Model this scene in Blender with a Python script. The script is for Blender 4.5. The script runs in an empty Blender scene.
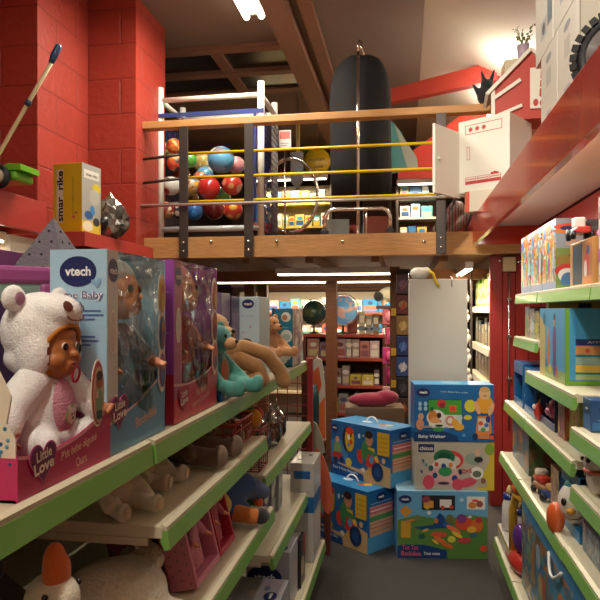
import bpy, bmesh, math, random
from mathutils import Vector, Matrix, Euler
PI = math.pi
C = bpy.context.scene.collection
random.seed(7)
# ---------------------------------------------------------------- camera frame
F = 620.0; HY = 310.0; CZ = 1.43
YAW = math.atan(105 / F); SA, CA = math.sin(YAW), math.cos(YAW)
def _ray(px, py):
    u, v = (px - 300) / F, (HY - py) / F
    return (-SA + u * CA, CA + u * SA, v)
def onX(px, py, X):
    r = _ray(px, py); t = X / r[0]; return Vector((X, t * r[1], CZ + t * r[2]))
def onY(px, py, Y):
    r = _ray(px, py); t = Y / r[1]; return Vector((t * r[0], Y, CZ + t * r[2]))
def onZ(px, py, Z):
    r = _ray(px, py); t = (Z - CZ) / r[2]; return Vector((t * r[0], t * r[1], Z))
# ---------------------------------------------------------------- materials
def s2l(c):
    c /= 255.0
    return c / 12.92 if c <= 0.04045 else ((c + 0.055) / 1.055) ** 2.4
def rgb(h):
    if isinstance(h, str):
        h = h.lstrip('#'); h = (int(h[0:2], 16), int(h[2:4], 16), int(h[4:6], 16))
    return (s2l(h[0]), s2l(h[1]), s2l(h[2]), 1)
_M = {}
def mat(h, rough=0.5, metal=0.0, bump=0.0, bscale=60.0, var=0.0, vscale=8.0, emit=0.0, alpha=1.0, trans=0.0, coat=0.0, sheen=0.0, stretch=None):
    key = (h, rough, metal, bump, bscale, var, vscale, emit, alpha, trans, coat, sheen, stretch)
    if key in _M: return _M[key]
    m = bpy.data.materials.new('paint_' + str(h).strip('#')); m.use_nodes = True
    nt = m.node_tree; b = nt.nodes['Principled BSDF']; L = nt.links.new
    b.inputs['Base Color'].default_value = rgb(h)
    b.inputs['Roughness'].default_value = rough; b.inputs['Metallic'].default_value = metal
    if coat: b.inputs['Coat Weight'].default_value = coat; b.inputs['Coat Roughness'].default_value = 0.08
    if sheen: b.inputs['Sheen Weight'].default_value = sheen; b.inputs['Sheen Roughness'].default_value = 0.5
    if alpha < 1: b.inputs['Alpha'].default_value = alpha
    if trans: b.inputs['Transmission Weight'].default_value = trans
    if emit:
        b.inputs['Emission Color'].default_value = rgb(h); b.inputs['Emission Strength'].default_value = emit
    tc = None
    def coords(sc):
        nonlocal tc
        if tc is None:
            tc = nt.nodes.new('ShaderNodeTexCoord')
        if stretch:
            mp = nt.nodes.new('ShaderNodeMapping'); mp.inputs['Scale'].default_value = stretch
            L(tc.outputs['Object'], mp.inputs['Vector']); return mp.outputs['Vector']
        return tc.outputs['Object']
    if bump:
        n = nt.nodes.new('ShaderNodeTexNoise'); n.inputs['Scale'].default_value = bscale; n.inputs['Detail'].default_value = 3
        L(coords(0), n.inputs['Vector'])
        bp = nt.nodes.new('ShaderNodeBump'); bp.inputs['Strength'].default_value = bump; bp.inputs['Distance'].default_value = 0.01
        L(n.outputs['Fac'], bp.inputs['Height']); L(bp.outputs['Normal'], b.inputs['Normal'])
    if var:
        n = nt.nodes.new('ShaderNodeTexNoise'); n.inputs['Scale'].default_value = vscale; n.inputs['Detail'].default_value = 4
        L(coords(0), n.inputs['Vector'])
        mx = nt.nodes.new('ShaderNodeMix'); mx.data_type = 'RGBA'
        c = rgb(h)
        mx.inputs[6].default_value = tuple(min(1, x * (1 - var)) for x in c[:3]) + (1,)
        mx.inputs[7].default_value = tuple(min(1, x * (1 + var)) for x in c[:3]) + (1,)
        L(n.outputs['Fac'], mx.inputs[0]); L(mx.outputs[2], b.inputs['Base Color'])
    _M[key] = m
    return m
def card(h): return mat(h, 0.38, coat=0.15)
def ink(h): return mat(h, 0.42)
def plush(h): return mat(h, 0.95, bump=0.35, bscale=260, var=0.12, vscale=60, sheen=0.3)
def plastic(h): return mat(h, 0.28, coat=0.3)
def wood(h): return mat(h, 0.55, bump=0.25, bscale=14, var=0.3, vscale=7, stretch=(1.2, 9, 9))
def clear_film():
    if 'film' in _M: return _M['film']
    m = bpy.data.materials.new('clear_film'); m.use_nodes = True
    nt = m.node_tree; nt.nodes.remove(nt.nodes['Principled BSDF'])
    o = nt.nodes['Material Output']
    t = nt.nodes.new('ShaderNodeBsdfTransparent'); t.inputs['Color'].default_value = (0.93, 0.93, 0.9, 1)
    g = nt.nodes.new('ShaderNodeBsdfGlossy'); g.inputs['Roughness'].default_value = 0.12
    fr = nt.nodes.new('ShaderNodeFresnel'); fr.inputs['IOR'].default_value = 1.5
    tc = nt.nodes.new('ShaderNodeTexCoord'); n = nt.nodes.new('ShaderNodeTexNoise'); n.inputs['Scale'].default_value = 9
    bp = nt.nodes.new('ShaderNodeBump'); bp.inputs['Strength'].default_value = 1.0; bp.inputs['Distance'].default_value = 0.045
    mx = nt.nodes.new('ShaderNodeMixShader')
    L = nt.links.new
    L(tc.outputs['Object'], n.inputs['Vector']); L(n.outputs['Fac'], bp.inputs['Height'])
    L(bp.outputs['Normal'], g.inputs['Normal']); L(bp.outputs['Normal'], fr.inputs['Normal'])
    ma = nt.nodes.new('ShaderNodeMath'); ma.operation = 'MULTIPLY_ADD'; ma.inputs[1].default_value = 1.1; ma.inputs[2].default_value = 0.015; L(fr.outputs['Fac'], ma.inputs[0]); L(ma.outputs[0], mx.inputs['Fac']); L(t.outputs[0], mx.inputs[1]); L(g.outputs[0], mx.inputs[2]); L(mx.outputs[0], o.inputs['Surface'])
    _M['film'] = m; return m
def printed(seed, cols, scale=14.0, rough=0.4):
    """A printed card surface: patches of flat ink."""
    key = ('prn', seed, tuple(cols), scale)
    if key in _M: return _M[key]
    m = bpy.data.materials.new('printed_card'); m.use_nodes = True
    nt = m.node_tree; b = nt.nodes['Principled BSDF']; L = nt.links.new
    b.inputs['Roughness'].default_value = rough; b.inputs['Coat Weight'].default_value = 0.15
    tc = nt.nodes.new('ShaderNodeTexCoord'); mp = nt.nodes.new('ShaderNodeMapping')
    mp.inputs['Location'].default_value = (seed * 1.37, seed * 0.71, seed * 2.3)
    L(tc.outputs['Object'], mp.inputs['Vector'])
    nz = nt.nodes.new('ShaderNodeTexNoise'); nz.inputs['Scale'].default_value = scale * 0.8
    L(mp.outputs['Vector'], nz.inputs['Vector'])
    ad = nt.nodes.new('ShaderNodeMix'); ad.data_type = 'RGBA'; ad.blend_type = 'LINEAR_LIGHT'; ad.inputs[0].default_value = 0.09
    L(mp.outputs['Vector'], ad.inputs[6]); L(nz.outputs['Color'], ad.inputs[7])
    v = nt.nodes.new('ShaderNodeTexVoronoi'); v.inputs['Scale'].default_value = scale
    L(ad.outputs[2], v.inputs['Vector'])
    sp = nt.nodes.new('ShaderNodeSeparateColor'); L(v.outputs['Color'], sp.inputs['Color'])
    rp = nt.nodes.new('ShaderNodeValToRGB'); rp.color_ramp.interpolation = 'CONSTANT'
    el = rp.color_ramp.elements
    while len(el) < len(cols): el.new(0.5)
    for i, c in enumerate(cols):
        el[i].position = i / len(cols)
    for i, c in enumerate(cols): el[i].color = rgb(c)
    L(sp.outputs[0], rp.inputs['Fac']); L(rp.outputs['Color'], b.inputs['Base Color'])
    _M[key] = m; return m
# ---------------------------------------------------------------- mesh builder
class MB:
    def __init__(self): self.v, self.f, self.m, self.s, self.mats = [], [], [], [], []
    def mi(self, m):
        if m not in self.mats: self.mats.append(m)
        return self.mats.index(m)
    def add(self, vs, fs, m, smooth=False):
        o = len(self.v); k = self.mi(m)
        self.v += [tuple(x) for x in vs]
        for f in fs: self.f.append([i + o for i in f]); self.m.append(k); self.s.append(smooth)
    def box(self, a, b, m, rot=None, piv=None, bev=0.0):
        x0, y0, z0 = a; x1, y1, z1 = b
        x0, x1 = min(x0, x1), max(x0, x1); y0, y1 = min(y0, y1), max(y0, y1); z0, z1 = min(z0, z1), max(z0, z1)
        if bev > 0:
            bm = bmesh.new(); bmesh.ops.create_cube(bm, size=1)
            bmesh.ops.scale(bm, vec=(x1 - x0, y1 - y0, z1 - z0), verts=bm.verts)
            bmesh.ops.bevel(bm, geom=bm.edges[:], offset=min(bev, .45 * min(x1 - x0, y1 - y0, z1 - z0)), segments=2, affect='EDGES', profile=0.5)
            bmesh.ops.translate(bm, vec=((x0 + x1) / 2, (y0 + y1) / 2, (z0 + z1) / 2), verts=bm.verts)
            vs = [v.co.copy() for v in bm.verts]; bm.verts.index_update(); fs = [[v.index for v in f.verts] for f in bm.faces]; bm.free()
        else:
            vs = [Vector(p) for p in ((x0, y0, z0), (x1, y0, z0), (x1, y1, z0), (x0, y1, z0), (x0, y0, z1), (x1, y0, z1), (x1, y1, z1), (x0, y1, z1))]
            fs = [(3, 2, 1, 0), (4, 5, 6, 7), (0, 1, 5, 4), (1, 2, 6, 5), (2, 3, 7, 6), (3, 0, 4, 7)]
        if rot is not None:
            p = Vector(piv) if piv is not None else Vector(((x0 + x1) / 2, (y0 + y1) / 2, (z0 + z1) / 2))
            R = Euler(rot).to_matrix(); vs = [R @ (v - p) + p for v in vs]
        self.add(vs, fs, m); return self
    def tube(self, pts, r, m, n=10, closed=False, caps=True):
        pts = [Vector(p) for p in pts]; k = len(pts)
        rs = r if isinstance(r, (list, tuple)) else [r] * k
        vs, fs = [], []; up = None
        for i, p in enumerate(pts):
            a = pts[i - 1] if (i > 0 or closed) else p
            b = pts[(i + 1) % k] if (i < k - 1 or closed) else p
            d = (b - a).normalized()
            if up is None:
                up = Vector((0, 0, 1)) if abs(d.z) < 0.9 else Vector((1, 0, 0))
            x = d.cross(up).normalized(); y = x.cross(d).normalized(); up = y
            for j in range(n):
                t = 2 * PI * j / n; vs.append(p + (x * math.cos(t) + y * math.sin(t)) * rs[i])
        for i in range(k if closed else k - 1):
            for j in range(n):
                a = i * n + j; b = i * n + (j + 1) % n; c = ((i + 1) % k) * n + (j + 1) % n; d = ((i + 1) % k) * n + j
                fs.append((a, d, c, b))
        if caps and not closed:
            fs.append(tuple(range(n))); fs.append(tuple((k - 1) * n + j for j in reversed(range(n))))
        self.add(vs, fs, m, True); return self
    def lathe(self, prof, m, loc=(0, 0, 0), n=24, rot=None):
        vs, fs = [], []; R = Euler(rot).to_matrix() if rot else Matrix.Identity(3); L = Vector(loc)
        for r, z in prof:
            for j in range(n):
                t = 2 * PI * j / n; vs.append(R @ Vector((r * math.cos(t), r * math.sin(t), z)) + L)
        k = len(prof)
        for i in range(k - 1):
            for j in range(n):
                fs.append((i * n + j, i * n + (j + 1) % n, (i + 1) * n + (j + 1) % n, (i + 1) * n + j))
        fs.append(tuple(reversed(range(n)))); fs.append(tuple((k - 1) * n + j for j in range(n)))
        self.add(vs, fs, m, True); return self
    def ball(self, c, r, m, rot=None, nu=20, nv=12):
        if not isinstance(r, (tuple, list)): r = (r, r, r)
        R = Euler(rot).to_matrix() if rot else Matrix.Identity(3); c = Vector(c)
        vs = [R @ Vector((0, 0, r[2])) + c]; fs = []
        for i in range(1, nv):
            th = PI * i / nv
            for j in range(nu):
                ph = 2 * PI * j / nu
                vs.append(R @ Vector((r[0] * math.sin(th) * math.cos(ph), r[1] * math.sin(th) * math.sin(ph), r[2] * math.cos(th))) + c)
        vs.append(R @ Vector((0, 0, -r[2])) + c); e = len(vs) - 1
        for j in range(nu): fs.append((0, 1 + j, 1 + (j + 1) % nu))
        for i in range(nv - 2):
            for j in range(nu):
                a = 1 + i * nu + j; b = 1 + i * nu + (j + 1) % nu
                fs.append((a, a + nu, b + nu, b))
        for j in range(nu): fs.append((e, 1 + (nv - 2) * nu + (j + 1) % nu, 1 + (nv - 2) * nu + j))
        self.add(vs, fs, m, True); return self
    def prism(self, poly, axis, a, b, m):
        """poly in the plane normal to axis; x:(y,z) y:(x,z) z:(x,y)"""
        def P(p, t):
            return {'x': (t, p[0], p[1]), 'y': (p[0], t, p[1]), 'z': (p[0], p[1], t)}[axis]
        n = len(poly); vs = [P(p, a) for p in poly] + [P(p, b) for p in poly]
        fs = [tuple(range(n)), tuple(reversed(range(n, 2 * n)))] + [(i, i + n, (i + 1) % n + n, (i + 1) % n) for i in range(n)]
        self.add(vs, fs, m); return self
    def build(self, name, parent=None, loc=None, rz=0.0, fix=True):
        me = bpy.data.meshes.new(name); me.from_pydata(self.v, [], self.f)
        for m in self.mats: me.materials.append(m)
        for p, k, s in zip(me.polygons, self.m, self.s): p.material_index = k; p.use_smooth = s
        if fix:
            bm = bmesh.new(); bm.from_mesh(me); bmesh.ops.recalc_face_normals(bm, faces=bm.faces); bm.to_mesh(me); bm.free()
        me.update()
        o = bpy.data.objects.new(name, me); C.objects.link(o)
        if parent is not None: o.parent = parent
        if loc is not None: o.location = loc
        o.rotation_euler[2] = rz
        return o
def tag(o, label, cat, group=None, kind=None):
    if label: o['label'] = label
    if cat: o['category'] = cat
    if group: o['group'] = group
    if kind: o['kind'] = kind
    return o
def struct(o): o['kind'] = 'structure'; return o
def thing(name, label, cat, loc=(0, 0, 0), rz=0.0, group=None, rot=None):
    o = bpy.data.objects.new(name, None); C.objects.link(o); o.empty_display_size = 0.05
    o.location = loc
    o.rotation_euler = rot if rot else (0, 0, rz)
    return tag(o, label, cat, group)
def copy_tree(o, parent=None):
    c = o.copy(); C.objects.link(c)
    if parent is not None: c.parent = parent
    for ch in list(o.children): copy_tree(ch, c)
    return c
def label(o, t): o['label'] = t; return o
# ---- writing
_TX = {}
def text_polys(s, bold=0.0, shear=0.0):
    k = (s, bold, shear)
    if k in _TX: return _TX[k]
    cu = bpy.data.curves.new('lettering', 'FONT'); cu.body = s; cu.offset = bold; cu.resolution_u = 3; cu.shear = shear
    o = bpy.data.objects.new('lettering', cu); C.objects.link(o)
    dg = bpy.context.evaluated_depsgraph_get(); dg.update()
    me = bpy.data.meshes.new_from_object(o.evaluated_get(dg))
    vs = [(v.co.x, v.co.y) for v in me.vertices]; fs = [list(p.vertices) for p in me.polygons]
    bpy.data.objects.remove(o); bpy.data.curves.remove(cu); bpy.data.meshes.remove(me)
    if not vs: vs = [(0, 0), (1, 0), (1, 1)]; fs = []
    x0 = min(v[0] for v in vs); x1 = max(v[0] for v in vs); y0 = min(v[1] for v in vs); y1 = max(v[1] for v in vs)
    r = ([((x - x0) / (x1 - x0) - .5, (y - y0) / (y1 - y0) - .5) for x, y in vs], fs, (x1 - x0) / (y1 - y0))
    _TX[k] = r; return r
def facefn(face, w, d, h):
    """(u,v in metres on the face, out) -> local point; origin bottom centre of the box"""
    if face == 'front': return lambda u, v, e: (-w / 2 + u, -d / 2 - e, v), w, h
    if face == 'back': return lambda u, v, e: (w / 2 - u, d / 2 + e, v), w, h
    if face == 'left': return lambda u, v, e: (-w / 2 - e, d / 2 - u, v), d, h
    if face == 'right': return lambda u, v, e: (w / 2 + e, -d / 2 + u, v), d, h
    if face == 'top': return lambda u, v, e: (-w / 2 + u, -d / 2 + v, h + e), w, d
EPS = 0.0004
def draw(mb, fn, W, H, items, lift=0):
    for i, it in enumerate(items):
        e = EPS * (1 + i * 0.3) + lift * 0.00009; k = it[0]
        if k == 'r':
            _, x0, y0, x1, y1, c = it
            mb.add([fn(x * W, y * H, e) for x, y in ((x0, y0), (x1, y0), (x1, y1), (x0, y1))], [(0, 1, 2, 3)], c if not isinstance(c, str) else ink(c))
        elif k == 'p':
            _, pts, c = it
            mb.add([fn(x * W, y * H, e) for x, y in pts], [tuple(range(len(pts)))], c if not isinstance(c, str) else ink(c))
        elif k == 'e':
            _, cx, cy, rx, ry, c = it[:6]; a = it[6] if len(it) > 6 else 0   # radii as shares of H
            n = 24; pts = []
            for j in range(n):
                t = 2 * PI * j / n; x = rx * math.cos(t); y = ry * math.sin(t)
                x, y = x * math.cos(a) - y * math.sin(a), x * math.sin(a) + y * math.cos(a)
                pts.append(fn(cx * W + x * H, cy * H + y * H, e))
            mb.add(pts, [tuple(range(n))], c if not isinstance(c, str) else ink(c))
        elif k == 't':
            _, cx, cy, hh, s, c = it[:6]; o = it[6] if len(it) > 6 else {}
            vs, fs, asp = text_polys(s, o.get('bold', 0.0), o.get('shear', 0.0))
            th = hh * H; tw = o['w'] * W if 'w' in o else th * asp
            a = o.get('rot', 0.0); ca, sa = math.cos(a), math.sin(a)
            pts = []
            for x, y in vs:
                x, y = x * tw, y * th
                pts.append(fn(cx * W + x * ca - y * sa, cy * H + x * sa + y * ca, e + 0.0004))
            mb.add(pts, fs, c if not isinstance(c, str) else ink(c))
def person_art(x, y, s, shirt, hair='3a2418', skin='d99a6c', trousers='2c4a7a'):
    """a small printed child, sitting; s = height share"""
    return [('e', x, y - .30 * s, .20 * s, .16 * s, trousers), ('e', x, y - .02 * s, .17 * s, .24 * s, shirt), ('e', x - .17 * s * .6, y + .0 * s, .06 * s, .18 * s, skin, .6),
            ('e', x, y + .33 * s, .135 * s, .16 * s, skin), ('e', x - .005, y + .42 * s, .14 * s, .09 * s, hair)]
def vlogo(cx, cy, r, asp=1.45, tagline=None):
    """the dark blue oval with the maker's word in white, as printed"""
    return [('e', cx, cy, r * asp, r, '18245e')] + [('t', cx, cy + .02 * r, r * .62, 'vtech', 'f2f2f2', {'bold': .03})]
def carton(name, lab, cat, w, d, h, loc, rz=0.0, col='2a6fc0', art=None, logos=None, texts=None, group=None, handle=None, body=None, extra=None, tilt=None):
    """a printed box standing on its base, front towards local -Y"""
    t = thing(name, lab, cat, loc, rz, group)
    if tilt: t.rotation_euler = (tilt[0], tilt[1], rz)
    mb = MB(); bm_ = body if body is not None else card(col)
    mb.box((-w / 2, -d / 2, 0), (w / 2, d / 2, h), bm_, bev=0.002)
    for face, items in (art or {}).items():
        fn, W, H = facefn(face, w, d, h); draw(mb, fn, W, H, items)
    mb.build('box_body', t, fix=False)
    for face, items in (logos or {}).items():
        fn, W, H = facefn(face, w, d, h); l = MB(); draw(l, fn, W, H, items, lift=len((art or {}).get(face, [])) + 2); l.build('logo', t, fix=False)
    for face, items in (texts or {}).items():
        fn, W, H = facefn(face, w, d, h); l = MB(); draw(l, fn, W, H, items, lift=len((art or {}).get(face, [])) + 8); l.build('lettering', t, fix=False)
    if handle:
        hb = MB(); hw = handle if isinstance(handle, float) else .1
        pts = [(-hw / 2 + hw * i / 12, 0, h + .001 + .035 * math.sin(PI * i / 12) ** .6) for i in range(13)]
        hb.tube(pts, .005, plastic('e8e8e8'), n=6); hb.build('handle', t)
    return t
def remesh(name, balls, m, parent=None, vox=0.006, loc=None, rz=0.0, caps=(), smooth=4):
    """one continuous soft body grown from overlapping ellipsoids (c, r, rot) and tapered limbs ((pts),(radii))"""
    mb = MB()
    for b in balls: mb.ball(b[0], b[1], m, b[2] if len(b) > 2 else None, 16, 10)
    for pts, rs in caps:
        pts = [Vector(p) for p in pts]
        # resample limb as a chain of balls
        for i in range(len(pts) - 1):
            L = (pts[i + 1] - pts[i]).length; st = max(2, int(L / (0.35 * min(rs[i], rs[i + 1]) + 1e-4)))
            for j in range(st + 1):
                q = j / st; mb.ball(pts[i].lerp(pts[i + 1], q), rs[i] * (1 - q) + rs[i + 1] * q, m, None, 12, 8)
    o = mb.build(name, parent, loc, rz, fix=False)
    md = o.modifiers.new('r', 'REMESH'); md.mode = 'VOXEL'; md.voxel_size = vox; md.use_smooth_shade = True
    sm = o.modifiers.new('s', 'SMOOTH'); sm.factor = 0.5; sm.iterations = smooth
    dg = bpy.context.evaluated_depsgraph_get(); dg.update()
    me = bpy.data.meshes.new_from_object(o.evaluated_get(dg)); o.modifiers.clear()
    old = o.data; o.data = me; bpy.data.meshes.remove(old); me.name = name
    if not me.materials: me.materials.append(m)
    for p in me.polygons: p.use_smooth = True; p.material_index = 0
    return o
# ================================================================ SETTING
def block_mat(h):
    m = bpy.data.materials.new('painted_blockwork'); m.use_nodes = True
    nt = m.node_tree; b = nt.nodes['Principled BSDF']; L = nt.links.new
    b.inputs['Roughness'].default_value = 0.42
    tc = nt.nodes.new('ShaderNodeTexCoord'); ge = nt.nodes.new('ShaderNodeNewGeometry')
    sp = nt.nodes.new('ShaderNodeSeparateXYZ'); L(tc.outputs['Object'], sp.inputs[0])
    sn = nt.nodes.new('ShaderNodeSeparateXYZ'); L(ge.outputs['True Normal'], sn.inputs[0])
    ab = nt.nodes.new('ShaderNodeMath'); ab.operation = 'ABSOLUTE'; L(sn.outputs[0], ab.inputs[0])
    gt = nt.nodes.new('ShaderNodeMath'); gt.operation = 'GREATER_THAN'; gt.inputs[1].default_value = 0.5; L(ab.outputs[0], gt.inputs[0])
    mx = nt.nodes.new('ShaderNodeMix'); L(gt.outputs[0], mx.inputs[0]); L(sp.outputs[0], mx.inputs[2]); L(sp.outputs[1], mx.inputs[3])
    cb = nt.nodes.new('ShaderNodeCombineXYZ'); L(mx.outputs[0], cb.inputs[0]); L(sp.outputs[2], cb.inputs[1])
    br = nt.nodes.new('ShaderNodeTexBrick'); br.inputs['Scale'].default_value = 1
    br.inputs['Brick Width'].default_value = 0.53; br.inputs['Row Height'].default_value = 0.265; br.inputs['Mortar Size'].default_value = 0.008
    br.inputs['Mortar Smooth'].default_value = 0.4
    L(cb.outputs[0], br.inputs['Vector'])
    c = rgb(h); dk = tuple(x * .72 for x in c[:3]) + (1,); br.inputs['Color1'].default_value = c; br.inputs['Color2'].default_value = tuple(x * .93 for x in c[:3]) + (1,)
    br.inputs['Mortar'].default_value = dk
    L(br.outputs['Color'], b.inputs['Base Color'])
    n = nt.nodes.new('ShaderNodeTexNoise'); n.inputs['Scale'].default_value = 22; n.inputs['Detail'].default_value = 5; L(tc.outputs['Object'], n.inputs['Vector'])
    ma = nt.nodes.new('ShaderNodeMath'); ma.operation = 'MULTIPLY_ADD'; ma.inputs[1].default_value = -1.2; L(br.outputs['Fac'], ma.inputs[0]); L(n.outputs['Fac'], ma.inputs[2])
    bp = nt.nodes.new('ShaderNodeBump'); bp.inputs['Strength'].default_value = 0.5; bp.inputs['Distance'].default_value = 0.012
    L(ma.outputs[0], bp.inputs['Height']); L(bp.outputs['Normal'], b.inputs['Normal'])
    return m
M_BLOCK = block_mat('9c3629')
M_RED = mat('a8302a', 0.4, coat=0.15)
M_GLOSSRED = mat('b22a12', 0.22, coat=0.35)
M_CEIL = mat('7c6a5e', 0.8, bump=0.1, bscale=30)
M_WHITEW = mat('e4dccb', 0.7, bump=0.1, bscale=30)
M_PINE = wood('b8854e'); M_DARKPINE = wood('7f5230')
M_STEEL = mat('4a423e', 0.45, 0.6); M_CHROME = mat('d8d2cc', 0.16, 1.0); M_YELLOW = mat('d9b51c', 0.35)
M_CREAM = mat('e6e0cf', 0.45); M_SHELF = mat('cdc5aa', 0.4); M_GREEN = mat('78ac50', 0.35, coat=0.3)
M_BLACK = mat('16161a', 0.5)
def slab(name, a, b, m, bev=0.0):
    return struct(MB().box(a, b, m, bev=bev).build(name))
floor_m = mat('37332f', 0.75, bump=0.5, bscale=160, var=0.15, vscale=70)
slab('floor', (-4, -1.6, -0.1), (2.4, 12, 0), floor_m)
slab('wall_back', (-4, -1.7, 0), (2.4, -1.6, 3.8), M_WHITEW)
slab('wall_left', (-4, -1.6, 0), (-3.2, 3.74, 3.8), M_BLOCK)
slab('wall_left.001', (-4, 3.74, 0), (-2.388, 4.4, 3.8), M_BLOCK)
slab('wall_left.002', (-4, 4.4, 0), (-2.0, 4.98, 3.8), M_BLOCK)
slab('wall_left.003', (-4, 4.98, 0), (-3.4, 12, 3.8), mat('6b5a50', 0.8))
slab('wall_far', (-4, 12, 0), (2.4, 12.1, 3.8), mat('8a7060', 0.8))
slab('wall_right', (0.98, -1.6, 0), (1.1, 3.6, 1.98), M_RED)
slab('wall_right.001', (1.75, -1.6, 2.0), (1.9, 12, 3.8), M_WHITEW)
slab('wall_right.002', (1.75, 3.6, 0), (1.9, 12, 2.0), mat('8a6a50', 0.8))
# soffit and upper panel over the goods by the aisle
slab('wall_right.003', (0.88, -1.6, 1.84), (0.98, 4.28, 1.98), M_RED)
slab('ceiling', (-4, -1.6, 3.8), (0.15, 12, 3.9), M_CEIL)
struct(MB().prism([(0.15, 3.8), (1.85, 2.98), (1.85, 3.08), (0.15, 3.9)], 'y', -1.6, 12, M_WHITEW).build('ceiling.001'))
# roof beam running with the aisle and smaller ones
wd = mat('8a6450', 0.6, bump=0.2, bscale=20)
slab('trim_1', (-1.05, -1.6, 3.68), (-.87, 12, 3.8), wd); slab('trim_1.001', (-0.80, -1.6, 3.74), (-0.70, 12, 3.8), wd)
slab('trim_2', (-4, 5.35, 3.76), (-1.05, 5.45, 3.8), wd); slab('trim_2.001', (-4, 5.86, 3.74), (-1.05, 5.96, 3.8), wd); slab('trim_2.002', (-4, 6.4, 3.76), (-1.05, 6.52, 3.8), wd)
slab('trim_2.003', (-1.75, 5.45, 3.75), (-1.65, 6.4, 3.8), wd)
slab('window_1', (-2.8, 5.45, 3.785), (-1.75, 6.4, 3.799), mat('2a2c33', 0.25)); slab('window_2', (-1.65, 5.45, 3.785), (-1.05, 6.4, 3.799), mat('2a2c33', 0.25))
# raking red roof brace and red post behind the rail
a = onY(388, 96, 5.6); b = onY(497, 70, 5.6)
m = MB(); n_ = Vector((0, 0, .10)); q = Vector((0, .09, 0))
vs = [a - n_ * .6, a + n_ * .6, b + n_ * .85, b - n_ * .85]
m.add([*vs, *[v + q for v in vs]], [(0, 1, 2, 3), (7, 6, 5, 4), (0, 4, 5, 1), (1, 5, 6, 2), (2, 6, 7, 3), (3, 7, 4, 0)], mat('a5301f', 0.5)); struct(m.build('beam_brace'))
a = onY(493, 0, 5.65); slab('column_post', (a.x, 5.65, 2.0), (a.x + .13, 5.78, 3.6), mat('7c2018', 0.5))
# red stair-side panel beyond the rail
pl = [onY(x, y, 6.6) for x, y in ((411, 152), (462, 114), (500, 114), (500, 178), (398, 178), (398, 163))]
struct(MB().prism([(p.x, p.z) for p in pl], 'y', 6.6, 6.66, mat('c03018', 0.5)).build('wall_panel'))
# ---------------------------------------------------------------- mezzanine
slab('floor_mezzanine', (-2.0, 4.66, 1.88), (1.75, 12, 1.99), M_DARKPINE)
slab('beam_front', (-2.0, 4.55, 1.83), (0.80, 4.66, 1.99), M_PINE)
for i, x in enumerate((-1.75, -1.25, -0.75, -0.25, 0.25, 0.72)):
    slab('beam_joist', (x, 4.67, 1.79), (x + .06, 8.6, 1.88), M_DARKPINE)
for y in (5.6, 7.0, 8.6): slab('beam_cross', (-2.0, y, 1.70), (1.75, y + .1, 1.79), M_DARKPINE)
for px, Y in ((331, 5.75), (249, 6.2), (262, 6.4)):
    p = onY(px, 300, Y); slab('column_post', (p.x - .05, Y, 0), (p.x + .05, Y + .1, 1.70), wood('6a3f20'))
slab('column_post', (onY(396, 300, 5.2).x - .05, 5.2, 0), (onY(396, 300, 5.2).x + .03, 5.28, 1.79), wood('5a3820'))
# red boarded wall under the beam, with its conduit
rw = MB(); x0 = onY(490, 300, 4.7).x
x = x0
while x < 1.75:
    rw.box((x, 4.70, 0), (min(1.75, x + .088), 4.74, 1.83), M_RED, bev=.006); x += .09
struct(rw.build('wall_boarded'))
t = thing('railing', 'long guard rail with a pine top rail and yellow bars along the upper floor edge', 'railing', (-0.6, 4.52, 1.83))
def P(px, py, Y=4.52): return onY(px, py, Y) - Vector((-0.6, 4.52, 1.83))
zr = 2.83 - 1.83
MB().box((-1.42, .0, zr), (1.36, .09, zr + .055), M_PINE, bev=.006).build('top_rail', t)
for i, px in enumerate((184, 249, 441)):
    x = P(px, 200).x
    mb = MB().box((x - .035, -.012, 0), (x + .035, .0, zr + .0), M_STEEL, bev=.003)
    for z in (.045, .115): mb.lathe([(0.001, 0), (.011, 0), (.009, .008), (.001, .009)], M_CHROME, (x, -.012, z), 8, (PI / 2, 0, 0))
    mb.build('post', t)
for py in (148, 173, 198):
    z = P(300, py).z
    MB().tube([(P(186, py).x, .02, z), (1.36, .02, z)], .011, M_YELLOW).build('bar', t)
    MB().tube([(-1.42, .02, z - .03), (P(186, py).x, .02, z)], .011, M_STEEL).build('bar', t)
for py in (202,):
    MB().tube([(-1.42, -.03, P(300, py).z), (1.36, -.03, P(300, py).z)], .011, mat('c4beb4', .35, .5)).build('bar', t)
for px in (210, 276, 342, 424): MB().lathe([(0.001, 0), (.014, 0), (.01, .01), (.001, .011)], M_CHROME, (P(px, 241).x, .03, P(px, 241).z), 8, (PI / 2, 0, 0)).build('bolt', t)
# ---------------------------------------------------------------- high red fascias and ledges
t = thing('display_ledge', 'long glossy red boxed ledge above the goods with lit cream underside', 'ledge', (0.45, 4.3, 1.87))
MB().box((0, -5.5, 0), (.03, .03, .185), M_GLOSSRED, bev=.003).build('fascia', t)
MB().box((.03, 0, 0), (1.27, .03, .185), M_GLOSSRED, bev=.003).build('end_board', t)
MB().box((.03, -5.5, .12), (.425, 0, .14), M_CREAM).build('underside_board', t)
MB().box((.03, -5.5, .165), (1.27, 0, .185), M_RED).build('top_board', t)
t = thing('display_ledge', 'red boxed ledge over the red blockwork bay carrying the toy lawnmower', 'ledge', (-2.05, 3.3, 1.87))
MB().box((-.03, -2.3, 0), (0, 0, .18), M_RED, bev=.003).build('fascia', t)
MB().box((-1.1, -2.3, .16), (-.03, 0, .18), M_RED).build('top_board', t)
MB().box((-1.1, -.03, 0), (-.03, 0, .16), M_RED).build('end_board', t)
t = thing('display_ledge', 'low red ledge against the stepped blockwork under the yellow trike box', 'ledge', (-1.9, 3.5, 1.82))
MB().box((-.52, 0, 0), (-.05, .03, .09), M_RED, bev=.003).build('fascia', t)
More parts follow.
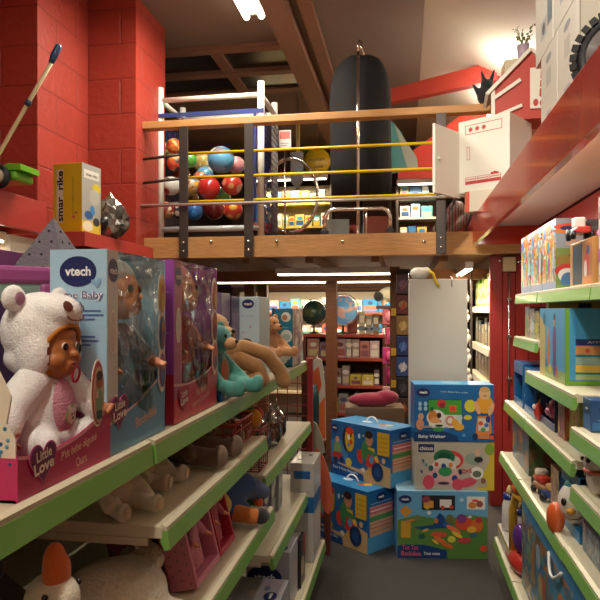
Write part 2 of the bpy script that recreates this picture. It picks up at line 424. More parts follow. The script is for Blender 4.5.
MB().box((-.05, 0, 0), (-.02, 1.04, .09), M_RED, bev=.003).build('side_fascia', t)
MB().box((-.52, .03, .07), (-.05, .24, .088), M_RED).build('top_board', t)
MB().box((-.48, .24, .07), (-.05, .9, .088), M_RED).build('top_board', t)
# ---------------------------------------------------------------- lamps
def tube_lamp(lab, loc, length, rz=0, watts=30, col=(1, .86, .66), down=True, w=.14, name='fluorescent_lamp', group=None, em=9, spread=None):
    t = thing(name, lab, 'lamp', loc, rz, group)
    MB().box((-w / 2, -length / 2, 0), (w / 2, length / 2, .05), mat('e8e4dc', .4), bev=.004).build('housing', t)
    for sx in (-.3, .3):
        MB().tube([(sx * w, -length / 2 + .02, -.10 * w), (sx * w, length / 2 - .02, -.10 * w)], .13 * w, mat('fff0d4', .3, emit=em)).build('tube', t)
    li = bpy.data.lights.new('lamp_light', 'AREA'); li.shape = 'RECTANGLE'; li.size = w; li.size_y = length; li.energy = watts; li.color = col
    if spread: li.spread = spread
    lo = bpy.data.objects.new('lamp_light', li); C.objects.link(lo); lo.parent = t; lo.location = (0, 0, -.04)
    return t
WARM = (1, .92, .79); WARM2 = (1, .83, .58)
tube_lamp('twin tube lamp on the brown ceiling beside the roof beam', (-1.165, 4.0, 3.75), 1.5, 0, 105, WARM, w=.20)
tube_lamp('twin tube lamp over the middle of the aisle', (-0.4, 1.7, 3.75), 1.5, 0, 15, WARM)
tube_lamp('twin tube lamp over the near end of the aisle', (-0.5, -0.6, 3.75), 1.5, 0, 52, WARM)
tube_lamp('slim tube lamp tucked behind the glossy red fascia', (0.515, 2.5, 1.955), 3.2, 0, 14, WARM, w=.05, em=4)
def bulb(lab, loc, watts, col=WARM, r=.05, down=True):
    t = thing('bulb_lamp', lab, 'lamp', loc)
    MB().ball((0, 0, 0), (r, r, r * 1.2), mat('ffedc0', .3, emit=25)).build('bulb', t)
    MB().lathe([(.02, r * 1.1), (.028, r * 1.2), (.028, r * 2.2), (.012, r * 2.4)], M_CREAM).build('socket', t)
    li = bpy.data.lights.new('bulb_light', 'POINT'); li.energy = watts; li.color = col; li.shadow_soft_size = r * 1.3
    lo = bpy.data.objects.new('bulb_light', li); C.objects.link(lo); lo.parent = t; lo.location = (0, 0, -.0)
    return t
bulb('bare bulb glowing behind the red doll house', (0.87, 5.2, 3.33), 75)
bulb('bare bulb glowing past the red roof brace', (0.83, 6.2, 3.30), 45)
def under_lamp(lab, loc, length, rz, watts, em=7, name='strip_lamp'): return tube_lamp(lab, loc, length, rz, watts, WARM2, w=.06, name=name, em=em)
under_lamp('strip lamp under the timber floor above the lit green packs', (.47, 5.35, 1.74), 1.2, 0, 26)
under_lamp('strip lamp across the dark timber floor behind the globes', (-0.9, 6.75, 1.74), 2.4, PI / 2, 26)
under_lamp('strip lamp above the shelves at the very back', (-0.6, 7.75, 1.82), 2.8, PI / 2, 60)
under_lamp('added fill strip lamp on the timber joists in front of the globes', (-.50, 5.25, 1.74), 1.2, PI / 2, 7)  # added lamp that only brightens the shelving under the globes
under_lamp('strip lamp beneath the red ledge over the pegboard', (-2.3, 2.9, 1.83), .7, 0, 5)
def fill_spot(lab, loc, aim, watts, cone):  # added fill light with an invented fixture, out of view
    t = thing('fill_spot_lamp', lab, 'lamp', loc); d = (Vector(aim) - Vector(loc)).normalized(); q = d.to_track_quat('-Z', 'Y').to_euler()
    MB().lathe([(.001, .08), (.035, .08), (.045, 0), (.045, -.06), (.038, -.06), (.038, -.01), (.001, 0)], mat('e0dcd4', .4), n=20, rot=q).build('shade', t); MB().tube([(0, 0, .04), (0, 0, 3.795 - loc[2])], .01, M_STEEL, 8).build('stem', t)
    li = bpy.data.lights.new('fill_spot_light', 'SPOT'); li.energy = watts; li.color = WARM; li.spot_size = math.radians(cone); li.spot_blend = .5; li.shadow_soft_size = .06
    lo = bpy.data.objects.new('fill_spot_light', li); C.objects.link(lo); lo.parent = t; lo.rotation_euler = q; lo.location = d * .07
fill_spot('added out-of-view fill spotlight aimed at the red doll house', (-.35, 1.4, 3.65), (.62, 4.1, 2.62), 270, 34)  # added to brighten the play fridge and doll house
fill_spot('added out-of-view fill spotlight aimed at the stacked white cartons', (-.60, .9, 3.65), (.52, 2.7, 2.25), 120, 40)  # added to brighten the red fascia and the white cartons
# ---------------------------------------------------------------- camera
cam = bpy.data.cameras.new('camera'); co = bpy.data.objects.new('camera', cam); C.objects.link(co)
co.location = (0, 0, CZ); co.rotation_euler = (PI / 2, 0, YAW)
cam.sensor_width = 36; cam.lens = 36 * F / 600; cam.shift_y = (HY - 300) / 600; cam.clip_start = .02
bpy.context.scene.camera = co
sc = bpy.context.scene
sc.view_settings.view_transform = 'Standard'; sc.view_settings.look = 'None'; sc.view_settings.gamma = 1; sc.view_settings.exposure = 0.0
w = bpy.data.worlds.new('world'); sc.world = w; w.use_nodes = True
w.node_tree.nodes['Background'].inputs[0].default_value = (1, .85, .65, 1); w.node_tree.nodes['Background'].inputs[1].default_value = .065
# ================================================================ SHELVING BAYS
def bay(lab, y0, y1, side, xback, shelves, ztop, group='shelving bays along the aisle', ends=(), rail=None):
    """side=-1: goods face +X (left of the aisle); side=+1: goods face -X.  shelves: (z of top, x of front edge)"""
    t = thing('shelving_bay', lab, 'shelving', (xback, y0, 0), 0, group); L = y1 - y0; dr = -side
    rail = rail or M_GREEN
    MB().box((0, 0, .0), (-side * -.02 * 1.0, L, ztop), mat('b9b09a', .5), bev=.002).build('back_panel', t)
    for y in (0.0, L - .03):
        MB().box((dr * .021, y, 0), (dr * .05, y + .03, ztop), M_CREAM).build('upright', t)
    for k, (z, xf) in enumerate(shelves):
        f = xf - xback
        s = MB().box((dr * .022, .002, z - .028), (f, L - .002, z), M_SHELF, bev=.003)
        s.box((dr * .05, .002, z - .045), (f * .93, .012, z - .028), M_SHELF); s.box((dr * .05, L - .012, z - .045), (f * .93, L - .002, z - .028), M_SHELF)
        so = s.build('shelf' if k < len(shelves) - 1 else 'base_deck', t)
        r = MB(); e = dr
        prof = [(f - e * .004, z - .010), (f + e * .012, z - .010), (f + e * .017, z - .051), (f + e * .004, z - .054), (f - e * .006, z - .03)]
        r.prism(prof, 'y', .004, L - .004, rail)
        r.prism([(f - e * .01, z + .0005), (f - e * .002, z + .003), (f + e * .011, z - .001), (f + e * .011, z - .0095), (f - e * .004, z - .0095)], 'y', .004, L - .004, M_SHELF)
        r.build('price_rail', so)
        if k == len(shelves) - 1:
            MB().box((dr * .022, .002, 0), (f - dr * .03, L - .002, z - .03), mat('8a8478', .5)).build('plinth', t)
    return t
bay('near shelving bay whose upper shelf carries the boxed doll in the bear suit', 0.15, 1.275, -1, -1.02, [(1.145, -.553), (.70, -.50), (.15, -.45)], 1.25)
bay('middle shelving bay with white lambs and the red wire basket', 1.28, 2.27, -1, -1.02, [(1.145, -.550), (.958, -.522), (.695, -.495), (.15, -.45)], 1.25)
bay('end shelving bay holding the teal carton, clear bags and the blue-striped box', 2.275, 3.43, -1, -1.02, [(1.145, -.555), (.805, -.53), (.505, -.50), (.15, -.45)], 1.25)
SHL = {1: 1.146, 2: .960, 3: .697, 'b2': .807, 'b3': .507, 'd': .152}
# ================================================================ SOFT TOYS AND DOLLS
def patch(mb, c, r, az, el, da, de, m, off=0.0015, n=10, rot=None):
    """an elliptical patch lying on an ellipsoid; az=0 faces -Y"""
    R = Euler(rot).to_matrix() if rot else Matrix.Identity(3); c = Vector(c)
    vs, fs = [], []
    def S(a, e): return R @ Vector(((r[0] + off) * math.sin(a) * math.cos(e), -(r[1] + off) * math.cos(a) * math.cos(e), (r[2] + off) * math.sin(e))) + c
    vs.append(S(az, el)); k = 20
    for i in range(1, n // 2 + 1):
        q = i / (n // 2)
        for j in range(k):
            t = 2 * PI * j / k; vs.append(S(az + da * q * math.cos(t), el + de * q * math.sin(t)))
    for j in range(k): fs.append((0, 1 + j, 1 + (j + 1) % k))
    for i in range(n // 2 - 1):
        for j in range(k): fs.append((1 + i * k + j, 1 + (i + 1) * k + j, 1 + (i + 1) * k + (j + 1) % k, 1 + i * k + (j + 1) % k))
    mb.add(vs, fs, m, True)
WHITE_PL = plush('f8f5f0'); SKIN = mat('b4703f', .42, var=.05); SKINP = mat('d8946a', .42); EYE = mat('1a1210', .12, coat=.6)
def eyeball(parent, c, r, col=EYE, name='eye', sq=.6):
    return MB().ball(c, (r, r * sq, r), col, None, 12, 8).build(name, parent)
# ---- the boxed doll in the bear suit
Yb = 0.965
def tray(w, d, h, lip, col, edge, parent, name='base_tray'):
    mb = MB(); c = card(col); th = .003
    mb.box((-w / 2, -d / 2 + th, 0), (w / 2, d / 2, th), c)
    n = 24; pts = [(-w / 2, 0), (w / 2, 0)]
    top = [(w / 2 - w * i / n, lip(i / n)) for i in range(n + 1)]
    mb.prism(pts + top, 'y', -d / 2, -d / 2 + th, c)
    for i in range(n):   # pale printed edge along the lip
        (x0, z0), (x1, z1) = top[i], top[i + 1]
        mb.add([(x0, -d / 2 - .0008, z0), (x1, -d / 2 - .0008, z1), (x1, -d / 2 - .0008, z1 - .005), (x0, -d / 2 - .0008, z0 - .005)], [(0, 1, 2, 3)], ink(edge))
    for sx in (-1, 1): mb.box((sx * w / 2, -d / 2 + th, 0), (sx * (w / 2 - th), d / 2, lip(0 if sx > 0 else 1) * .95), c)
    return mb.build(name, parent)
def heart_pts(cx, cz, s, n=40):
    o = []
    for i in range(n):
        t = 2 * PI * i / n
        x = 16 * math.sin(t) ** 3; y = 13 * math.cos(t) - 5 * math.cos(2 * t) - 2 * math.cos(3 * t) - math.cos(4 * t)
        o.append((cx + x / 17 * s, cz + y / 17 * s))
    return o
def flat(mb, pts, y, m, th=.0015): mb.prism(pts, 'y', y, y + th, m)
def words_flat(mb, s, cx, cz, h, y, m, w=None, rot=0, bold=0.0, shear=0):
    vs, fs, asp = text_polys(s, bold, shear); tw = w or h * asp; ca, sa = math.cos(rot), math.sin(rot)
    mb.add([(cx + x * tw * ca - z * h * sa, y, cz + x * tw * sa + z * h * ca) for x, z in vs], fs, m)
def little_love(parent, cx, cz, s, y, dark='6d1550', edge='c0588c'):
    mb = MB(); flat(mb, heart_pts(cx, cz, s * 1.1), y, ink(edge), .001); flat(mb, heart_pts(cx, cz, s), y - .0006, ink(dark), .0006)
    mb.build('heart_badge', parent)
    l = MB(); words_flat(l, 'Little', cx, cz + s * .28, s * .46, y - .0012, ink('f2e6d8'), rot=.12, bold=.02, w=s * 1.15); words_flat(l, 'Love', cx, cz - s * .22, s * .52, y - .0012, ink('f2e6d8'), rot=.12, bold=.03, w=s * 1.5); l.build('lettering', parent)
w1, d1 = .290, .19
t = thing('doll_box', 'open magenta doll box with a heart badge, first on the upper shelf', 'box', (-.560 - d1 / 2, .972, SHL[1] + .001), PI / 2, 'boxed dolls on the upper shelf')
lip1 = lambda q: .042 + .045 * (1 - q) ** 2 * .7 + .030 * (1 - q) + .012 * q ** 3
# local x runs away from the camera; q=0 far end, q=1 near end
tray(w1, d1, .1, lambda q: .050 + .05 * (1 - q) ** 2.2 + .018 * q ** 4, 'b81a5c', 'e8a6b8', t)
little_love(t, -.083, .048, .036, -d1 / 2 - .003)
mb = MB(); words_flat(mb, "P'tit bébé déguisé", .03, .045, .019, -d1 / 2 - .001, ink('f0c8b4'), w=.12, rot=.10, bold=.01, shear=.2); words_flat(mb, 'Ours', .035, .021, .016, -d1 / 2 - .001, ink('f0c8b4'), w=.036, rot=.08, bold=.01); mb.build('lettering', t)
# side flap seen from the near end: pale card with blue flowers
mb = MB(); mb.prism([(-d1 / 2 + .004, .05), (d1 / 2, .05), (d1 / 2, .3), (.0, .25), (-.06, .20), (-.084, .155), (-.076, .115), (-d1 / 2 + .004, .09)], 'x', -w1 / 2 + .001, -w1 / 2 + .004, card('d8ccb8'))
rr = random.Random(3)
for i in range(26):
    y, z = rr.uniform(-.088, .0), rr.uniform(.055, .11)
    mb.lathe([(.0005, 0), (.0035, 0), (.003, .0006), (.0004, .0007)], ink(rr.choice(('2c6f9a', '1f4a7a', '5a9ab8'))), (-w1 / 2 + .0005, y, z), 6, (0, -PI / 2, 0))
mb.build('side_flap', t)
MB().box((-w1 / 2, d1 / 2 - .003, .0), (w1 / 2, d1 / 2, .30), card('4a2a5c')).build('back_card', t)
# die-cut oval pictures of the child standing up from the lip
mb = MB(); oval = [(.092 + .022 * math.sin(2 * PI * i / 28), .13 + .058 * math.cos(2 * PI * i / 28)) for i in range(28)]
flat(mb, [(.092 + .025 * math.sin(2 * PI * i / 28), .13 + .062 * math.cos(2 * PI * i / 28)) for i in range(28)], -d1 / 2 - .0022, card('efe4d2'), .0012)
flat(mb, oval, -d1 / 2 - .003, ink('a8343c'), .0006); flat(mb, [(x * .86 + .014, z * .9 + .01) for x, z in oval], -d1 / 2 - .0036, ink('caa88a'), .0005)
fn = lambda u, v, e: (u, -d1 / 2 - .0036 - e, v)
draw(mb, fn, 1, 1, [('e', .094, .150, .012, .014, '9a5a34'), ('e', .095, .162, .012, .009, '3a1c12'), ('e', .094, .117, .012, .022, '7fa87a'), ('r', .083, .082, .105, .098, '2a4a38'), ('r', .082, .122, .090, .135, 'e8c8c0')])
mb.build('picture_flap', t)
# the doll
t = thing('bear_suit_doll', 'brown baby doll in a white bear suit with pink bib, in the magenta box', 'doll', (-.652, 1.040, SHL[1] + .006), math.radians(83)); t.scale = (1.02, 1.02, 1.02)
hz = .222
limbs = [([(.045, -.01, .145), (.070, -.030, .112), (.072, -.050, .098)], [.032, .030, .025]), ([(-.045, -.01, .145), (-.086, -.002, .105), (-.110, -.012, .075)], [.032, .031, .027]),
         ([(.032, -.01, .04), (.045, -.030, .042), (.050, -.044, .036)], [.036, .032, .026]), ([(-.032, -.01, .04), (-.045, -.030, .042), (-.050, -.044, .036)], [.036, .032, .027])]
remesh('suit', [((0, .004, .095), (.062, .052, .082)), ((0, .004, .045), (.066, .056, .042)), ((.054, -.050, .042), (.024, .022, .032)), ((-.054, -.050, .042), (.024, .022, .030))], WHITE_PL, t, .0045, caps=limbs)
h = remesh('hood', [((0, .006, hz + .014), (.068, .068, .070)), ((0, -.016, hz + .046), (.052, .056, .036)), ((0, .012, hz - .035), (.060, .056, .036)), ((.04, -.012, hz - .02), (.026, .036, .05)), ((-.04, -.012, hz - .02), (.026, .036, .05))], WHITE_PL, t, .0045)
bg = bmesh.new(); bg.from_mesh(h.data)
bmesh.ops.delete(bg, geom=[v for v in bg.verts if v.co.y < .0 and (v.co.x / .043) ** 2 + ((v.co.z - hz + .020) / .044) ** 2 < 1], context='VERTS'); bg.to_mesh(h.data); bg.free()
for sx in (-1, 1):
    e = remesh('ear', [((sx * .060, .012, hz + .070), (.026, .014, .024))], WHITE_PL, h, .004, smooth=2)
    MB().ball((sx * .060, -.0015, hz + .070), (.012, .003, .012), mat('a0708a', .9), None, 14, 8).build('inner_ear', e)
    patch_m = MB(); patch(patch_m, (0, -.016, hz + .046), (.053, .057, .037), sx * .40, .30, .17, .26, mat('5a3020', .35)); patch_m.build('hood_eye', h)
mb = MB(); mb.tube([(.022 * math.cos(a_) , -.072 + .004 * abs(math.cos(a_)), hz + .040 + .008 * math.sin(a_)) for a_ in [PI + PI * i / 10 for i in range(11)]], .0016, mat('6a3a2a', .8), 6); mb.build('hood_smile', h)
fc = Vector((0, -.022, hz - .021))
f = remesh('face', [(fc, (.044, .040, .048)), (fc + Vector((0, -.010, -.030)), (.028, .030, .020)), (fc + Vector((.02, -.018, -.016)), (.02, .02, .018)), (fc + Vector((-.02, -.018, -.016)), (.02, .02, .018)), (fc + Vector((0, -.042, -.006)), (.0075, .009, .007)), (fc + Vector((0, -.037, -.024)), (.011, .006, .005)), (fc + Vector((0, -.016, .026)), (.03, .022, .018))], SKIN, t, .0028, smooth=3)
for sx in (-1, 1):
    ey = MB().ball(fc + Vector((sx * .0165, -.0355, .008)), (.0066, .0026, .0068), mat('d8c8b8', .2), (0, 0, sx * .35)).ball(fc + Vector((sx * .0165, -.0375, .0075)), (.0054, .0024, .0064), EYE, (0, 0, sx * .35)).build('eye', f)
MB().ball(fc + Vector((0, -.0425, -.0225)), (.0085, .003, .0022), mat('7c2c22', .4)).ball(fc + Vector((0, -.0420, -.0265)), (.0075, .003, .0024), mat('a8483a', .4)).build('lips', f)
# orange-brown trim round the face opening
nrm = Vector((0, -.93, -.36)).normalized(); up = Vector((0, -.26, .96)).normalized(); cc = Vector((0, -.045, hz - .020))
MB().tube([cc + Vector((1, 0, 0)) * .044 * math.cos(2 * PI * i / 32) + up * .046 * math.sin(2 * PI * i / 32) + Vector((0, .010 * math.cos(2 * PI * i / 32) ** 2, 0)) for i in range(32)], .0058, mat('c07a2a', .7), 8, closed=True).build('hood_trim', h)
b_ = MB(); patch(b_, (0, .004, .095), (.062, .053, .082), .0, .12, .52, .62, mat('e0a0b4', .9, bump=.5, bscale=200), .0035); bb = b_.build('bib', t)
b_ = MB(); patch(b_, (0, .004, .095), (.062, .053, .082), .14, -.10, .26, .22, ink('b8d090'), .0048); patch(b_, (0, .004, .095), (.062, .053, .082), .14, -.12, .19, .17, ink('f2ece2'), .006)
for q in (-.10, .10): patch(b_, (0, .004, .095), (.062, .053, .082), .14 + q * 1.3, .05, .06, .06, ink('f2ece2'), .006)
patch(b_, (0, .004, .095), (.062, .053, .082), .08, -.08, .025, .03, ink('222'.replace('222', '222222')), .0072); patch(b_, (0, .004, .095), (.062, .053, .082), .20, -.08, .025, .03, ink('222222'), .0072); patch(b_, (0, .004, .095), (.062, .053, .082), .14, -.16, .04, .03, ink('222222'), .0072)
b_.build('bear_emblem', bb)
b_ = MB(); b_.tube([(.014 + .010 * math.cos(2 * PI * i / 16), -.058 - .002 * math.sin(2 * PI * i / 16), .158 + .014 * math.sin(2 * PI * i / 16)) for i in range(16)], .0024, mat('c83058', .6), 6, closed=True); b_.build('ribbon_loop', t)
for sx in (-1, 1):
    p = Vector((sx * (.073 if sx > 0 else .122), -.064 if sx > 0 else -.022, .092 if sx > 0 else .062))
    remesh('hand', [(p, (.015, .017, .012))], SKIN, t, .003, caps=[([p + Vector((sx * .003 * (k - 1.5), -.008, .002 * (k - 1.5))), p + Vector((sx * .0055 * (k - 1.5), -.026, .004 * (k - 1.5) - .003))], [.0048, .0038]) for k in range(4)] + [([p + Vector((-sx * .008, -.002, .006)), p + Vector((-sx * .016, -.015, .010))], [.0055, .0042])], smooth=2)
# ---- windowed doll boxes
def side_art_blue():
    return [('r', 0, 0, 1, 1, 'a9cfe6'), ('p', [(0.0, .0), (1, .0), (1, .20), (.5, .26), (0, .34)], '6f2f7c'), ('e', .46, .24, .10, .14, 'c2407e', .3), ('e', .62, .26, .06, .12, 'd86a9c', -.3), ('e', .34, .30, .05, .08, 'd86a9c'), ('e', .56, .36, .035, .05, 'cf5590'),
            ('r', .38, .535, .72, .543, '4f63a4'), ('r', .38, .555, .86, .563, '4f63a4'), ('r', .38, .575, .80, .583, '4f63a4'), ('r', .55, .70, .9, .707, '4f63a4'), ('r', .55, .68, .95, .687, '4f63a4'), ('r', .55, .66, .8, .667, '4f63a4'), ('e', .80, .835, .010, .026, '8ab6d8', .8), ('e', .86, .842, .010, .022, '8ab6d8', -.5)]
def doll_box(lab, w, d, h, loc, side, sidecol, base, lip, art, logos, texts, strip='c8ccc8'):
    t = thing('doll_box', lab, 'box', loc, PI / 2, 'boxed dolls on the upper shelf')
    th = .003
    sp = MB().box((-w / 2, -d / 2, .0), (-w / 2 + th, d / 2, h), card(sidecol))
    fn, W, H = facefn('left', w, d, h); draw(sp, fn, W, H, art); spo = sp.build('side_panel', t, fix=False)
    l = MB(); draw(l, fn, W, H, logos, lift=10); l.build('logo', spo, fix=False)
    l = MB(); draw(l, fn, W, H, texts, lift=14); l.build('lettering', spo, fix=False)
    MB().box((w / 2 - th, -d / 2, .0), (w / 2, d / 2, h), card(sidecol)).build('side_panel', t)
    MB().box((-w / 2 + th, d / 2 - th, 0), (w / 2 - th, d / 2, h), printed(hash(sidecol) % 13, (sidecol, '8fa08c', '74907c', 'b6b8a8', 'a7b490'), 9)).build('back_card', t)
    MB().box((-w / 2 + th, -d / 2, h - th), (w / 2 - th, d / 2 - th, h), clear_film()).build('top_film', t)
    tray(w - .0, d, h, lip, base, 'e0b8b0', t)
    fl = MB(); n = 12
    vs = []; fs = []
    for j in range(n + 1):
        for i in range(n + 1):
            x = -w / 2 + .046 * w / .3 + (w - .046 * w / .3 - .004) * i / n; z = .05 + (h - .055) * j / n
            vs.append((x, -d / 2 + .002 - .006 * math.sin(PI * i / n) * math.sin(PI * j / n) + .002 * math.sin(7 * i / n + 9 * j / n), z))
    for j in range(n):
        for i in range(n): a_ = j * (n + 1) + i; fs.append((a_, a_ + 1, a_ + n + 2, a_ + n + 1))
    fl.add(vs, fs, clear_film(), True); fl.build('window_film', t, fix=False)
    s = MB().box((-w / 2 + th, -d / 2 - .0004, .06), (-w / 2 + .046 * w / .3, -d / 2 + .002, h), card(strip))
    fnf = lambda u, v, e: (-w / 2 + u, -d / 2 - .0004 - e, v)
    draw(s, fnf, w, h, [('e', .085, .90, .052, .058, '4a4a70'), ('e', .085, .60, .04, .11, 'e9e2d6'), ('e', .085, .60, .034, .10, 'c9c2b8')]); draw(s, fnf, w, h, [('t', .085, .90, .035, 'vtech', 'e8e4e4', {'w': .105, 'bold': .02})], 6)
    s.build('front_strip', t, fix=False)
    return t
def picture_flap(t, x, z0, z1, y, cols, wd=.022):
    mb = MB(); n = 3; dz = (z1 - z0) / n
    for k in range(n):
        cz = z0 + dz * (k + .5)
        flat(mb, [(x + wd * 1.15 * math.sin(2 * PI * i / 22), cz + dz * .60 * math.cos(2 * PI * i / 22)) for i in range(22)], y + k * .0004, card('d8cdb8'), .0012)
        flat(mb, [(x + wd * .9 * math.sin(2 * PI * i / 22), cz + dz * .46 * math.cos(2 * PI * i / 22)) for i in range(22)], y - .0016 + k * .0004, ink(cols[k]), .0006)
        draw(mb, lambda u, v, e: (u, y - .002 - e, v), 1, 1, [('e', x, cz + dz * .14, wd * .5, dz * .16, 'b0703f'), ('e', x, cz - dz * .17, wd * .6, dz * .22, ('506a94', '7a4a70', 'b8a24a')[k])])
    mb.build('picture_flap', t)
h2, w2, d2 = .400, .292, .118
B2 = doll_box('pale blue windowed doll box standing between the magenta and the purple box', w2, d2, h2, (-.562 - d2 / 2, 1.095 + w2 / 2 + .012, SHL[1] + .001), PI / 2, 'a9cfe6', '5e9cc4',
    lambda q: .062 + .085 * (1 - q) ** 1.6 + .012 * q ** 3, side_art_blue(), vlogo(.50, .893, .074, 1.3), [('t', .58, .775, .045, 'Kidihoe Baby'[4:], 'f2f0f4', {'w': .74, 'bold': .06}), ('t', .58, .775, .045, 'hoe Baby', '4a3a86', {'w': .74, 'bold': .0})])
little_love(B2, -.10, .085, .038, -d2 / 2 - .004)
mb = MB(); words_flat(mb, 'Blanche-Bébé', .035, .05, .022, -d2 / 2 - .001, ink('d8b49a'), w=.11, rot=.12, bold=.02); mb.build('lettering', B2)
picture_flap(B2, .118, .10, .36, -d2 / 2 - .004, ('8a5a8c', '4a5a8c', 'c8a040'), .020)
h3, w3, d3 = .408, .355, .125
B3 = doll_box('purple windowed doll box with a crimson base beside the tan soft toys', w3, d3, h3, (-.562 - d3 / 2, 1.455 + w3 / 2, SHL[1] + .001), PI / 2, 'a04aa4', 'c0283a',
    lambda q: .075 + .06 * (1 - q) ** 2 + .025 * q ** 2, [('r', 0, 0, 1, .30, 'b02c48'), ('r', .55, .8, .9, .806, 'd0a0d0'), ('r', .55, .55, .9, .556, 'd0a0d0')], vlogo(.40, .93, .06, 1.4), [('t', .5, .42, .02, 'Poupon', 'd8b0d8', {'w': .5})], 'a85a78')
little_love(B3, -.115, .060, .036, -d3 / 2 - .004, 'a01838', '802030')
mb = MB(); words_flat(mb, 'Ma belle', .03, .062, .022, -d3 / 2 - .001, ink('e8b0a0'), w=.09, rot=.1, bold=.02); words_flat(mb, 'apprend à parler', .03, .035, .018, -d3 / 2 - .001, ink('e8b0a0'), w=.15, rot=.1, bold=.01); mb.build('lettering', B3)
picture_flap(B3, .145, .10, .37, -d3 / 2 - .004, ('c86a6a', 'a8505a', 'c05a64'), .024)
def doll(lab, loc, rz, s, dress, hat, skin=SKINP, hair='6a4022', bottle=None):
    t = thing('baby_doll', lab, 'doll', loc, rz)
    hd = remesh('head', [((0, 0, .27 * s), (.048 * s, .05 * s, .055 * s)), ((0, -.02 * s, .245 * s), (.036 * s, .036 * s, .03 * s)), ((0, -.052 * s, .262 * s), (.009 * s, .010 * s, .009 * s)), ((0, -.044 * s, .242 * s), (.012 * s, .010 * s, .006 * s)), ((.05 * s, .004, .262 * s), (.008 * s, .010 * s, .014 * s)), ((-.05 * s, .004, .262 * s), (.008 * s, .010 * s, .014 * s))], skin, t, .004 * s, smooth=3)
    for sx in (-1, 1): MB().ball((sx * .018 * s, -.046 * s, .278 * s), (.0075 * s, .004 * s, .0085 * s), EYE, None, 10, 8).build('eye', hd)
    MB().ball((0, -.0535 * s, .242 * s), (.010 * s, .003 * s, .003 * s), mat('a8444a', .4), None, 10, 6).build('lips', hd)
    remesh('hat', [((0, .012 * s, .295 * s), (.054 * s, .052 * s, .046 * s))], plush(hat), t, .005 * s)
    dm = mat(dress, .8, bump=.6, bscale=60, var=.25, vscale=24)
    mb = MB(); n = 36; vs = []; fs = []; rings = ((.205, .030), (.17, .045), (.12, .058), (.06, .080), (.0, .100))
    for z, r in rings:
        for j in range(n):
            a_ = 2 * PI * j / n; q = 1 + .09 * math.sin(9 * a_) * (1 - z / .21); vs.append((r * q * s * math.cos(a_), r * q * .42 * s * math.sin(a_), z * s))
    for i in range(4):
        for j in range(n): fs.append((i * n + j, i * n + (j + 1) % n, (i + 1) * n + (j + 1) % n, (i + 1) * n + j))
    mb.add(vs, fs, dm, True); mb.build('dress', t)
    for sx in (-1, 1):
        remesh('sleeve', [], dm, t, .005 * s, caps=[([(sx * .035 * s, 0, .185 * s), (sx * .075 * s, -.02 * s, .14 * s)], [.026 * s, .022 * s])])
        remesh('hand', [], skin, t, .004 * s, caps=[([(sx * .075 * s, -.02 * s, .14 * s), (sx * .085 * s, -.045 * s, .125 * s)], [.013 * s, .012 * s])] + [([(sx * .085 * s, -.045 * s, .125 * s), (sx * (.085 + .006 * k) * s, -.066 * s, (.121 + .003 * k) * s)], [.006 * s, .004 * s]) for k in (-1, 0, 1)])
    return t
doll('baby doll in a pale blue dress and grey bonnet inside the pale blue box', (-.622, 1.262, SHL[1] + .030), math.radians(84), 1.08, '8fb0c8', 'b8c0c0')
doll('baby doll in a rosy red dress and pink bonnet inside the purple box', (-.626, 1.64, SHL[1] + .040), math.radians(86), 1.10, 'b8404e', 'd88a98')
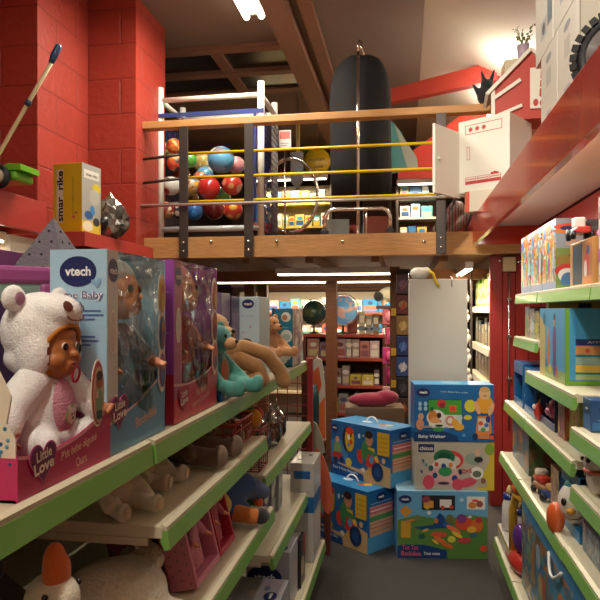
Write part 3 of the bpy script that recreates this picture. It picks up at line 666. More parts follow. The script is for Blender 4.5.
# ---- generic soft animals
def soft_toy(lab, loc, rz, s, col, cat='soft toy', ears='round', col2=None, ribbon=None, pose='sit', group=None, nosec='2a1a14', name='soft_toy', legs=1.0, patchc=None, feetc=None):
    t = thing(name, lab, cat, loc, rz, group); m = plush(col); m2 = plush(col2 or col)
    L = .11 * legs
    caps = [([(sx * .05 * s, 0, .16 * s), (sx * .10 * s, -.04 * s, .10 * s), (sx * .11 * s, -.09 * s, .055 * s)], [.034 * s, .030 * s, .027 * s]) for sx in (-1, 1)]
    caps += [([(sx * .04 * s, -.01 * s, .045 * s), (sx * .07 * s, -.08 * s, .040 * s), (sx * .085 * s, (-.05 - L) * s, .035 * s)], [.042 * s, .036 * s, .033 * s]) for sx in (-1, 1)]
    remesh('body', [((0, .01 * s, .10 * s), (.075 * s, .065 * s, .10 * s))] + [((sx * .088 * s, (-.06 - L) * s, .045 * s), (.032 * s, .026 * s, .042 * s)) for sx in (-1, 1)], m, t, .007 * s + .001, caps=caps)
    hd = remesh('head', [((0, -.01 * s, .245 * s), (.072 * s, .068 * s, .066 * s))], m, t, .006 * s + .001)
    MB().ball((0, -.075 * s, .228 * s), (.036 * s, .034 * s, .028 * s), m2, None, 16, 10).build('muzzle', hd)
    MB().ball((0, -.108 * s, .238 * s), (.012 * s, .008 * s, .009 * s), mat(nosec, .4), None, 10, 6).build('nose', hd)
    for sx in (-1, 1):
        MB().ball((sx * .028 * s, -.068 * s, .262 * s), (.008 * s, .006 * s, .009 * s), EYE, None, 10, 6).build('eye', hd)
        if ears == 'round': MB().ball((sx * .062 * s, .005 * s, .300 * s), (.028 * s, .014 * s, .028 * s), m, None, 14, 8).build('ear', hd)
        elif ears == 'long': MB().tube([(sx * .045 * s, .0, .295 * s), (sx * .085 * s, -.01 * s, .29 * s), (sx * .105 * s, -.03 * s, .22 * s), (sx * .10 * s, -.04 * s, .16 * s)], [.014 * s, .022 * s, .028 * s, .012 * s], m2, 10).build('ear', hd)
        elif ears == 'lop': MB().ball((sx * .085 * s, .0, .265 * s), (.036 * s, .014 * s, .018 * s), m, (0, sx * .5, 0), 14, 8).build('ear', hd)
        if feetc: MB().ball((sx * .088 * s, (-.083 - L) * s, .045 * s), (.022 * s, .006 * s, .030 * s), plush(feetc), None, 12, 8).build('foot_pad', t)
    if ribbon:
        mb = MB().tube([(.058 * s * math.cos(2 * PI * i / 18), -.0 + .052 * s * math.sin(2 * PI * i / 18), .185 * s) for i in range(18)], .010 * s, mat(ribbon, .6), 8, closed=True)
        for sx in (-1, 1): mb.ball((sx * .03 * s, -.068 * s, .180 * s), (.028 * s, .010 * s, .018 * s), mat(ribbon, .6), (0, sx * .4, 0), 12, 8)
        mb.build('ribbon', t)
    return t
# ================================================================ LEFT-HAND GOODS
Z1, Z2, Z3, ZB2, ZB3, ZD = 1.147, .961, .698, .808, .508, .153
# upper shelf beyond the doll boxes
t = soft_toy('tan long-legged soft toy whose legs dangle over the upper shelf edge', (-.68, 2.12, Z1), math.radians(72), .88, 'b88a58', ears='lop', col2='c8a070', name='soft_toy')
remesh('long_leg', [], plush('b88a58'), t, .008, caps=[([(.0, -.05, .11), (.05, -.10, .155), (.13, -.15, .125), (.20, -.17, .055), (.215, -.175, .02)], [.024, .026, .027, .028, .030])])
remesh('long_leg', [], plush('a87a4a'), t, .008, caps=[([(-.02, -.05, .09), (.03, -.10, .11), (.08, -.14, .08), (.10, -.15, .035)], [.030, .030, .030, .030])])
t = soft_toy('small teal hooded soft monkey sitting in a blue tray box', (-.605, 1.93, Z1 + .012), math.radians(78), .72, '4f9a90', ears='round', col2='c89a6a', name='soft_monkey', cat='soft toy')
mb = MB(); patch(mb, (0, .0072, .072), (.054, .047, .072), 0, .1, .5, .5, plush('b8643c'), .003); mb.build('chest_patch', t)
t = thing('tray_box', 'low blue card tray around the teal soft monkey', 'box', (-.60, 1.93, Z1), PI / 2)
tr = MB(); tray(.17, .085, .1, lambda q: .035 + .02 * abs(q - .5), '1f5a94', '6fa0c8', t)
mb = MB(); draw(mb, lambda u, v, e: (-.085 + u, -.0425 - e, v), .17, .04, [('e', .25, .5, .3, .4, 'd8c8a0'), ('e', .7, .45, .28, .35, 'b8d0d8'), ('r', .42, .2, .55, .8, 'c89a6a')]); mb.build('printed_pictures', t)
babyface = [('e', .42, .36, .085, .105, 'd8a884'), ('e', .42, .425, .075, .05, '5a3a24'), ('e', .48, .20, .13, .11, 'b8a848'), ('e', .30, .21, .04, .07, 'd8a884')]
def vbox(lab, w, d, h, Xf, y0, z, col, art=None, logos=None, texts=None, name='carton', group=None, rz=PI / 2, body=None, handle=None, cat='box'):
    return carton(name, lab, cat, w, d, h, (Xf - d / 2, y0 + w / 2, z), rz, col, art, logos, texts, group, handle, body)
t = vbox('tall pale blue carton with a printed baby, between the tan toy and the teal carton', .20, .10, .335, -.605, 2.55, Z1 + .004, 'b9cfd8', {'left': babyface + [('e', .6, .62, .02, .02, 'c8a0b8'), ('e', .3, .55, .015, .015, 'c8a0b8')]}, {'left': vlogo(.5, .91, .058, 1.35)}, {'left': [('t', .5, .76, .018, 'lumi doudou', '6a8ab0', {'w': .6})]})
for k, (y, h, c) in enumerate(((2.28, .345, '6a5a80'), (2.42, .335, '55486c'))):
    vbox(('shorter', 'taller')[h > .34] + ' dusky purple toy carton behind the tan soft toy', .12, .12, h, -.69, y, Z1 + .004, c, {'left': [('r', .1, .1, .9, .5, '8a7a9c'), ('e', .5, .75, .1, .06, '2a2448')], 'front': [('r', .1, .1, .9, .8, '7c6a90')]})
t = vbox('teal carton with round pictures on the end of the upper shelf', .30, .105, .285, -.545, 3.0, Z1 + .006, '14718c', {'left': [('e', .68, .85, .085, .085, 'c8d4d0'), ('e', .62, .84, .05, .05, 'b07850'), ('e', .70, .52, .105, .11, 'c8d4d0'), ('e', .70, .5, .07, .06, '9ab0a8'), ('e', .62, .19, .12, .10, 'c8d4d0'), ('e', .55, .1, .07, .06, 'd8dcd0'), ('r', .2, .66, .8, .68, '5aa0b4'), ('r', .0, .0, .15, 1, '0f5a72'), ('r', .1, .3, .45, .42, '1a1a24')],
     'front': [('r', .0, 0, 1, 1, printed(5, ('b0a8a0', '8a7c78', 'c8c0b4', '6a5a58', 'd8d0c8'), 22))]})
soft_toy('small peach teddy hugging the side of the teal carton', (-.635, 2.90, Z1 + .06), math.radians(60), .62, 'c08a5c', ears='round', group=None)
t = thing('plastic_scoop', 'clear plastic cone toy tucked under the peach teddy', 'toy', (-.62, 2.86, Z1 + .004), .4)
MB().lathe([(.055, 0), (.058, .01), (.030, .06), (.012, .066)], mat('9fb8c0', .2, trans=.5), n=20).build('cone', t); MB().lathe([(.02, .066), (.02, .075), (.001, .078)], mat('222430', .4), n=16).build('cap', t)
# pyramid-shaped grey felt stand behind the pale blue box
t = thing('display_pyramid', 'grey perforated pyramid rising behind the pale blue doll box', 'display stand', (-.86, 1.414, 1.502))
mb = MB(); q = .082; mb.add([(-q, -q, 0), (q, -q, 0), (q, q, 0), (-q, q, 0), (0, 0, .158)], [(3, 2, 1, 0), (0, 1, 4), (1, 2, 4), (2, 3, 4), (3, 0, 4)], mat('6c6870', .8, bump=.4, bscale=120))
mb.build('shell', t, loc=(0, 0, 0))
hm = MB()
for z, xs in ((.03, (-.045, -.015, .015, .045)), (.062, (-.032, 0, .032)), (.094, (-.016, .016)), (.122, (0,))):
    for x in xs:
        for fc_ in (0, 1):
            yy = -q * (1 - z / .158) - .0006
            p = (x, yy, z) if fc_ == 0 else (-yy, x, z)
            hm.lathe([(.0005, 0), (.0035, 0), (.003, .001), (.0004, .0012)], mat('26242a', .8), p, 8, (PI / 2, 0, 0) if fc_ == 0 else (0, PI / 2, 0))
ho = hm.build('perforations', t); ho['kind'] = 'stuff'
carton('carton', 'plain grey carton under the grey perforated pyramid', 'box', .11, .11, .352, (-.86, 1.414, Z1 + .002), 0, '6a6870', {'front': [('r', .1, .1, .9, .4, '7c7a80')]})
# window-shaped toy with pink frame behind the bear
t = thing('toy_play_set', 'pink-framed teal toy pack standing behind the bear-suit doll', 'box', (-.90, 1.16, Z1 + .003), PI / 2 - .75)
MB().box((-.16, -.03, 0), (.16, .03, .365), card('8aa49c')).build('box_body', t)
fm = MB(); fm.box((-.165, -.036, .335), (.165, .034, .375), card('a0508c'), bev=.01); fm.box((.135, -.036, 0), (.165, .034, .34), card('a0508c'), bev=.01); fm.box((-.165, -.036, 0), (-.135, .034, .34), card('a0508c'), bev=.01); fm.build('frame', t)
mb = MB(); draw(mb, lambda u, v, e: (u, -.031 - e, v), 1, 1, [('r', .06, .28, .10, .31, 'c8b040'), ('e', .0, .29, .006, .006, '222222'), ('p', [(-.13, .1), (.13, .08), (.13, .16), (-.13, .2)], 'b0b8a8')]); mb.build('printed_pictures', t, fix=False)
carton('carton', 'mauve carton edge behind the pink-framed pack', 'box', .26, .07, .42, (-.955, 1.37, Z1 + .003), PI / 2, '8a4a88', {'front': [('r', .1, .1, .9, .9, 'a87aa0')], 'left': [('e', .5, .9, .05, .03, '2a2a5c')]})
# ---------- second shelf of the middle bay
for k, (x, y, rz, s, lab) in enumerate(((-.665, 1.36, 62, .52, 'cream lamb soft toy with teal ribbon nearest the cut end of the board'), (-.70, 1.57, 86, .58, 'cream lamb soft toy with teal ribbon beside the brown donkey'))):
    soft_toy(lab, (x, y, Z2), math.radians(rz), s, 'd6cfb8', ears='lop', ribbon='2a7a80', group='cream lambs on the second shelf', feetc='c0b090', name='soft_lamb')
soft_toy('grey-brown donkey soft toy with long legs and pale drooping ears', (-.70, 1.84, Z2), math.radians(88), .85, '6f5a48', ears='long', col2='b8ac94', legs=1.25, name='soft_donkey')
def basket(lab, loc, w, d, h, col, rz=PI / 2):
    t = thing('wire_basket', lab, 'basket', loc, rz); m = mat(col, .4); r = .003
    mb = MB()
    for z in (0.004, h * .33, h * .66): mb.tube([(-w / 2, -d / 2, z), (w / 2, -d / 2, z), (w / 2, d / 2, z), (-w / 2, d / 2, z)], r, m, 6, closed=True)
    n = int(w / .03)
    for i in range(n + 1):
        x = -w / 2 + w * i / n
        mb.tube([(x, -d / 2, h), (x, -d / 2, .004), (x, d / 2, .004), (x, d / 2, h)], r * .8, m, 6)
    k = int(d / .03)
    for i in range(k + 1):
        y = -d / 2 + d * i / k
        mb.tube([(-w / 2, y, h), (-w / 2, y, .004), (w / 2, y, .004), (w / 2, y, h)], r * .8, m, 6)
    mb.build('wire_mesh', t)
    MB().tube([(-w / 2, -d / 2, h), (w / 2, -d / 2, h), (w / 2, d / 2, h), (-w / 2, d / 2, h)], .005, m, 8, closed=True).build('rim', t)
    return t
basket('red wire basket holding soft rabbits, next to the brown donkey', (-.665, 2.085, Z2 + .004), .26, .22, .085, 'a02820')
soft_toy('brown rabbit soft toy with pale ears peeking over the red basket', (-.66, 2.04, Z2 + .012), math.radians(75), .56, '8a7358', ears='long', col2='c8b898', name='soft_rabbit')
soft_toy('ginger soft toy slumped in the red basket behind the rabbit', (-.64, 2.14, Z2 + .012), math.radians(100), .50, '8c4a30', ears='round', name='soft_toy')
# fruit-coloured balls and parrot in the red crate
basket('red crate of yellow and green soft fruit under the tan legs', (-.625, 2.36, ZB2 + .004), .14, .16, .16, '8c2228')
for k, (x, y, z, r, c, lab) in enumerate(((-.585, 2.33, .20, .042, 'd08a1c', 'orange-yellow soft ball on top of the red crate'), (-.63, 2.33, .23, .030, '6a8a34', 'green soft ball behind the orange one in the red crate'), (-.585, 2.41, .205, .030, 'b83a24', 'red soft ball beside the orange one in the red crate'), (-.63, 2.41, .21, .034, 'c8a838', 'pale yellow soft ball at the back of the red crate'))):
    t = thing('soft_ball', lab, 'ball', (x, y, ZB2 + z - .0), 0, 'soft balls in the red crate'); MB().ball((0, 0, 0), r, plush(c)).build('ball_body', t)
    MB().ball((0, 0, r * .98), (r * .3, r * .3, r * .12), plush('4a7a30'), None, 10, 6).build('leaf_cap', t)
for k in range(4):
    t = thing('soft_ball', 'soft ball lying low inside the red crate', 'ball', (-.59 - .07 * (k % 2), 2.325 + .07 * (k // 2), ZB2 + .055 + .0 * k), 0, 'soft balls in the red crate'); MB().ball((0, 0, 0), .035, plush(('a03a2c', '4a6a3a', '2a4a7a', 'b88a30')[k])).build('ball_body', t)
    t['label'] = ('rusty red', 'moss green', 'blue', 'mustard')[k] + ' soft ball lying low inside the red crate'
# clear bags on the far second shelf
for k, (y, x, c1, c2, lab) in enumerate(((2.58, -.615, 'c06a48', '3a6a4a', 'clear bag of orange and green toy animals'), (2.80, -.61, 'a0604a', '6a7a58', 'clear bag of small figures by the red wire grid'), (2.97, -.62, '4a6a40', 'a87a58', 'clear bag of farm animals at the wire grid end'))):
    t = thing('toy_bag', lab, 'bag', (x, y, ZB2 + .003), PI / 2 + .1 * k, 'clear bags on the far second shelf')
    rr = random.Random(k); it = MB()
    for j in range(8): it.ball((rr.uniform(-.05, .05), rr.uniform(-.03, .03), rr.uniform(.02, .11)), (rr.uniform(.014, .026), .016, rr.uniform(.014, .026)), plastic(rr.choice((c1, c2, 'b8a088', '8c3a34'))), None, 10, 7)
    o = it.build('contents', t); o['kind'] = 'stuff'
    bag = MB(); n = 20; vs = []; fs = []
    for i, (z, a_, b_) in enumerate(((0, .06, .035), (.03, .078, .05), (.1, .07, .05), (.14, .06, .02), (.165, .045, .004))):
        for j in range(n): th = 2 * PI * j / n; vs.append((a_ * math.cos(th), b_ * math.sin(th) * (1 + .12 * math.sin(5 * th)), z))
    for i in range(4):
        for j in range(n): fs.append((i * n + j, i * n + (j + 1) % n, (i + 1) * n + (j + 1) % n, (i + 1) * n + j))
    bag.add(vs, fs, clear_film(), True); bag.build('film', t)
    MB().box((-.045, -.002, .160), (.045, .002, .185), card(('a84a3a', '5a3a2a', '8a9a5a')[k])).build('header_card', t)
# red wire grid at the end of the shelving
t = thing('wire_grid', 'red wire grid panel closing the end of the shelving', 'grid panel', (-1.0, 3.445, .40)); m = mat('8c2224', .4); g = MB()
for i in range(9): g.tube([(.46 * i / 8, 0, 0), (.46 * i / 8, 0, .74)], .003, m, 6)
for i in range(13): g.tube([(0, .004, .74 * i / 12), (.46, .004, .74 * i / 12)], .003, m, 6)
g.build('wire_mesh', t); MB().box((.46, -.012, -.38), (.49, .012, .76), m, bev=.003).build('post', t); MB().box((-.02, -.012, -.38), (.0, .012, .76), m, bev=.003).build('post', t)
# ---------- third shelf
def goose():
    t = thing('soft_goose', 'white soft goose with an orange bill under the upper shelf', 'soft toy', (-.640, .955, Z3 + .004), math.radians(72))
    m = plush('d8d0b8')
    remesh('body', [((0, .03, .085), (.085, .12, .085)), ((0, .13, .12), (.03, .05, .035)), ((0, -.055, .13), (.05, .05, .06))], m, t, .007, caps=[([(0, -.05, .13), (0, -.075, .2), (0, -.07, .255)], [.05, .04, .040])])
    hd = remesh('head', [((0, -.075, .255), (.044, .046, .044))], m, t, .005)
    remesh('bill', [((0, -.085, .302), (.026, .020, .034)), ((0, -.080, .318), (.021, .016, .032))], plush('d0682a'), hd, .004)
    for sx in (-1, 1): MB().ball((sx * .034, -.098, .276), .0055, EYE, None, 10, 6).build('eye', hd)
    for sx in (-1, 1): remesh('wing', [((sx * .085, .05, .10), (.022, .085, .05))], m, t, .006)
    for sx in (-1, 1): MB().ball((sx * .045, -.10, .012), (.035, .05, .012), plush('c8642a')).build('foot', t)
    return t
g = goose()
t = thing('soft_cat', 'big fluffy white soft cat lying at the shelf front by the goose', 'soft toy', (-.63, 1.30, Z3 + .003), math.radians(84)); t.scale = (1, 1, .80)
fl_ = mat('d6ccb4', .95, bump=.9, bscale=90, var=.2, vscale=50, sheen=.4)
remesh('body', [((0, .02, .10), (.15, .12, .10)), ((.10, .04, .085), (.09, .09, .08)), ((-.12, .0, .09), (.09, .09, .085))], fl_, t, .009, caps=[([(.05, -.06, .05), (.06, -.13, .04)], [.045, .04]), ([(-.08, -.06, .05), (-.09, -.13, .04)], [.045, .04])])
hd = remesh('head', [((.20, .06, .11), (.06, .06, .055))], fl_, t, .007)
for sx in (-1, 1): MB().ball((.21 + sx * .03, .06, .165), (.018, .010, .022), fl_, None, 10, 8).build('ear', hd); MB().ball((.245, .045 + sx * .018 - .02, .12), .006, EYE, None, 8, 6).build('eye', hd)
MB().tube([(-.2, .03, .06), (-.24, -.02, .05), (-.24, -.08, .04)], [.03, .032, .022], fl_, 12).build('tail', t)
soft_toy('dark grey soft dog half hidden behind the white goose', (-.87, 1.13, Z3 + .003), math.radians(60), .95, '3e3830', ears='lop', name='soft_dog')
def pink_pack(lab, y0, w, X_, edge, inner):
    t = thing('doll_pack', lab, 'box', (X_, y0 + w / 2, Z3 + .006), PI / 2, 'pink doll packs on the third shelf', (math.radians(-14), 0, PI / 2))
    d, h = .075, .235
    MB().box((-w / 2, d / 2 - .004, 0), (w / 2, d / 2, h), card(inner)).build('back_card', t)
    for sx in (-1, 1):
        b = MB().box((sx * w / 2, -d / 2, 0), (sx * (w / 2 - .012), d / 2 - .004, h), card(edge), bev=.002)
        if sx < 0:
            fn, W, H = facefn('left', w, d, h); its = []
            for i in range(9):
                for j in range(3): its.append(('e', .2 + .3 * j, .06 + .11 * i + (.05 if j % 2 else 0), .014, .014, '8a6a78'))
            draw(b, fn, W, H, its)
        b.build('side_panel', t)
    MB().box((-w / 2 + .012, -d / 2, 0), (w / 2 - .012, d / 2 - .004, .018), card(edge)).build('bottom_panel', t)
    MB().box((-w / 2 + .012, -d / 2, h - .012), (w / 2 - .012, d / 2 - .004, h), card(edge)).build('top_panel', t)
    return t
pink_pack('pink doll pack with dotted side leaning beside the fluffy white cat', 1.53, .20, -.562, 'c8788c', 'b86a72'); pink_pack('pink doll pack with a red frame leaning next to the blue clown doll', 1.74, .15, -.562, 'b02a3c', 'b8606c')
pink_pack('pink doll pack set back behind the dotted pink pack', 1.535, .16, -.715, 'b86a80', 'a85a68'); doll('little doll with a brown bonnet in the pack set back behind the dotted one', (-.728, 1.615, Z3 + .032), PI / 2 - .4, .58, 'c88a98', '5a3624')
for y, s, c, lab in ((1.63, .58, 'c07888', 'little doll with brown hat inside the dotted pink pack'), (1.815, .55, 'a85060', 'little doll inside the red-framed pink pack')): doll(lab, (-.575, y, Z3 + .032), PI / 2, s, c, '5a3624')
# clown-like rag doll lying on the shelf
t = thing('rag_doll', 'rag doll in yellow shirt and blue trousers lying on the third shelf', 'doll', (-.61, 2.05, Z3 + .004), math.radians(80))
remesh('shirt', [((-.05, .0, .07), (.055, .05, .06))], plush('c0a03a'), t, .006); remesh('head', [((-.10, .02, .13), (.045, .045, .045))], plush('c08a60'), t, .005)
remesh('trousers', [], plush('1c3a6a'), t, .007, caps=[([(-.02, .0, .09), (.10, -.03, .10), (.19, -.06, .06)], [.05, .048, .030]), ([(-.03, -.02, .05), (.02, -.06, .045)], [.04, .03])])
remesh('leg', [], plush('b86a28'), t, .006, caps=[([(-.02, -.05, .045), (-.005, -.11, .035)], [.030, .028])])
remesh('shoe', [((.015, -.13, .032), (.036, .030, .026))], plush('1c1a1e'), t, .005)
for sx in (-1, 1): MB().ball((-.10 + sx * .016, -.022, .138), .005, EYE, None, 8, 6).build('eye', t)
t = thing('toy_dragon_head', 'orange and yellow hooked plastic toy at the end of the third shelf', 'toy', (-.545, 2.19, Z3 + .004), .3)
remesh('hook', [], plastic('d0561c'), t, .005, caps=[([(-.06, .0, .03), (-.03, 0, .085), (.01, 0, .075), (.022, 0, .03)], [.012, .014, .020, .018])]); MB().tube([(-.075, 0, .06), (-.04, -.01, .105), (0, -.01, .10)], .006, plastic('c8a02c'), 8).build('crest', t)
vbox('brown card carton standing behind the orange hooked toy', .12, .2, .17, -.63, 2.14, Z3 + .003, '7a4422', {'left': [('r', .1, .1, .9, .9, '8c5028')]})
# books, packs and little items on the far third shelf
cols_ = ['1f5a2c', '3a7a2c', '6a4a8a', '2a2a6a', '8a8a90', '5a3a4a', 'a0a4a0', '40304a']
y = 2.36
for k, c in enumerate(cols_):
    w_ = (.05, .07, .045, .06, .05, .08, .07, .06)[k]
    vbox(('lime green', 'bright green', 'lilac', 'navy', 'silver', 'plum', 'pale grey', 'dark violet')[k] + ' upright toy pack in the far third shelf row', w_, .14, .20 + .02 * (k % 3), -.57 - .012 * (k % 2), y, ZB3, c, {'left': [('e', .6, .6, .12, .2, 'c8c8c0'), ('r', .1, .1, .9, .25, '5a9a3a')], 'front': [('e', .5, .6, .16, .12, 'c0c0b0'), ('r', .1, .1, .9, .3, '888890')]}, group='upright packs on the far third shelf'); y += w_ + .012
t = thing('magazine_pack', 'flat blue and green pack lying on the upright packs', 'pack', (-.575, 2.50, ZB3 + .2425), PI / 2); MB().box((-.15, -.06, 0), (.15, .07, .012), card('26507a'), bev=.003).build('pack_body', t); mb = MB(); draw(mb, lambda u, v, e: (-.15 + u, -.06 + v, .012 + e), .3, .13, [('e', .3, .5, .3, .16, '4a8a5a'), ('e', .65, .5, .22, .16, '1a2a4a')]); mb.build('printed_pictures', t)
# ---------- base deck: grey cartons, toy, striped carton
def grey_box(lab, y0, w, d, h, Xf, z, dark=False):
    return vbox(lab, w, d, h, Xf, y0, z, 'a8a6b0', {'top': [('e', .3, .6, .16, .10, 'c8b8b0'), ('e', .55, .35, .12, .06, '6a6a80'), ('r', .1, .72, .9, .76, 'b8b8c4'), ('p', [(.6, .1), (.9, .1), (.9, .5), (.75, .6)], 'a89aa4')], 'left': [('r', 0, 0, 1, .18, '3a3a6a')], 'front': [('e', .6, .5, .25, .3, 'b0a8a8')]}, {'left': vlogo(.42, .55, .2, 1.5), 'top': vlogo(.22, .22, .13, 1.4)}, group='grey cartons on the base deck')
grey_box('grey carton with an oval badge, first in the pair on the base deck', 2.08, .20, .20, .165, -.47, ZD); grey_box('grey carton with an oval badge, second in the pair on the base deck', 2.30, .20, .20, .17, -.47, ZD)
grey_box('taller grey carton with two oval badges behind the pair on the base deck', 2.58, .19, .19, .25, -.48, ZD)
vbox('dark carton with a red corner behind the taller grey carton', .12, .16, .22, -.47, 2.80, ZD, '2a2224', {'front': [('r', .6, .6, 1, 1, 'a82c34'), ('e', .4, .4, .2, .2, 'c0a890')], 'top': [('r', .1, .1, .9, .9, '8a8684')]})
t = thing('ring_rattle', 'white ring toy with yellow figure standing on the base deck', 'toy', (-.53, 2.99, ZD + .002), PI / 2)
MB().tube([(.075 * math.cos(2 * PI * i / 28), 0, .085 + .075 * math.sin(2 * PI * i / 28)) for i in range(28)], .010, plastic('c8c4bc'), 10, closed=True).build('ring', t)
remesh('figure', [((0, 0, .07), (.03, .02, .03)), ((0, -.005, .11), (.022, .02, .022))], plastic('c89a2a'), t, .005)
vbox('tall white carton with a blue band at the end of the base deck', .26, .12, .50, -.455, 3.10, ZD, 'b8b4b0', {'left': [('r', 0, .50, 1, .66, '1c62a0'), ('r', .15, .84, .85, .92, '1c5a98'), ('r', .1, .03, .4, .06, 'a03a34'), ('r', .3, .70, .8, .71, '8a8a90')], 'top': [('e', .3, .7, .14, .10, '2a2a4a'), ('e', .7, .35, .14, .10, '2a2a4a')], 'front': [('r', 0, .50, 1, .66, '1c62a0'), ('r', .1, .1, .9, .45, 'c8c0bc')]})
vbox('flat blue carton jutting from under the third shelf', .24, .16, .07, -.50, 2.42, ZB3 - .175, '1f4f8c')  if False else None
# ================================================================ CARTONS AT THE END OF THE AISLE
def carton_on(name, lab, pl, pc, pr, z, h, col, art, logos, texts, group=None, handle=None, depth=None):
    A, B, D = onZ(*pl, z), onZ(*pc, z), onZ(*pr, z)
    ex = (B - A); w = ex.length; ex.normalize(); rz = math.atan2(ex.y, ex.x); d = depth or abs((D - B).dot(Vector((-ex.y, ex.x, 0))))
    ey = Vector((-ex.y, ex.x, 0)); c = B - ex * w / 2 + ey * d / 2
    return carton(name, lab, 'box', w, d, h, (c.x, c.y, z + .001), rz, col, art, logos, texts, group, handle)
def rider(x, y, s):   # printed child on a red ride-on with a big blue wheel
    return [('e', x - .145, y - .06, .09 * s, .13 * s, 'c03a2a', .2), ('e', x - .07, y - .08, .07 * s, .21 * s, '2f5f8c', .12), ('e', x - .05, y + .08, .12 * s, .20 * s, '3f7f4a', -.15), ('e', x, y + .28, .085 * s, .125 * s, 'b8805c'), ('e', x - .006, y + .355, .088 * s, .07 * s, '33221a'),
            ('p', [(x - .06, y - .20), (x - .035, y - .02), (x + .03, y + .07), (x + .10, y + .05), (x + .17, y - .08), (x + .18, y - .19), (x + .06, y - .23)], 'c03426'), ('e', x + .035, y - .08, .055 * s, .07 * s, '5f8cb8'), ('e', x + .115, y - .04, .04 * s, .08 * s, 'd8b040', .5), ('p', [(x - .04, y + .05), (x + .09, y + .05), (x + .08, y + .13), (x - .02, y + .13)], 'c8a83a'), ('e', x + .01, y + .05, .16 * s, .045 * s, '3f7f4a', -.25),
            ('e', x + .13, y - .27, .135 * s, .165 * s, '16305e'), ('e', x + .13, y - .27, .07 * s, .09 * s, '23477c'), ('r', x - .02, y - .36, x + .03, y - .26, 'd0a040'), ('e', x - .10, y - .30, .05 * s, .035 * s, 'd8d0c8', -.5)]
front_r = [('p', [(0, 0), (1, 0), (1, .34), (.8, .40), (.62, .28), (.5, .20), (0, .24)], 'c0a070'), ('p', [(0, 0), (.58, 0), (.56, .12), (0, .24)], '14407c'), ('p', [(0, .3), (.3, .3), (.3, .62), (.1, .68), (0, .62)], '3c7cb0')] + \
    [('e', .30, .70, .14, .24, '2a2c34'), ('e', .335, .70, .115, .225, 'c8a428'), ('e', .335, .86, .10, .07, 'c83a28'), ('e', .32, .74, .035, .05, 'e8e4d8'), ('e', .36, .66, .035, .05, 'c83a28'), ('e', .32, .60, .03, .03, '2f6fb0'), ('e', .36, .78, .02, .04, '1a1a20')] + \
    [('e', .12, .48, .10, .13, '6f9a5a'), ('e', .12, .66, .05, .06, 'c89878'), ('e', .12, .36, .15, .07, 'a83a38'), ('e', .09, .26, .06, .07, '16305e'), ('e', .2, .30, .05, .06, '16305e'), ('e', .50, .80, .03, .045, 'b8ccd8'), ('e', .57, .82, .018, .02, 'c8b83a'), ('e', .32, .28, .08, .08, 'c8b040')] + rider(.67, .50, 1.0) + \
    [('r', .80, .54, .99, .94, 'c8a02a'), ('r', .82, .60, .97, .61, '9a7820'), ('r', .82, .68, .97, .69, '9a7820'), ('r', .82, .76, .97, .77, '9a7820'), ('r', .82, .84, .97, .85, '9a7820'), ('e', .9, .45, .04, .05, 'c8a878')]
side_r = [('r', 0, 0, 1, .26, '4a94c0'), ('r', .08, .26, .95, .74, 'c89a7a'), ('r', .08, .62, .95, .72, 'c8606c'), ('r', .08, .50, .95, .58, '4a8a4a'), ('r', .08, .38, .95, .46, 'c07a5a'), ('r', .12, .66, .9, .68, 'e8d8c8'), ('r', .12, .42, .9, .43, 'e8d8c8'), ('r', .12, .32, .9, .335, 'a87a5a'), ('r', .1, .78, .9, .79, '9ac0dc')]
top_r = [('r', .0, .0, 1, 1, '2a7cb0'), ('e', .42, .5, .16, .10, 'd8e0e4'), ('e', .72, .45, .16, .14, 'b84a3a'), ('e', .78, .5, .10, .12, 'c8a83a'), ('e', .67, .5, .06, .1, '2f6f4a')]
def ride_box(lab, pl, pc, pr, z, h):
    return carton_on('carton', lab, pl, pc, pr, z, h, '1a5c96', {'front': front_r, 'right': side_r, 'top': top_r}, {'front': vlogo(.075, .87, .055, 1.6), 'right': vlogo(.5, .87, .075, 1.6)}, {'front': [('t', .27, .13, .05, 'Rock & Ride Motorbike', 'd8e0e8', {'w': .44, 'rot': -.05})]}, 'blue ride-on cartons', .10, .24)
ride_box('blue ride-on carton standing on the grey floor at the bottom of the pair', (313, 533.5), (367.5, 555), (395, 547), 0, .365)
ride_box('blue ride-on carton with white handle stacked on top of its twin', (331, 472.5), (390.5, 489), (409, 484), .367, .345)
t = thing('soft_toy', 'crimson folded cloth toy lying behind the upper ride-on carton', 'soft toy', onZ(368, 419, .75).to_tuple(), .2)
t.location = (onY(372, 415, 4.35).x, 4.35, .765)
remesh('body', [((0, 0, .04), (.17, .07, .05)), ((.1, 0, .055), (.09, .06, .05))], plush('8c1c38'), t, .008)
carton('carton', 'brown carton hidden behind the blue ride-on pair', 'box', .4, .25, .762, (onY(374, 415, 4.38).x, 4.38, 0), .1, '6a5038')
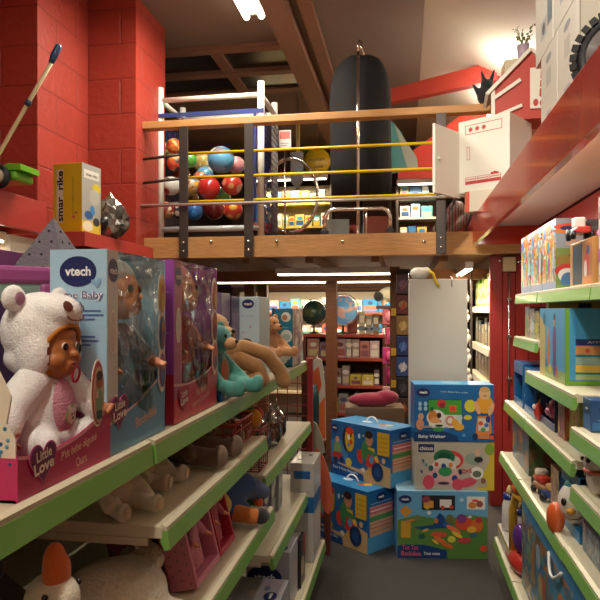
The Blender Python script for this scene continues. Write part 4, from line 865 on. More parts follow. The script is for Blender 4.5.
# the three stacked cartons
def grass(c1='4f8a3a'): return ('p', [(0, 0), (1, 0), (1, .62), (.8, .66), (.5, .58), (.2, .64), (0, .56)], c1)
tut = [('r', 0, .0, 1, 1, '5f9cc4'), grass('557f3c'), ('p', [(0, .0), (.55, 0), (.55, .12), (.30, .20), (.06, .20), (0, .17)], '123a70'),
       ('r', .27, .72, .64, .94, '1c2026'), ('r', .29, .75, .40, .86, 'c88a3c'), ('r', .47, .76, .6, .88, 'd8d4cc'), ('e', .32, .88, .06, .05, '8a3a4a'), ('e', .50, .76, .03, .03, 'b83a2c'), ('e', .6, .77, .03, .03, 'b83a2c'), ('e', .33, .76, .03, .03, 'c8a030'),
       ('r', .77, .74, .97, .93, 'd8d4cc'), ('e', .83, .80, .06, .05, 'c87a3a'), ('e', .91, .82, .05, .05, '8a4a3a'), ('e', .86, .87, .05, .02, 'c84038'),
       ('p', [(.02, .70), (.09, .79), (.165, .70), (.09, .60)], 'c88a2c'), ('r', .04, .30, .145, .55, 'c0902c'),
       ('p', [(.17, .46), (.40, .50), (.42, .60), (.47, .68), (.52, .62), (.55, .50), (.60, .46), (.44, .45), (.30, .42)], '14447c'), ('e', .56, .49, .09, .04, '2a5a9c', -.4), ('e', .43, .56, .03, .04, 'c8703a'),
       ('e', .74, .53, .14, .10, 'c84a34'), ('e', .71, .60, .07, .07, '7a3a7a'), ('e', .88, .50, .09, .10, 'c8682c'), ('e', .90, .58, .05, .05, 'b83038'), ('e', .82, .44, .07, .05, 'd8a83a'), ('e', .62, .44, .12, .035, 'd86a4a', -.5), ('e', .66, .36, .09, .03, 'd8b83a', -.5), ('e', .46, .36, .12, .04, 'c8503a'), ('e', .47, .28, .10, .035, 'd8703a', -.5), ('e', .55, .20, .10, .035, 'c8682c', -.4), ('e', .42, .25, .06, .02, 'd8b84a', -.6), ('e', .60, .29, .06, .05, 'c8c84a'), ('e', .74, .28, .10, .04, 'b83c48', .1), ('e', .27, .33, .05, .04, '2a5a4a'), ('e', .31, .42, .05, .02, 'c8a04a', .4), ('e', .84, .36, .05, .03, '3a6a9a'), ('e', .22, .60, .05, .05, '6a7a4a'), ('e', .14, .56, .08, .02, 'b87a4a', .2), ('e', .35, .68, .03, .03, 'd8d8d8'), ('e', .58, .60, .06, .06, '6a6a3a'), ('e', .71, .88, .03, .03, 'a8c4d8'), ('e', .80, .63, .03, .02, 'b8ccd8'), ('e', .95, .16, .05, .05, 'd84a34')]
base = onZ(441.5, 558.5, 0); rzc = math.radians(7); wT = .515
carton('carton', 'wide blue and green playset carton on the floor below the white one', 'box', wT, .22, .385, (base.x - .008, base.y + .11, .001), rzc, '5a94c0', {'front': tut, 'top': [('r', 0, 0, 1, 1, '8cb4cc'), ('e', .5, .5, .2, .2, 'c8a8a0')], 'right': [('r', 0, 0, 1, 1, '4a80a8')]}, {'front': vlogo(.085, .88, .06, 1.6)},
       {'front': [('t', .14, .16, .07, 'Tut Tut', 'd8506a', {'w': .18, 'bold': .012}), ('t', .15, .07, .07, 'Bolides', 'd8606a', {'w': .22, 'bold': .012}), ('t', .38, .075, .045, 'Train mixte', 'd8d8d8', {'w': .18, 'bold': .02})]})
chic = [('r', 0, 0, 1, 1, 'aca494'), ('p', [(.78, 0), (1, 0), (1, 1), (.92, 1), (.94, .6), (.86, .35)], 'c8b03a'), ('e', .94, .85, .10, .12, '7f9a3a'), ('r', .04, .78, .24, .95, '1c2a5a'),
        ('e', .44, .62, .28, .20, 'c83a3c'), ('e', .44, .60, .22, .13, 'c0b8a8'), ('e', .37, .68, .22, .16, '1f6a44'), ('e', .37, .70, .13, .08, '144a34'), ('e', .36, .46, .26, .20, 'ccc4bc'), ('e', .36, .28, .34, .20, 'd0a0a0'), ('e', .38, .38, .14, .10, '2f8a54'), ('e', .27, .53, .04, .05, 'c84a3a'), ('e', .36, .50, .05, .05, '2a4a8a'), ('e', .45, .52, .04, .05, 'c87a3a'), ('e', .25, .30, .05, .06, '1f4f7a'), ('e', .50, .24, .06, .07, '1f3f8a'), ('e', .2, .45, .05, .06, '1f5a5a'), ('e', .57, .38, .04, .06, '2a2c4a'),
        ('e', .17, .16, .12, .15, 'c84a5c'), ('e', .54, .12, .12, .12, 'c84a5c'), ('e', .66, .16, .20, .09, 'c84a5c', .3), ('e', .36, .14, .12, .03, '3a3a44'), ('e', .74, .66, .18, .12, '8a9a8a'), ('e', .79, .78, .06, .08, 'c8a088'), ('e', .8, .64, .09, .06, '2a2a30'), ('e', .78, .36, .14, .13, 'd8d4cc'), ('e', .78, .34, .09, .07, '5a6a5a'), ('e', .85, .16, .10, .10, 'a8a08c'), ('e', .86, .2, .05, .06, '7a5a44'), ('e', .1, .6, .02, .04, '3a4a8a', .4), ('e', .14, .52, .02, .04, '3a7a8a', .4), ('e', .08, .38, .02, .04, '3a4a8a', .4)]
carton('carton', 'white activity-walker carton with pink toy picture in the middle of the stack', 'box', .452, .20, .278, (base.x + .065, base.y + .135, .388), rzc - .01, 'c0b8a8', {'front': chic}, None, {'front': [('t', .14, .865, .085, 'chicco', 'd8d4cc', {'w': .17, 'bold': .02}), ('t', .655, .40, .10, '2+5', 'c84848', {'bold': .04})]})
walk = [('p', [(0, 0), (.56, 0), (.54, .10), (.40, .17), (.14, .19), (0, .16)], '0f3468'), ('r', .17, .22, .60, .74, '17392a'), ('r', .18, .45, .595, .73, '3f8f34'), ('r', .18, .24, .595, .47, 'cfcac0'), ('e', .27, .42, .16, .14, 'd8d4cc'), ('e', .23, .44, .08, .11, 'c87a3a'), ('e', .31, .46, .04, .05, '2a2420'), ('e', .30, .36, .06, .03, 'c86a6a'), ('e', .26, .37, .09, .05, 'd89a5a'), ('e', .31, .28, .07, .02, '2a2a2a'), ('e', .34, .67, .08, .07, 'b8343a'), ('e', .35, .63, .05, .05, '8a2430'), ('r', .435, .52, .53, .64, 'c8642c'), ('r', .46, .55, .51, .61, 'c83a34'), ('e', .45, .37, .085, .09, 'c87a7c'), ('e', .45, .37, .05, .05, 'd8d0c8'), ('e', .22, .57, .03, .04, '2a5a2a'), ('e', .52, .31, .06, .10, 'd8982c', .5), ('e', .56, .26, .09, .06, 'd8a03a'), ('e', .3, .215, .1, .04, '3a8a4a'), ('e', .40, .215, .05, .04, '2a6ab0'), ('e', .56, .42, .06, .05, 'b8ccc0'),
        ('e', .70, .63, .10, .11, 'c8c03a'), ('e', .67, .43, .07, .045, 'c8b83a'), ('e', .07, .66, .03, .04, '9ac0d8'), ('e', .14, .66, .03, .04, '9ac0d8'), ('e', .07, .58, .03, .04, '9ac0d8'), ('e', .14, .58, .03, .04, '9ac0d8'), ('e', .07, .30, .07, .10, 'c88a68'), ('e', .08, .44, .05, .06, 'c89878'), ('e', .15, .26, .1, .02, '9a8a8a'), ('e', .62, .12, .03, .03, '5a9ac8'),
        ('e', .88, .66, .15, .16, 'd8982c'), ('e', .79, .60, .045, .12, 'd8a078', .3), ('e', .96, .58, .045, .12, 'd8a078', -.3), ('e', .88, .85, .10, .11, 'd8a880'), ('e', .88, .92, .085, .05, 'c89a5a'), ('e', .88, .81, .03, .012, '8a4a3a'), ('p', [(.76, .06), (.98, .06), (.95, .46), (.79, .46)], 'c87a44'), ('r', .80, .2, .93, .42, 'c8c0b4'), ('e', .83, .33, .04, .04, 'c84a3a'), ('e', .9, .30, .04, .04, '3a6ab0'), ('e', .86, .22, .04, .04, '3a8a4a'), ('e', .92, .40, .04, .06, '2a3a7a'), ('e', .76, .10, .05, .06, '14305c'), ('e', .97, .10, .05, .06, '14305c'), ('r', .94, .05, .99, .12, 'd8503a')]
carton('carton', 'blue baby-walker carton on the top of the stack by the white panel', 'box', .455, .20, .33, (base.x + .063, base.y + .13, .668), rzc - .02, '185e9a', {'front': walk, 'top': [('r', 0, 0, 1, 1, '4a9ac8'), ('e', .5, .5, .3, .3, '8ab8d0')]}, {'front': vlogo(.11, .865, .075, 1.6)},
       {'front': [('t', .22, .085, .075, 'Baby Walker', 'e0e4e8', {'w': .34, 'bold': .015}), ('t', .50, .87, .035, 'Little Baby first steps', 'b8d4e8', {'w': .34, 'rot': -.03})]})
# white panel behind the stack
p0, p1 = onY(411, 300, 3.98), onY(467, 300, 3.98)
t = thing('room_divider', 'tall plain white panel standing behind the stacked cartons', 'panel', ((p0.x + p1.x) / 2, 3.98, 0), rzc)
MB().box((-.185, 0, 0), (.178, .035, 1.625), mat('bcb6aa', .5), bev=.004).build('board', t)
MB().tube([(-.186, .01, 1.60), (-.186, .01, 1.66)], .004, M_CHROME, 6).build('hook', t); MB().tube([(.08, -.004, 1.58), (.08, -.004, 1.64)], .003, M_CHROME, 6).build('hook', t)
t = thing('plastic_bag', 'crumpled white bag with yellow tape lying on top of the white panel', 'bag', (p0.x + .07, 3.99, 1.626), .2)
remesh('bag', [((-.02, 0, .035), (.06, .04, .04)), ((.02, -.01, .045), (.035, .03, .03))], mat('d8d4c8', .5), t, .006); MB().tube([(.03, -.03, .055), (.06, -.04, .03), (.075, -.045, -.02), (.095, -.045, -.05)], .009, M_YELLOW, 8).build('tape', t)
# ================================================================ RIGHT-HAND SHELVING
LG = mat('9cb070', .35, coat=.3)
bay('end shelving bay with the row of racing-car cartons against the boarded wall', 3.0, 3.58, 1, .965, [(1.515, .614), (1.285, .605), (.930, .555), (.645, .53), (.17, .50)], 1.80, rail=M_GREEN)
bay('middle shelving bay carrying the large sky-blue carton at eye level', 2.17, 2.995, 1, .965, [(1.515, .614), (1.150, .56), (.930, .555), (.645, .53), (.17, .50)], 1.80, rail=M_GREEN)
bay('near shelving bay with the small dark blue carton and winking egg toy below', 1.2, 2.165, 1, .965, [(1.515, .614), (1.045, .55), (.855, .55), (.650, .53), (.17, .50)], 1.80, rail=M_GREEN)
def rbox(lab, w, d, h, Xf, y0, z, col, art=None, logos=None, texts=None, group=None, body=None, handle=None, rz=0.0, name='carton'):
    return carton(name, lab, 'box', w, d, h, (Xf + d / 2, y0 + w / 2, z + .0015), -PI / 2 + rz, col, art, logos, texts, group, handle, body)
pastel = ('d8e0e4', 'c8b04a', '4aa0c0', 'd88a4a', 'b8d0d8', '6aa05a', 'd8c8b0', 'b85a6a')
def hero(seed):
    r = random.Random(seed); o = [('r', 0, 0, 1, 1, printed(60 + seed, pastel, 30)), ('r', 0, .0, 1, .12, '8a9ab8')]
    for k in range(5):
        x = .15 + .18 * k; c = ('d8a83a', '3a9ac0', 'c86a3a', '6aa84a', '8a5a9a')[(k + seed) % 5]
        o += [('e', x, .34 + .05 * (k % 2), .06, .15, c), ('e', x, .62 + .05 * (k % 2), .05, .075, ('d8c03a', '4aa0d0', 'd88a4a')[(k + seed) % 3]), ('e', x + .03, .2, .04, .07, ('5a8a3a', 'c84a3a', 'c8a83a')[(k + seed) % 3])]
    o += [('e', .5, .88, .2, .07, 'd8804a'), ('e', .2, .85, .08, .08, '4a7ab8'), ('r', .8, .3, .95, .6, 'a8c8d0')]
    return o
camface = [('r', 0, .58, 1, 1, '8a94a0'), ('r', 0, 0, 1, .58, '6f8a4a'), ('e', .5, .88, .22, .05, 'c8503a'), ('e', .5, .82, .24, .035, 'c87a3c'), ('e', .4, .86, .10, .03, '2a3a6a'), ('r', .35, .62, .85, .70, 'b89a88'), ('e', .3, .4, .12, .09, '8a7a3a'), ('e', .7, .48, .1, .04, '3a4a4a'), ('e', .40, .26, .17, .10, 'b83a34'), ('e', .38, .20, .12, .10, 'd8dce0'), ('e', .42, .12, .10, .12, '4a7ab0'), ('e', .8, .22, .12, .12, 'c87a3a'), ('r', 0, 0, 1, .06, '6f9a5a')]
tri = [('racing-car carton nearest the boarded wall on the top shelf', 3.28), ('racing-car carton in the middle of the three on the top shelf', 3.02), ('racing-car carton with grey end panel facing out on the top shelf', 2.755)]
for k, (lab, y) in enumerate(tri):
    rbox(lab, .255, .118, .30, .626, y, 1.515, 'b0b8bc', {'front': hero(k), 'right': camface}, None, {'right': [('t', .5, .86, .05, 'Racers', '24366a', {'w': .5, 'bold': .03})]}, 'racing-car cartons on the top shelf')
rbox('grey carton behind the racing-car carton with the grey end panel', .2, .12, .30, .76, 2.80, 1.515, '6a7078', {'right': [('r', .1, .5, .9, .9, '7c848c'), ('e', .5, .8, .15, .04, 'b85a4a')]})
t = rbox('open-sided tractor carton beside the racing-car cartons', .30, .13, .165, .63, 2.24, 1.515, 'b8864a', {'front': [('r', .12, .05, .55, .95, '16384a'), ('r', .6, .1, .95, .9, 'a8704a'), ('e', .75, .5, .18, .3, 'b83a3c'), ('e', .70, .35, .1, .2, 'd8d4d0'), ('e', .8, .75, .12, .1, '2a4a7a'), ('r', .6, .0, .95, .2, 'c8864a')], 'right': [('e', .5, .5, .3, .3, '8a5a3a')]})
t = thing('toy_tractor', 'red and white toy tractor perched in front of its carton on the top shelf', 'toy', (.60 + .02, 2.38, 1.682), -PI / 2)
MB().box((-.05, -.02, .022), (.05, .03, .045), plastic('b8342c'), bev=.006).build('body', t); MB().box((-.045, -.015, .045), (.0, .025, .085), plastic('d8d4cc'), bev=.006).build('cab', t)
for x, r in ((-.03, .022), (.035, .016)):
    for y in (-.028, .034): MB().lathe([(.002, -.008), (r, -.006), (r, .006), (.002, .008)], M_BLACK, (x, y, r), 14, (PI / 2, 0, 0)).build('wheel', t)
rbox('tall white carton with a purple stripe at the near end of the top shelf', .14, .12, .285, .632, 2.05, 1.515, 'c8c4c0', {'front': [('r', 0, 0, 1, .1, 'b89a80'), ('p', [(0, .25), (1, .3), (1, .48), (0, .4)], 'a85aa0'), ('r', 0, .75, 1, 1, '5a3a34'), ('e', .5, .6, .3, .06, 'c8a0c0')]})
for k, (y, c, lab) in enumerate(((3.36, ('b88a4a', '8a9a6a', 'c8b8a0', '6a6a8a'), 'small tan patterned carton nearest the boarded wall, second shelf'), (3.235, ('7a98b0', 'c8d0d0', '8aa06a', 'b8a078'), 'small pale blue patterned carton on the second shelf'), (3.115, ('8a9a5a', 'b8b84a', '3a4a8a', 'c89a6a'), 'small green patterned carton with a blue knob on the second shelf'))):
    rbox(lab, .115, .10, .16 - .01 * k, .635, y, 1.285, c[0], {'front': [('r', .0, 0, 1, 1, printed(k + 20, c, 30)), ('e', .5, .4, .25, .2, c[1])], 'right': [('e', .5, .5, .3, .25, c[2])]}, group='small cartons on the second shelf')
rbox('plain yellow carton behind the large sky-blue one', .055, .26, .19, .655, 3.02, 1.285, 'c8982c', {'right': [('r', .5, .80, .72, .92, '3a3448'), ('r', .0, .0, 1, .05, 'd8b04a')], 'front': [('r', 0, 0, 1, 1, 'd0b04a'), ('r', .1, .0, .9, .2, 'b8d0d8')]})
BB = [('r', 0, .0, 1, 1, '4a9ac4'), ('r', 0, 0, 1, .16, '8fa86a'), ('p', [(0, 0), (.22, 0), (.25, .75), (0, .9)], 'b8a86a'), ('e', .38, .40, .09, .22, 'c8703a'), ('e', .36, .66, .05, .07, 'c89a78'), ('e', .62, .50, .10, .28, '6a4a8a'), ('e', .62, .22, .10, .18, '5a3f7a'), ('e', .62, .82, .055, .08, 'c89a78'), ('e', .62, .88, .055, .045, '4a3020'), ('e', .2, .85, .07, .1, '1f6a8a'), ('e', .45, .14, .10, .06, 'c8b43a'), ('e', .72, .12, .04, .10, 'c85a4a'), ('e', .3, .2, .08, .06, '3a7a9a')]
BS = [('r', 0, 0, 1, 1, '3f93c0'), ('r', 0, 0, .06, 1, '6a9a3a'), ('r', 0, 0, 1, .06, '6a9a3a'), ('e', .62, .78, .13, .11, 'd8b48a'), ('e', .62, .78, .115, .095, 'd07a3a'), ('r', .14, .52, 1, .60, '1c2f5c'), ('r', .14, .40, 1, .51, 'cf8c50'), ('r', .14, .37, 1, .395, '2a7a7a'), ('r', .14, .27, 1, .365, '8aa89a'), ('r', .14, .17, 1, .265, 'c8aa4a'), ('r', .14, .145, 1, .165, '2a7a4a'), ('r', .14, .07, 1, .14, '9ab07a'), ('e', .3, .45, .03, .03, 'c84a3a'), ('e', .5, .45, .03, .03, 'd8c8a0')]
rbox('large sky-blue carton with a printed child in purple on the eye-level shelf', .43, .26, .285, .585, 2.43, 1.150, '3f93c0', {'front': BB, 'right': BS}, None, {'right': [('t', .62, .78, .05, 'GO!', 'f0e0c0', {'w': .16, 'bold': .03}), ('t', .55, .56, .03, 'APPRENDRE', 'c8d0e0', {'w': .5})]})
t = thing('toy_fire_engine', 'small red and white toy vehicle behind the large sky-blue carton', 'toy', (.64, 2.925, 1.152), -PI / 2)
MB().box((-.045, -.03, .012), (.045, .03, .05), plastic('b83028'), bev=.006).build('body', t); MB().box((-.035, -.026, .05), (.03, .026, .12), plastic('d8d4cc'), bev=.008).build('cab', t); MB().ball((0, -.01, .135), (.02, .02, .02), plastic('b83028')).build('beacon', t)
for x in (-.028, .028):
    for y in (-.03, .03): MB().lathe([(.002, -.006), (.014, -.005), (.014, .005), (.002, .006)], M_BLACK, (x, y, .014), 12, (PI / 2, 0, 0)).build('wheel', t)
# pink/blue third shelf boxes
def winbox(lab, w, d, h, Xf, y0, z, col, inner, group=None, logo=True, low=False):
    t = thing('window_box', lab, 'box', (Xf + d / 2, y0 + w / 2, z + .0015), -PI / 2, group); th = .003
    c = card(col)
    b = MB().box((-w / 2, d / 2 - th, 0), (w / 2, d / 2, h), card(inner)); b.build('back_card', t)
    for sx in (-1, 1):
        s = MB().box((sx * w / 2, -d / 2, 0), (sx * (w / 2 - th), d / 2 - th, h * (.28 if low and sx > 0 else 1)), c)
        if sx > 0 and not low:
            fn, W, H = facefn('right', w, d, h); draw(s, fn, W, H, [('r', .05, .05, .95, .55, inner), ('e', .4, .3, .2, .2, 'c8a050'), ('e', .6, .35, .15, .15, '7aa0b8')])
        s.build('side_panel', t, fix=False)
    MB().box((-w / 2 + th, -d / 2, 0), (w / 2 - th, d / 2 - th, th), c).build('bottom_panel', t)
    fo = MB().box((-w / 2 + th, -d / 2, h * .74), (w / 2 - th, -d / 2 + th, h), c).build('header_panel', t); MB().box((-w / 2 + th, -d / 2, th), (w / 2 - th, -d / 2 + th, h * .16), c).build('front_lip', t)
    MB().box((-w / 2 + th, -d / 2 + th, h - th), (w / 2 - th, d / 2 - th, h), c).build('top_panel', t)
    if logo:
        fn, W, H = facefn('front', w, d, h); l = MB(); draw(l, fn, W, H, vlogo(.5, .87, .06, 1.6), 3); l.build('logo', fo, fix=False)
        fn, W, H = facefn('right', w, d, h); l = MB(); draw(l, fn, W, H, vlogo(.5, .84, .065, 1.5), 6); l.build('logo', t, fix=False)
    return t
def duck_toy(lab, loc, c1, c2):
    t = thing('plastic_toy', lab, 'toy', loc, -PI / 2)
    remesh('body', [((0, 0, .045), (.032, .03, .045))], plastic(c2), t, .005); remesh('beak_cap', [((0, -.01, .095), (.045, .030, .014)), ((0, 0, .105), (.03, .026, .018))], plastic(c1), t, .004)
    for sx in (-1, 1): MB().ball((sx * .014, -.03, .065), .006, EYE, None, 8, 6).build('eye', t)
    return t
winbox('blue window box with a yellow-topped toy against the boarded wall', .25, .13, .225, .585, 3.27, .930, '20609c', '1a3a4a', 'blue window boxes on the third shelf'); duck_toy('turquoise toy with yellow top in the window box against the boarded wall', (.648, 3.385, .937), 'c8a02c', '2a8aa0')
winbox('blue window box with a yellow-topped toy, second along the third shelf', .25, .13, .215, .585, 2.97, .930, '20609c', '18303c', 'blue window boxes on the third shelf'); duck_toy('turquoise toy with yellow top in the second window box', (.648, 3.085, .937), 'd0a830', '3a90a0')
winbox('dark blue window box framing the pink pig ball', .27, .14, .20, .60, 2.66, .930, '2a3a6a', '202838', None, False)
t = thing('plastic_pig', 'round pink pig ball toy with green ears in the dark blue window box', 'toy', (.66, 2.79, .937), math.radians(-75))
remesh('body', [((0, 0, .065), (.065, .06, .062))], plastic('b8487a'), t, .005); MB().ball((0, -.058, .062), (.022, .016, .017), plastic('c8709a')).build('snout', t)
for sx in (-1, 1): MB().ball((sx * .026, -.052, .088), .008, EYE, None, 10, 6).build('eye', t); MB().ball((sx * .050, -.005, .118), (.022, .010, .026), plastic('6a9a3a'), (0, sx * .5, 0), 12, 8).build('ear', t)
t = thing('plastic_toy', 'small red toy with a white face beside the dark blue window box', 'toy', (.595, 2.94, .9315), -1.4); remesh('body', [((0, 0, .04), (.022, .022, .04))], plastic('b8342c'), t, .004); MB().ball((0, -.02, .062), (.012, .008, .012), plastic('d8c8c0')).build('face', t)
rbox('tall red and yellow patterned carton on the third shelf, near end', .10, .13, .205, .60, 2.50, .930, 'a8583c', {'front': [('r', 0, 0, 1, 1, printed(31, ('a8482c', 'c88a3a', '8a2a3a', 'b8a04a', '6a2a3a'), 26))], 'right': [('r', .05, .05, .95, .95, 'b8864a'), ('e', .5, .5, .3, .25, 'c85a3a')]})
rbox('green and yellow carton with a printed duck on the third shelf', .14, .12, .195, .605, 2.31, .930, '9aa04a', {'front': [('r', .05, .1, .95, .95, 'b0a84a'), ('e', .5, .6, .18, .18, 'c8c03a'), ('e', .5, .3, .25, .2, 'c8b02c'), ('e', .5, .55, .06, .04, 'c8642c'), ('r', 0, 0, 1, .12, '4a8a9a')], 'right': [('e', .5, .5, .3, .25, 'c8b83a')]})
rbox('small dark blue carton with an oval badge on the near bay', .09, .10, .10, .575, 2.07, 1.045, '1d4a7c', {'right': [('r', .05, .05, .95, .3, '2f6aa0'), ('r', .2, .36, .8, .39, '7a9ac0')], 'front': [('r', .1, .1, .9, .5, '3a6aa0')]}, {'right': vlogo(.5, .7, .16, 1.7), 'front': vlogo(.5, .7, .16, 1.5)})
rbox('blue carton filling the back of the near bay beside the small one', .22, .14, .12, .68, 1.92, 1.045, '2a6a9c', {'right': [('e', .5, .5, .3, .3, '7ab0c8')], 'front': [('r', .1, .1, .9, .9, '4a8ab0')]})
# fourth shelf
rbox('large carton with a dark meadow picture on the fourth shelf at the wall end', .44, .22, .245, .575, 3.06, .645, '3c5848', {'front': [('r', 0, 0, 1, 1, printed(37, ('7a5a44', '4a6a7a', 'a87a4a', '5a5a6a', '8a6a4a', '3a5a7a'), 16))], 'right': [('r', 0, 0, 1, 1, printed(38, ('4a6a3a', '3a4a34', '5a6a44', '6a5a3a', '4a4a38'), 18)), ('r', 0, .82, 1, 1, '3a4a5c'), ('e', .5, .35, .2, .16, '6a3a2a')]})
for k, (y, x, c, lab) in enumerate(((2.90, .60, 'b85a2c', 'orange toy car with dark wheels on the fourth shelf'), (2.78, .585, 'a87a5a', 'tan toy truck beside the orange car on the fourth shelf'), (2.66, .60, '3a4a7a', 'navy toy car on the fourth shelf next to the picture carton'))):
    t = thing('toy_car', lab, 'toy', (x, y, .647), -PI / 2 + .3 * k, 'toy vehicles on the fourth shelf')
    MB().box((-.05, -.03, .014), (.05, .03, .045), plastic(c), bev=.010).build('body', t); MB().box((-.03, -.026, .045), (.025, .026, .075), plastic(('d8c8b8', 'b83a2c', 'c89a6a')[k]), bev=.010).build('cab', t)
    for xx in (-.03, .03):
        for yy in (-.032, .032): MB().lathe([(.002, -.006), (.016, -.005), (.016, .005), (.002, .006)], M_BLACK, (xx, yy, .016), 12, (PI / 2, 0, 0)).build('wheel', t)
rbox('tan picture carton on the fourth shelf beside the toy vehicles', .13, .10, .17, .575, 2.48, .645, '8a6a4a', {'front': [('r', 0, 0, 1, 1, printed(41, ('a88a5a', '6a5a4a', 'b8a078', '7a6a3a', '9a7a6a'), 24))], 'right': [('r', 0, 0, 1, 1, '3a6a8a')]})
t = winbox('sky-blue open tray box around the smiling egg toy', .24, .15, .22, .575, 2.20, .645, '2f7cae', '1a2c4a', None, False, True)
t = thing('egg_toy', 'round white smiling egg toy with orange and yellow wings in its tray box', 'toy', (.612, 2.315, .690), math.radians(-40)); t.scale = (1.3, 1.3, 1.3); t.location.z = .652
remesh('head', [((0, 0, .075), (.062, .058, .064))], plastic('d8d4c8'), t, .005)
for sx in (-1, 1): MB().ball((sx * .022, -.055, .085), (.008, .005, .011), EYE, None, 10, 6).build('eye', t)
MB().ball((0, -.060, .066), (.012, .012, .009), plastic('d0982c'), None, 12, 8).build('beak', t)
MB().tube([(.024 * math.cos(a_), -.057 + .004 * abs(math.cos(a_)), .055 + .010 * math.sin(a_)) for a_ in [PI + PI * i / 8 for i in range(9)]], .002, mat('7a4a3a', .5), 6).build('smile', t)
remesh('wing', [((-.055, -.035, .03), (.026, .022, .045))], plastic('c85a2a'), t, .005); remesh('wing', [((.055, -.03, .03), (.026, .022, .045))], plastic('c8a030'), t, .005); remesh('cap', [((0, .01, .115), (.05, .05, .03))], plastic('2a8a8a'), t, .005)
for lab, w_, d_, h_, X_, y_, z_, c_, cs in (('dark forest-picture carton behind the toy vehicles on the fourth shelf', .34, .14, .20, .70, 2.62, .645, '3a4438', ('5a4a3a', '3a4a5a', '7a5a3a', '4a5a3a')), ('blue and orange picture carton at the back of the fourth shelf by the egg toy', .20, .12, .20, .74, 2.40, .645, '2a5a80', ('2a5a80', 'a8643a', '3a7a9a', '8a8a7a')),
        ('tan picture carton behind the pink pig box on the third shelf', .30, .12, .20, .76, 2.62, .930, '8a7050', ('8a7050', 'a8844a', '5a5a6a', 'b09a70')), ('multicoloured carton behind the green duck carton on the third shelf', .26, .12, .21, .76, 2.28, .930, '6a5a7a', ('8a5a6a', '4a6a8a', 'a8904a', '5a7a5a')),
        ('orange patterned carton behind the tractor carton on the top shelf', .26, .12, .25, .79, 2.26, 1.515, 'a8683a', ('a8683a', 'c89a5a', '5a6a8a', 'b8b0a0')), ('blue picture carton on the base deck at the near bay', .60, .14, .36, .54, 1.28, .172, '2a6a98', ('2a6a98', '5a8aa0', 'a8743a', '4a7a5a'))):
    rbox(lab, w_, d_, h_, X_, y_, z_, c_, {'front': [('r', 0, 0, 1, 1, printed(int(y_ * 100), cs, 18))], 'right': [('r', 0, 0, 1, 1, printed(int(y_ * 100) + 3, cs, 18))]})
# near bay, lower shelves
t = thing('plastic_toy', 'white and red puppy toy on the near bay above the clear bags', 'toy', (.60, 2.05, .857), -1.3); remesh('body', [((0, 0, .05), (.045, .045, .05)), ((0, -.02, .10), (.036, .036, .034))], plastic('c8c0b8'), t, .005); remesh('scarf', [((0, -.01, .075), (.046, .046, .014))], plastic('b04a38'), t, .005); MB().ball((-.02, -.05, .11), .007, EYE, None, 8, 6).build('eye', t); MB().ball((.015, -.053, .11), .007, EYE, None, 8, 6).build('eye', t)
rbox('dusky carton behind the puppy toy on the near bay', .25, .16, .15, .66, 1.86, .857, '5a5a68', {'front': [('r', 0, 0, 1, 1, printed(43, ('6a5a5a', '8a7a70', '4a5a7a', '9a8a8a'), 20))], 'right': [('r', .1, .1, .9, .9, '7a6a5a')]})
rbox('navy lidded carton on the lowest raised shelf of the near bay', .18, .16, .13, .57, 1.96, .652, '1c3a70', {'right': [('r', 0, .0, 1, .7, '6a7a8a'), ('e', .5, .4, .2, .2, 'b89a88')], 'front': [('r', 0, 0, 1, .7, printed(44, ('7a8a98', '9a8a80', '5a6a7a', 'b0a8a0'), 24))]})
rbox('grey picture carton behind the navy lidded one on the near bay', .22, .16, .12, .60, 1.70, .652, '6a6a72', {'right': [('r', 0, 0, 1, 1, printed(45, ('8a7a70', '5a6a7a', 'a08a80', '6a5a5a'), 24))]})
# base deck
fb = [('r', 0, 0, 1, 1, printed(51, ('7a5a44', '3a7a9a', 'a8743a', '5a8a6a', '2a6a98', '6a4a3a', 'a89a5a', '2f74a4', '5a6a6a', '2a5a7a'), 21)), ('r', 0, .86, 1, 1, '2f7cae'), ('e', .7, .55, .26, .24, '3a8aa8'), ('e', .72, .55, .16, .14, 'b8703a'), ('e', .74, .60, .07, .06, '5a9a4a'), ('e', .25, .5, .08, .2, '9a6a44'), ('e', .45, .4, .08, .16, '9a4a3a'), ('e', .35, .65, .1, .12, '8a9ab0'), ('e', .9, .3, .18, .2, '8a5a3a')]
t = rbox('long flat blue playset carton with white handle on the base deck', 1.02, .115, .405, .530, 1.96, .172, '2f86b8', {'front': fb, 'top': [('r', 0, 0, 1, 1, '3f96c4'), ('r', .45, .45, .56, .95, 'c8a04a'), ('e', .82, .5, .35, .25, 'b84a3a'), ('e', .86, .6, .25, .15, 'c8a83a'), ('e', .78, .4, .15, .2, '3a7a4a')]})
hb = MB(); hb.tube([(.05 + .19 * i / 14, -.062 - .012 * math.sin(PI * i / 14), .36 - .05 * math.sin(PI * i / 14)) for i in range(15)], .006, plastic('e4e2dc'), 6); hb.build('handle', t)
t = rbox('shorter blue carton with a ring picture behind the long flat one', .30, .10, .33, .655, 2.72, .172, '4a86a8', {'front': [('e', .5, .7, .2, .2, 'c8b87a'), ('e', .5, .7, .15, .15, '6a98b8')], 'right': [('r', 0, .0, 1, 1, '4a86a8')]})
def bottle(lab, x, y, z, h, body, cap, top):
    t = thing('toy_bottle', lab, 'bottle', (x, y, z), 0, 'toy bottles on the base deck')
    MB().lathe([(.001, 0), (.040, 0), (.044, .01), (.042, h * .55), (.032, h * .68), (.030, h * .72), (.001, h * .72)], plastic(body), n=20).build('body', t)
    MB().lathe([(.034, h * .70), (.036, h * .72), (.036, h * .82), (.001, h * .83)], plastic(cap), n=20).build('collar', t); MB().lathe([(.022, h * .82), (.020, h * .9), (.010, h), (.001, h * 1.01)], plastic(top), n=16).build('teat', t)
    return t
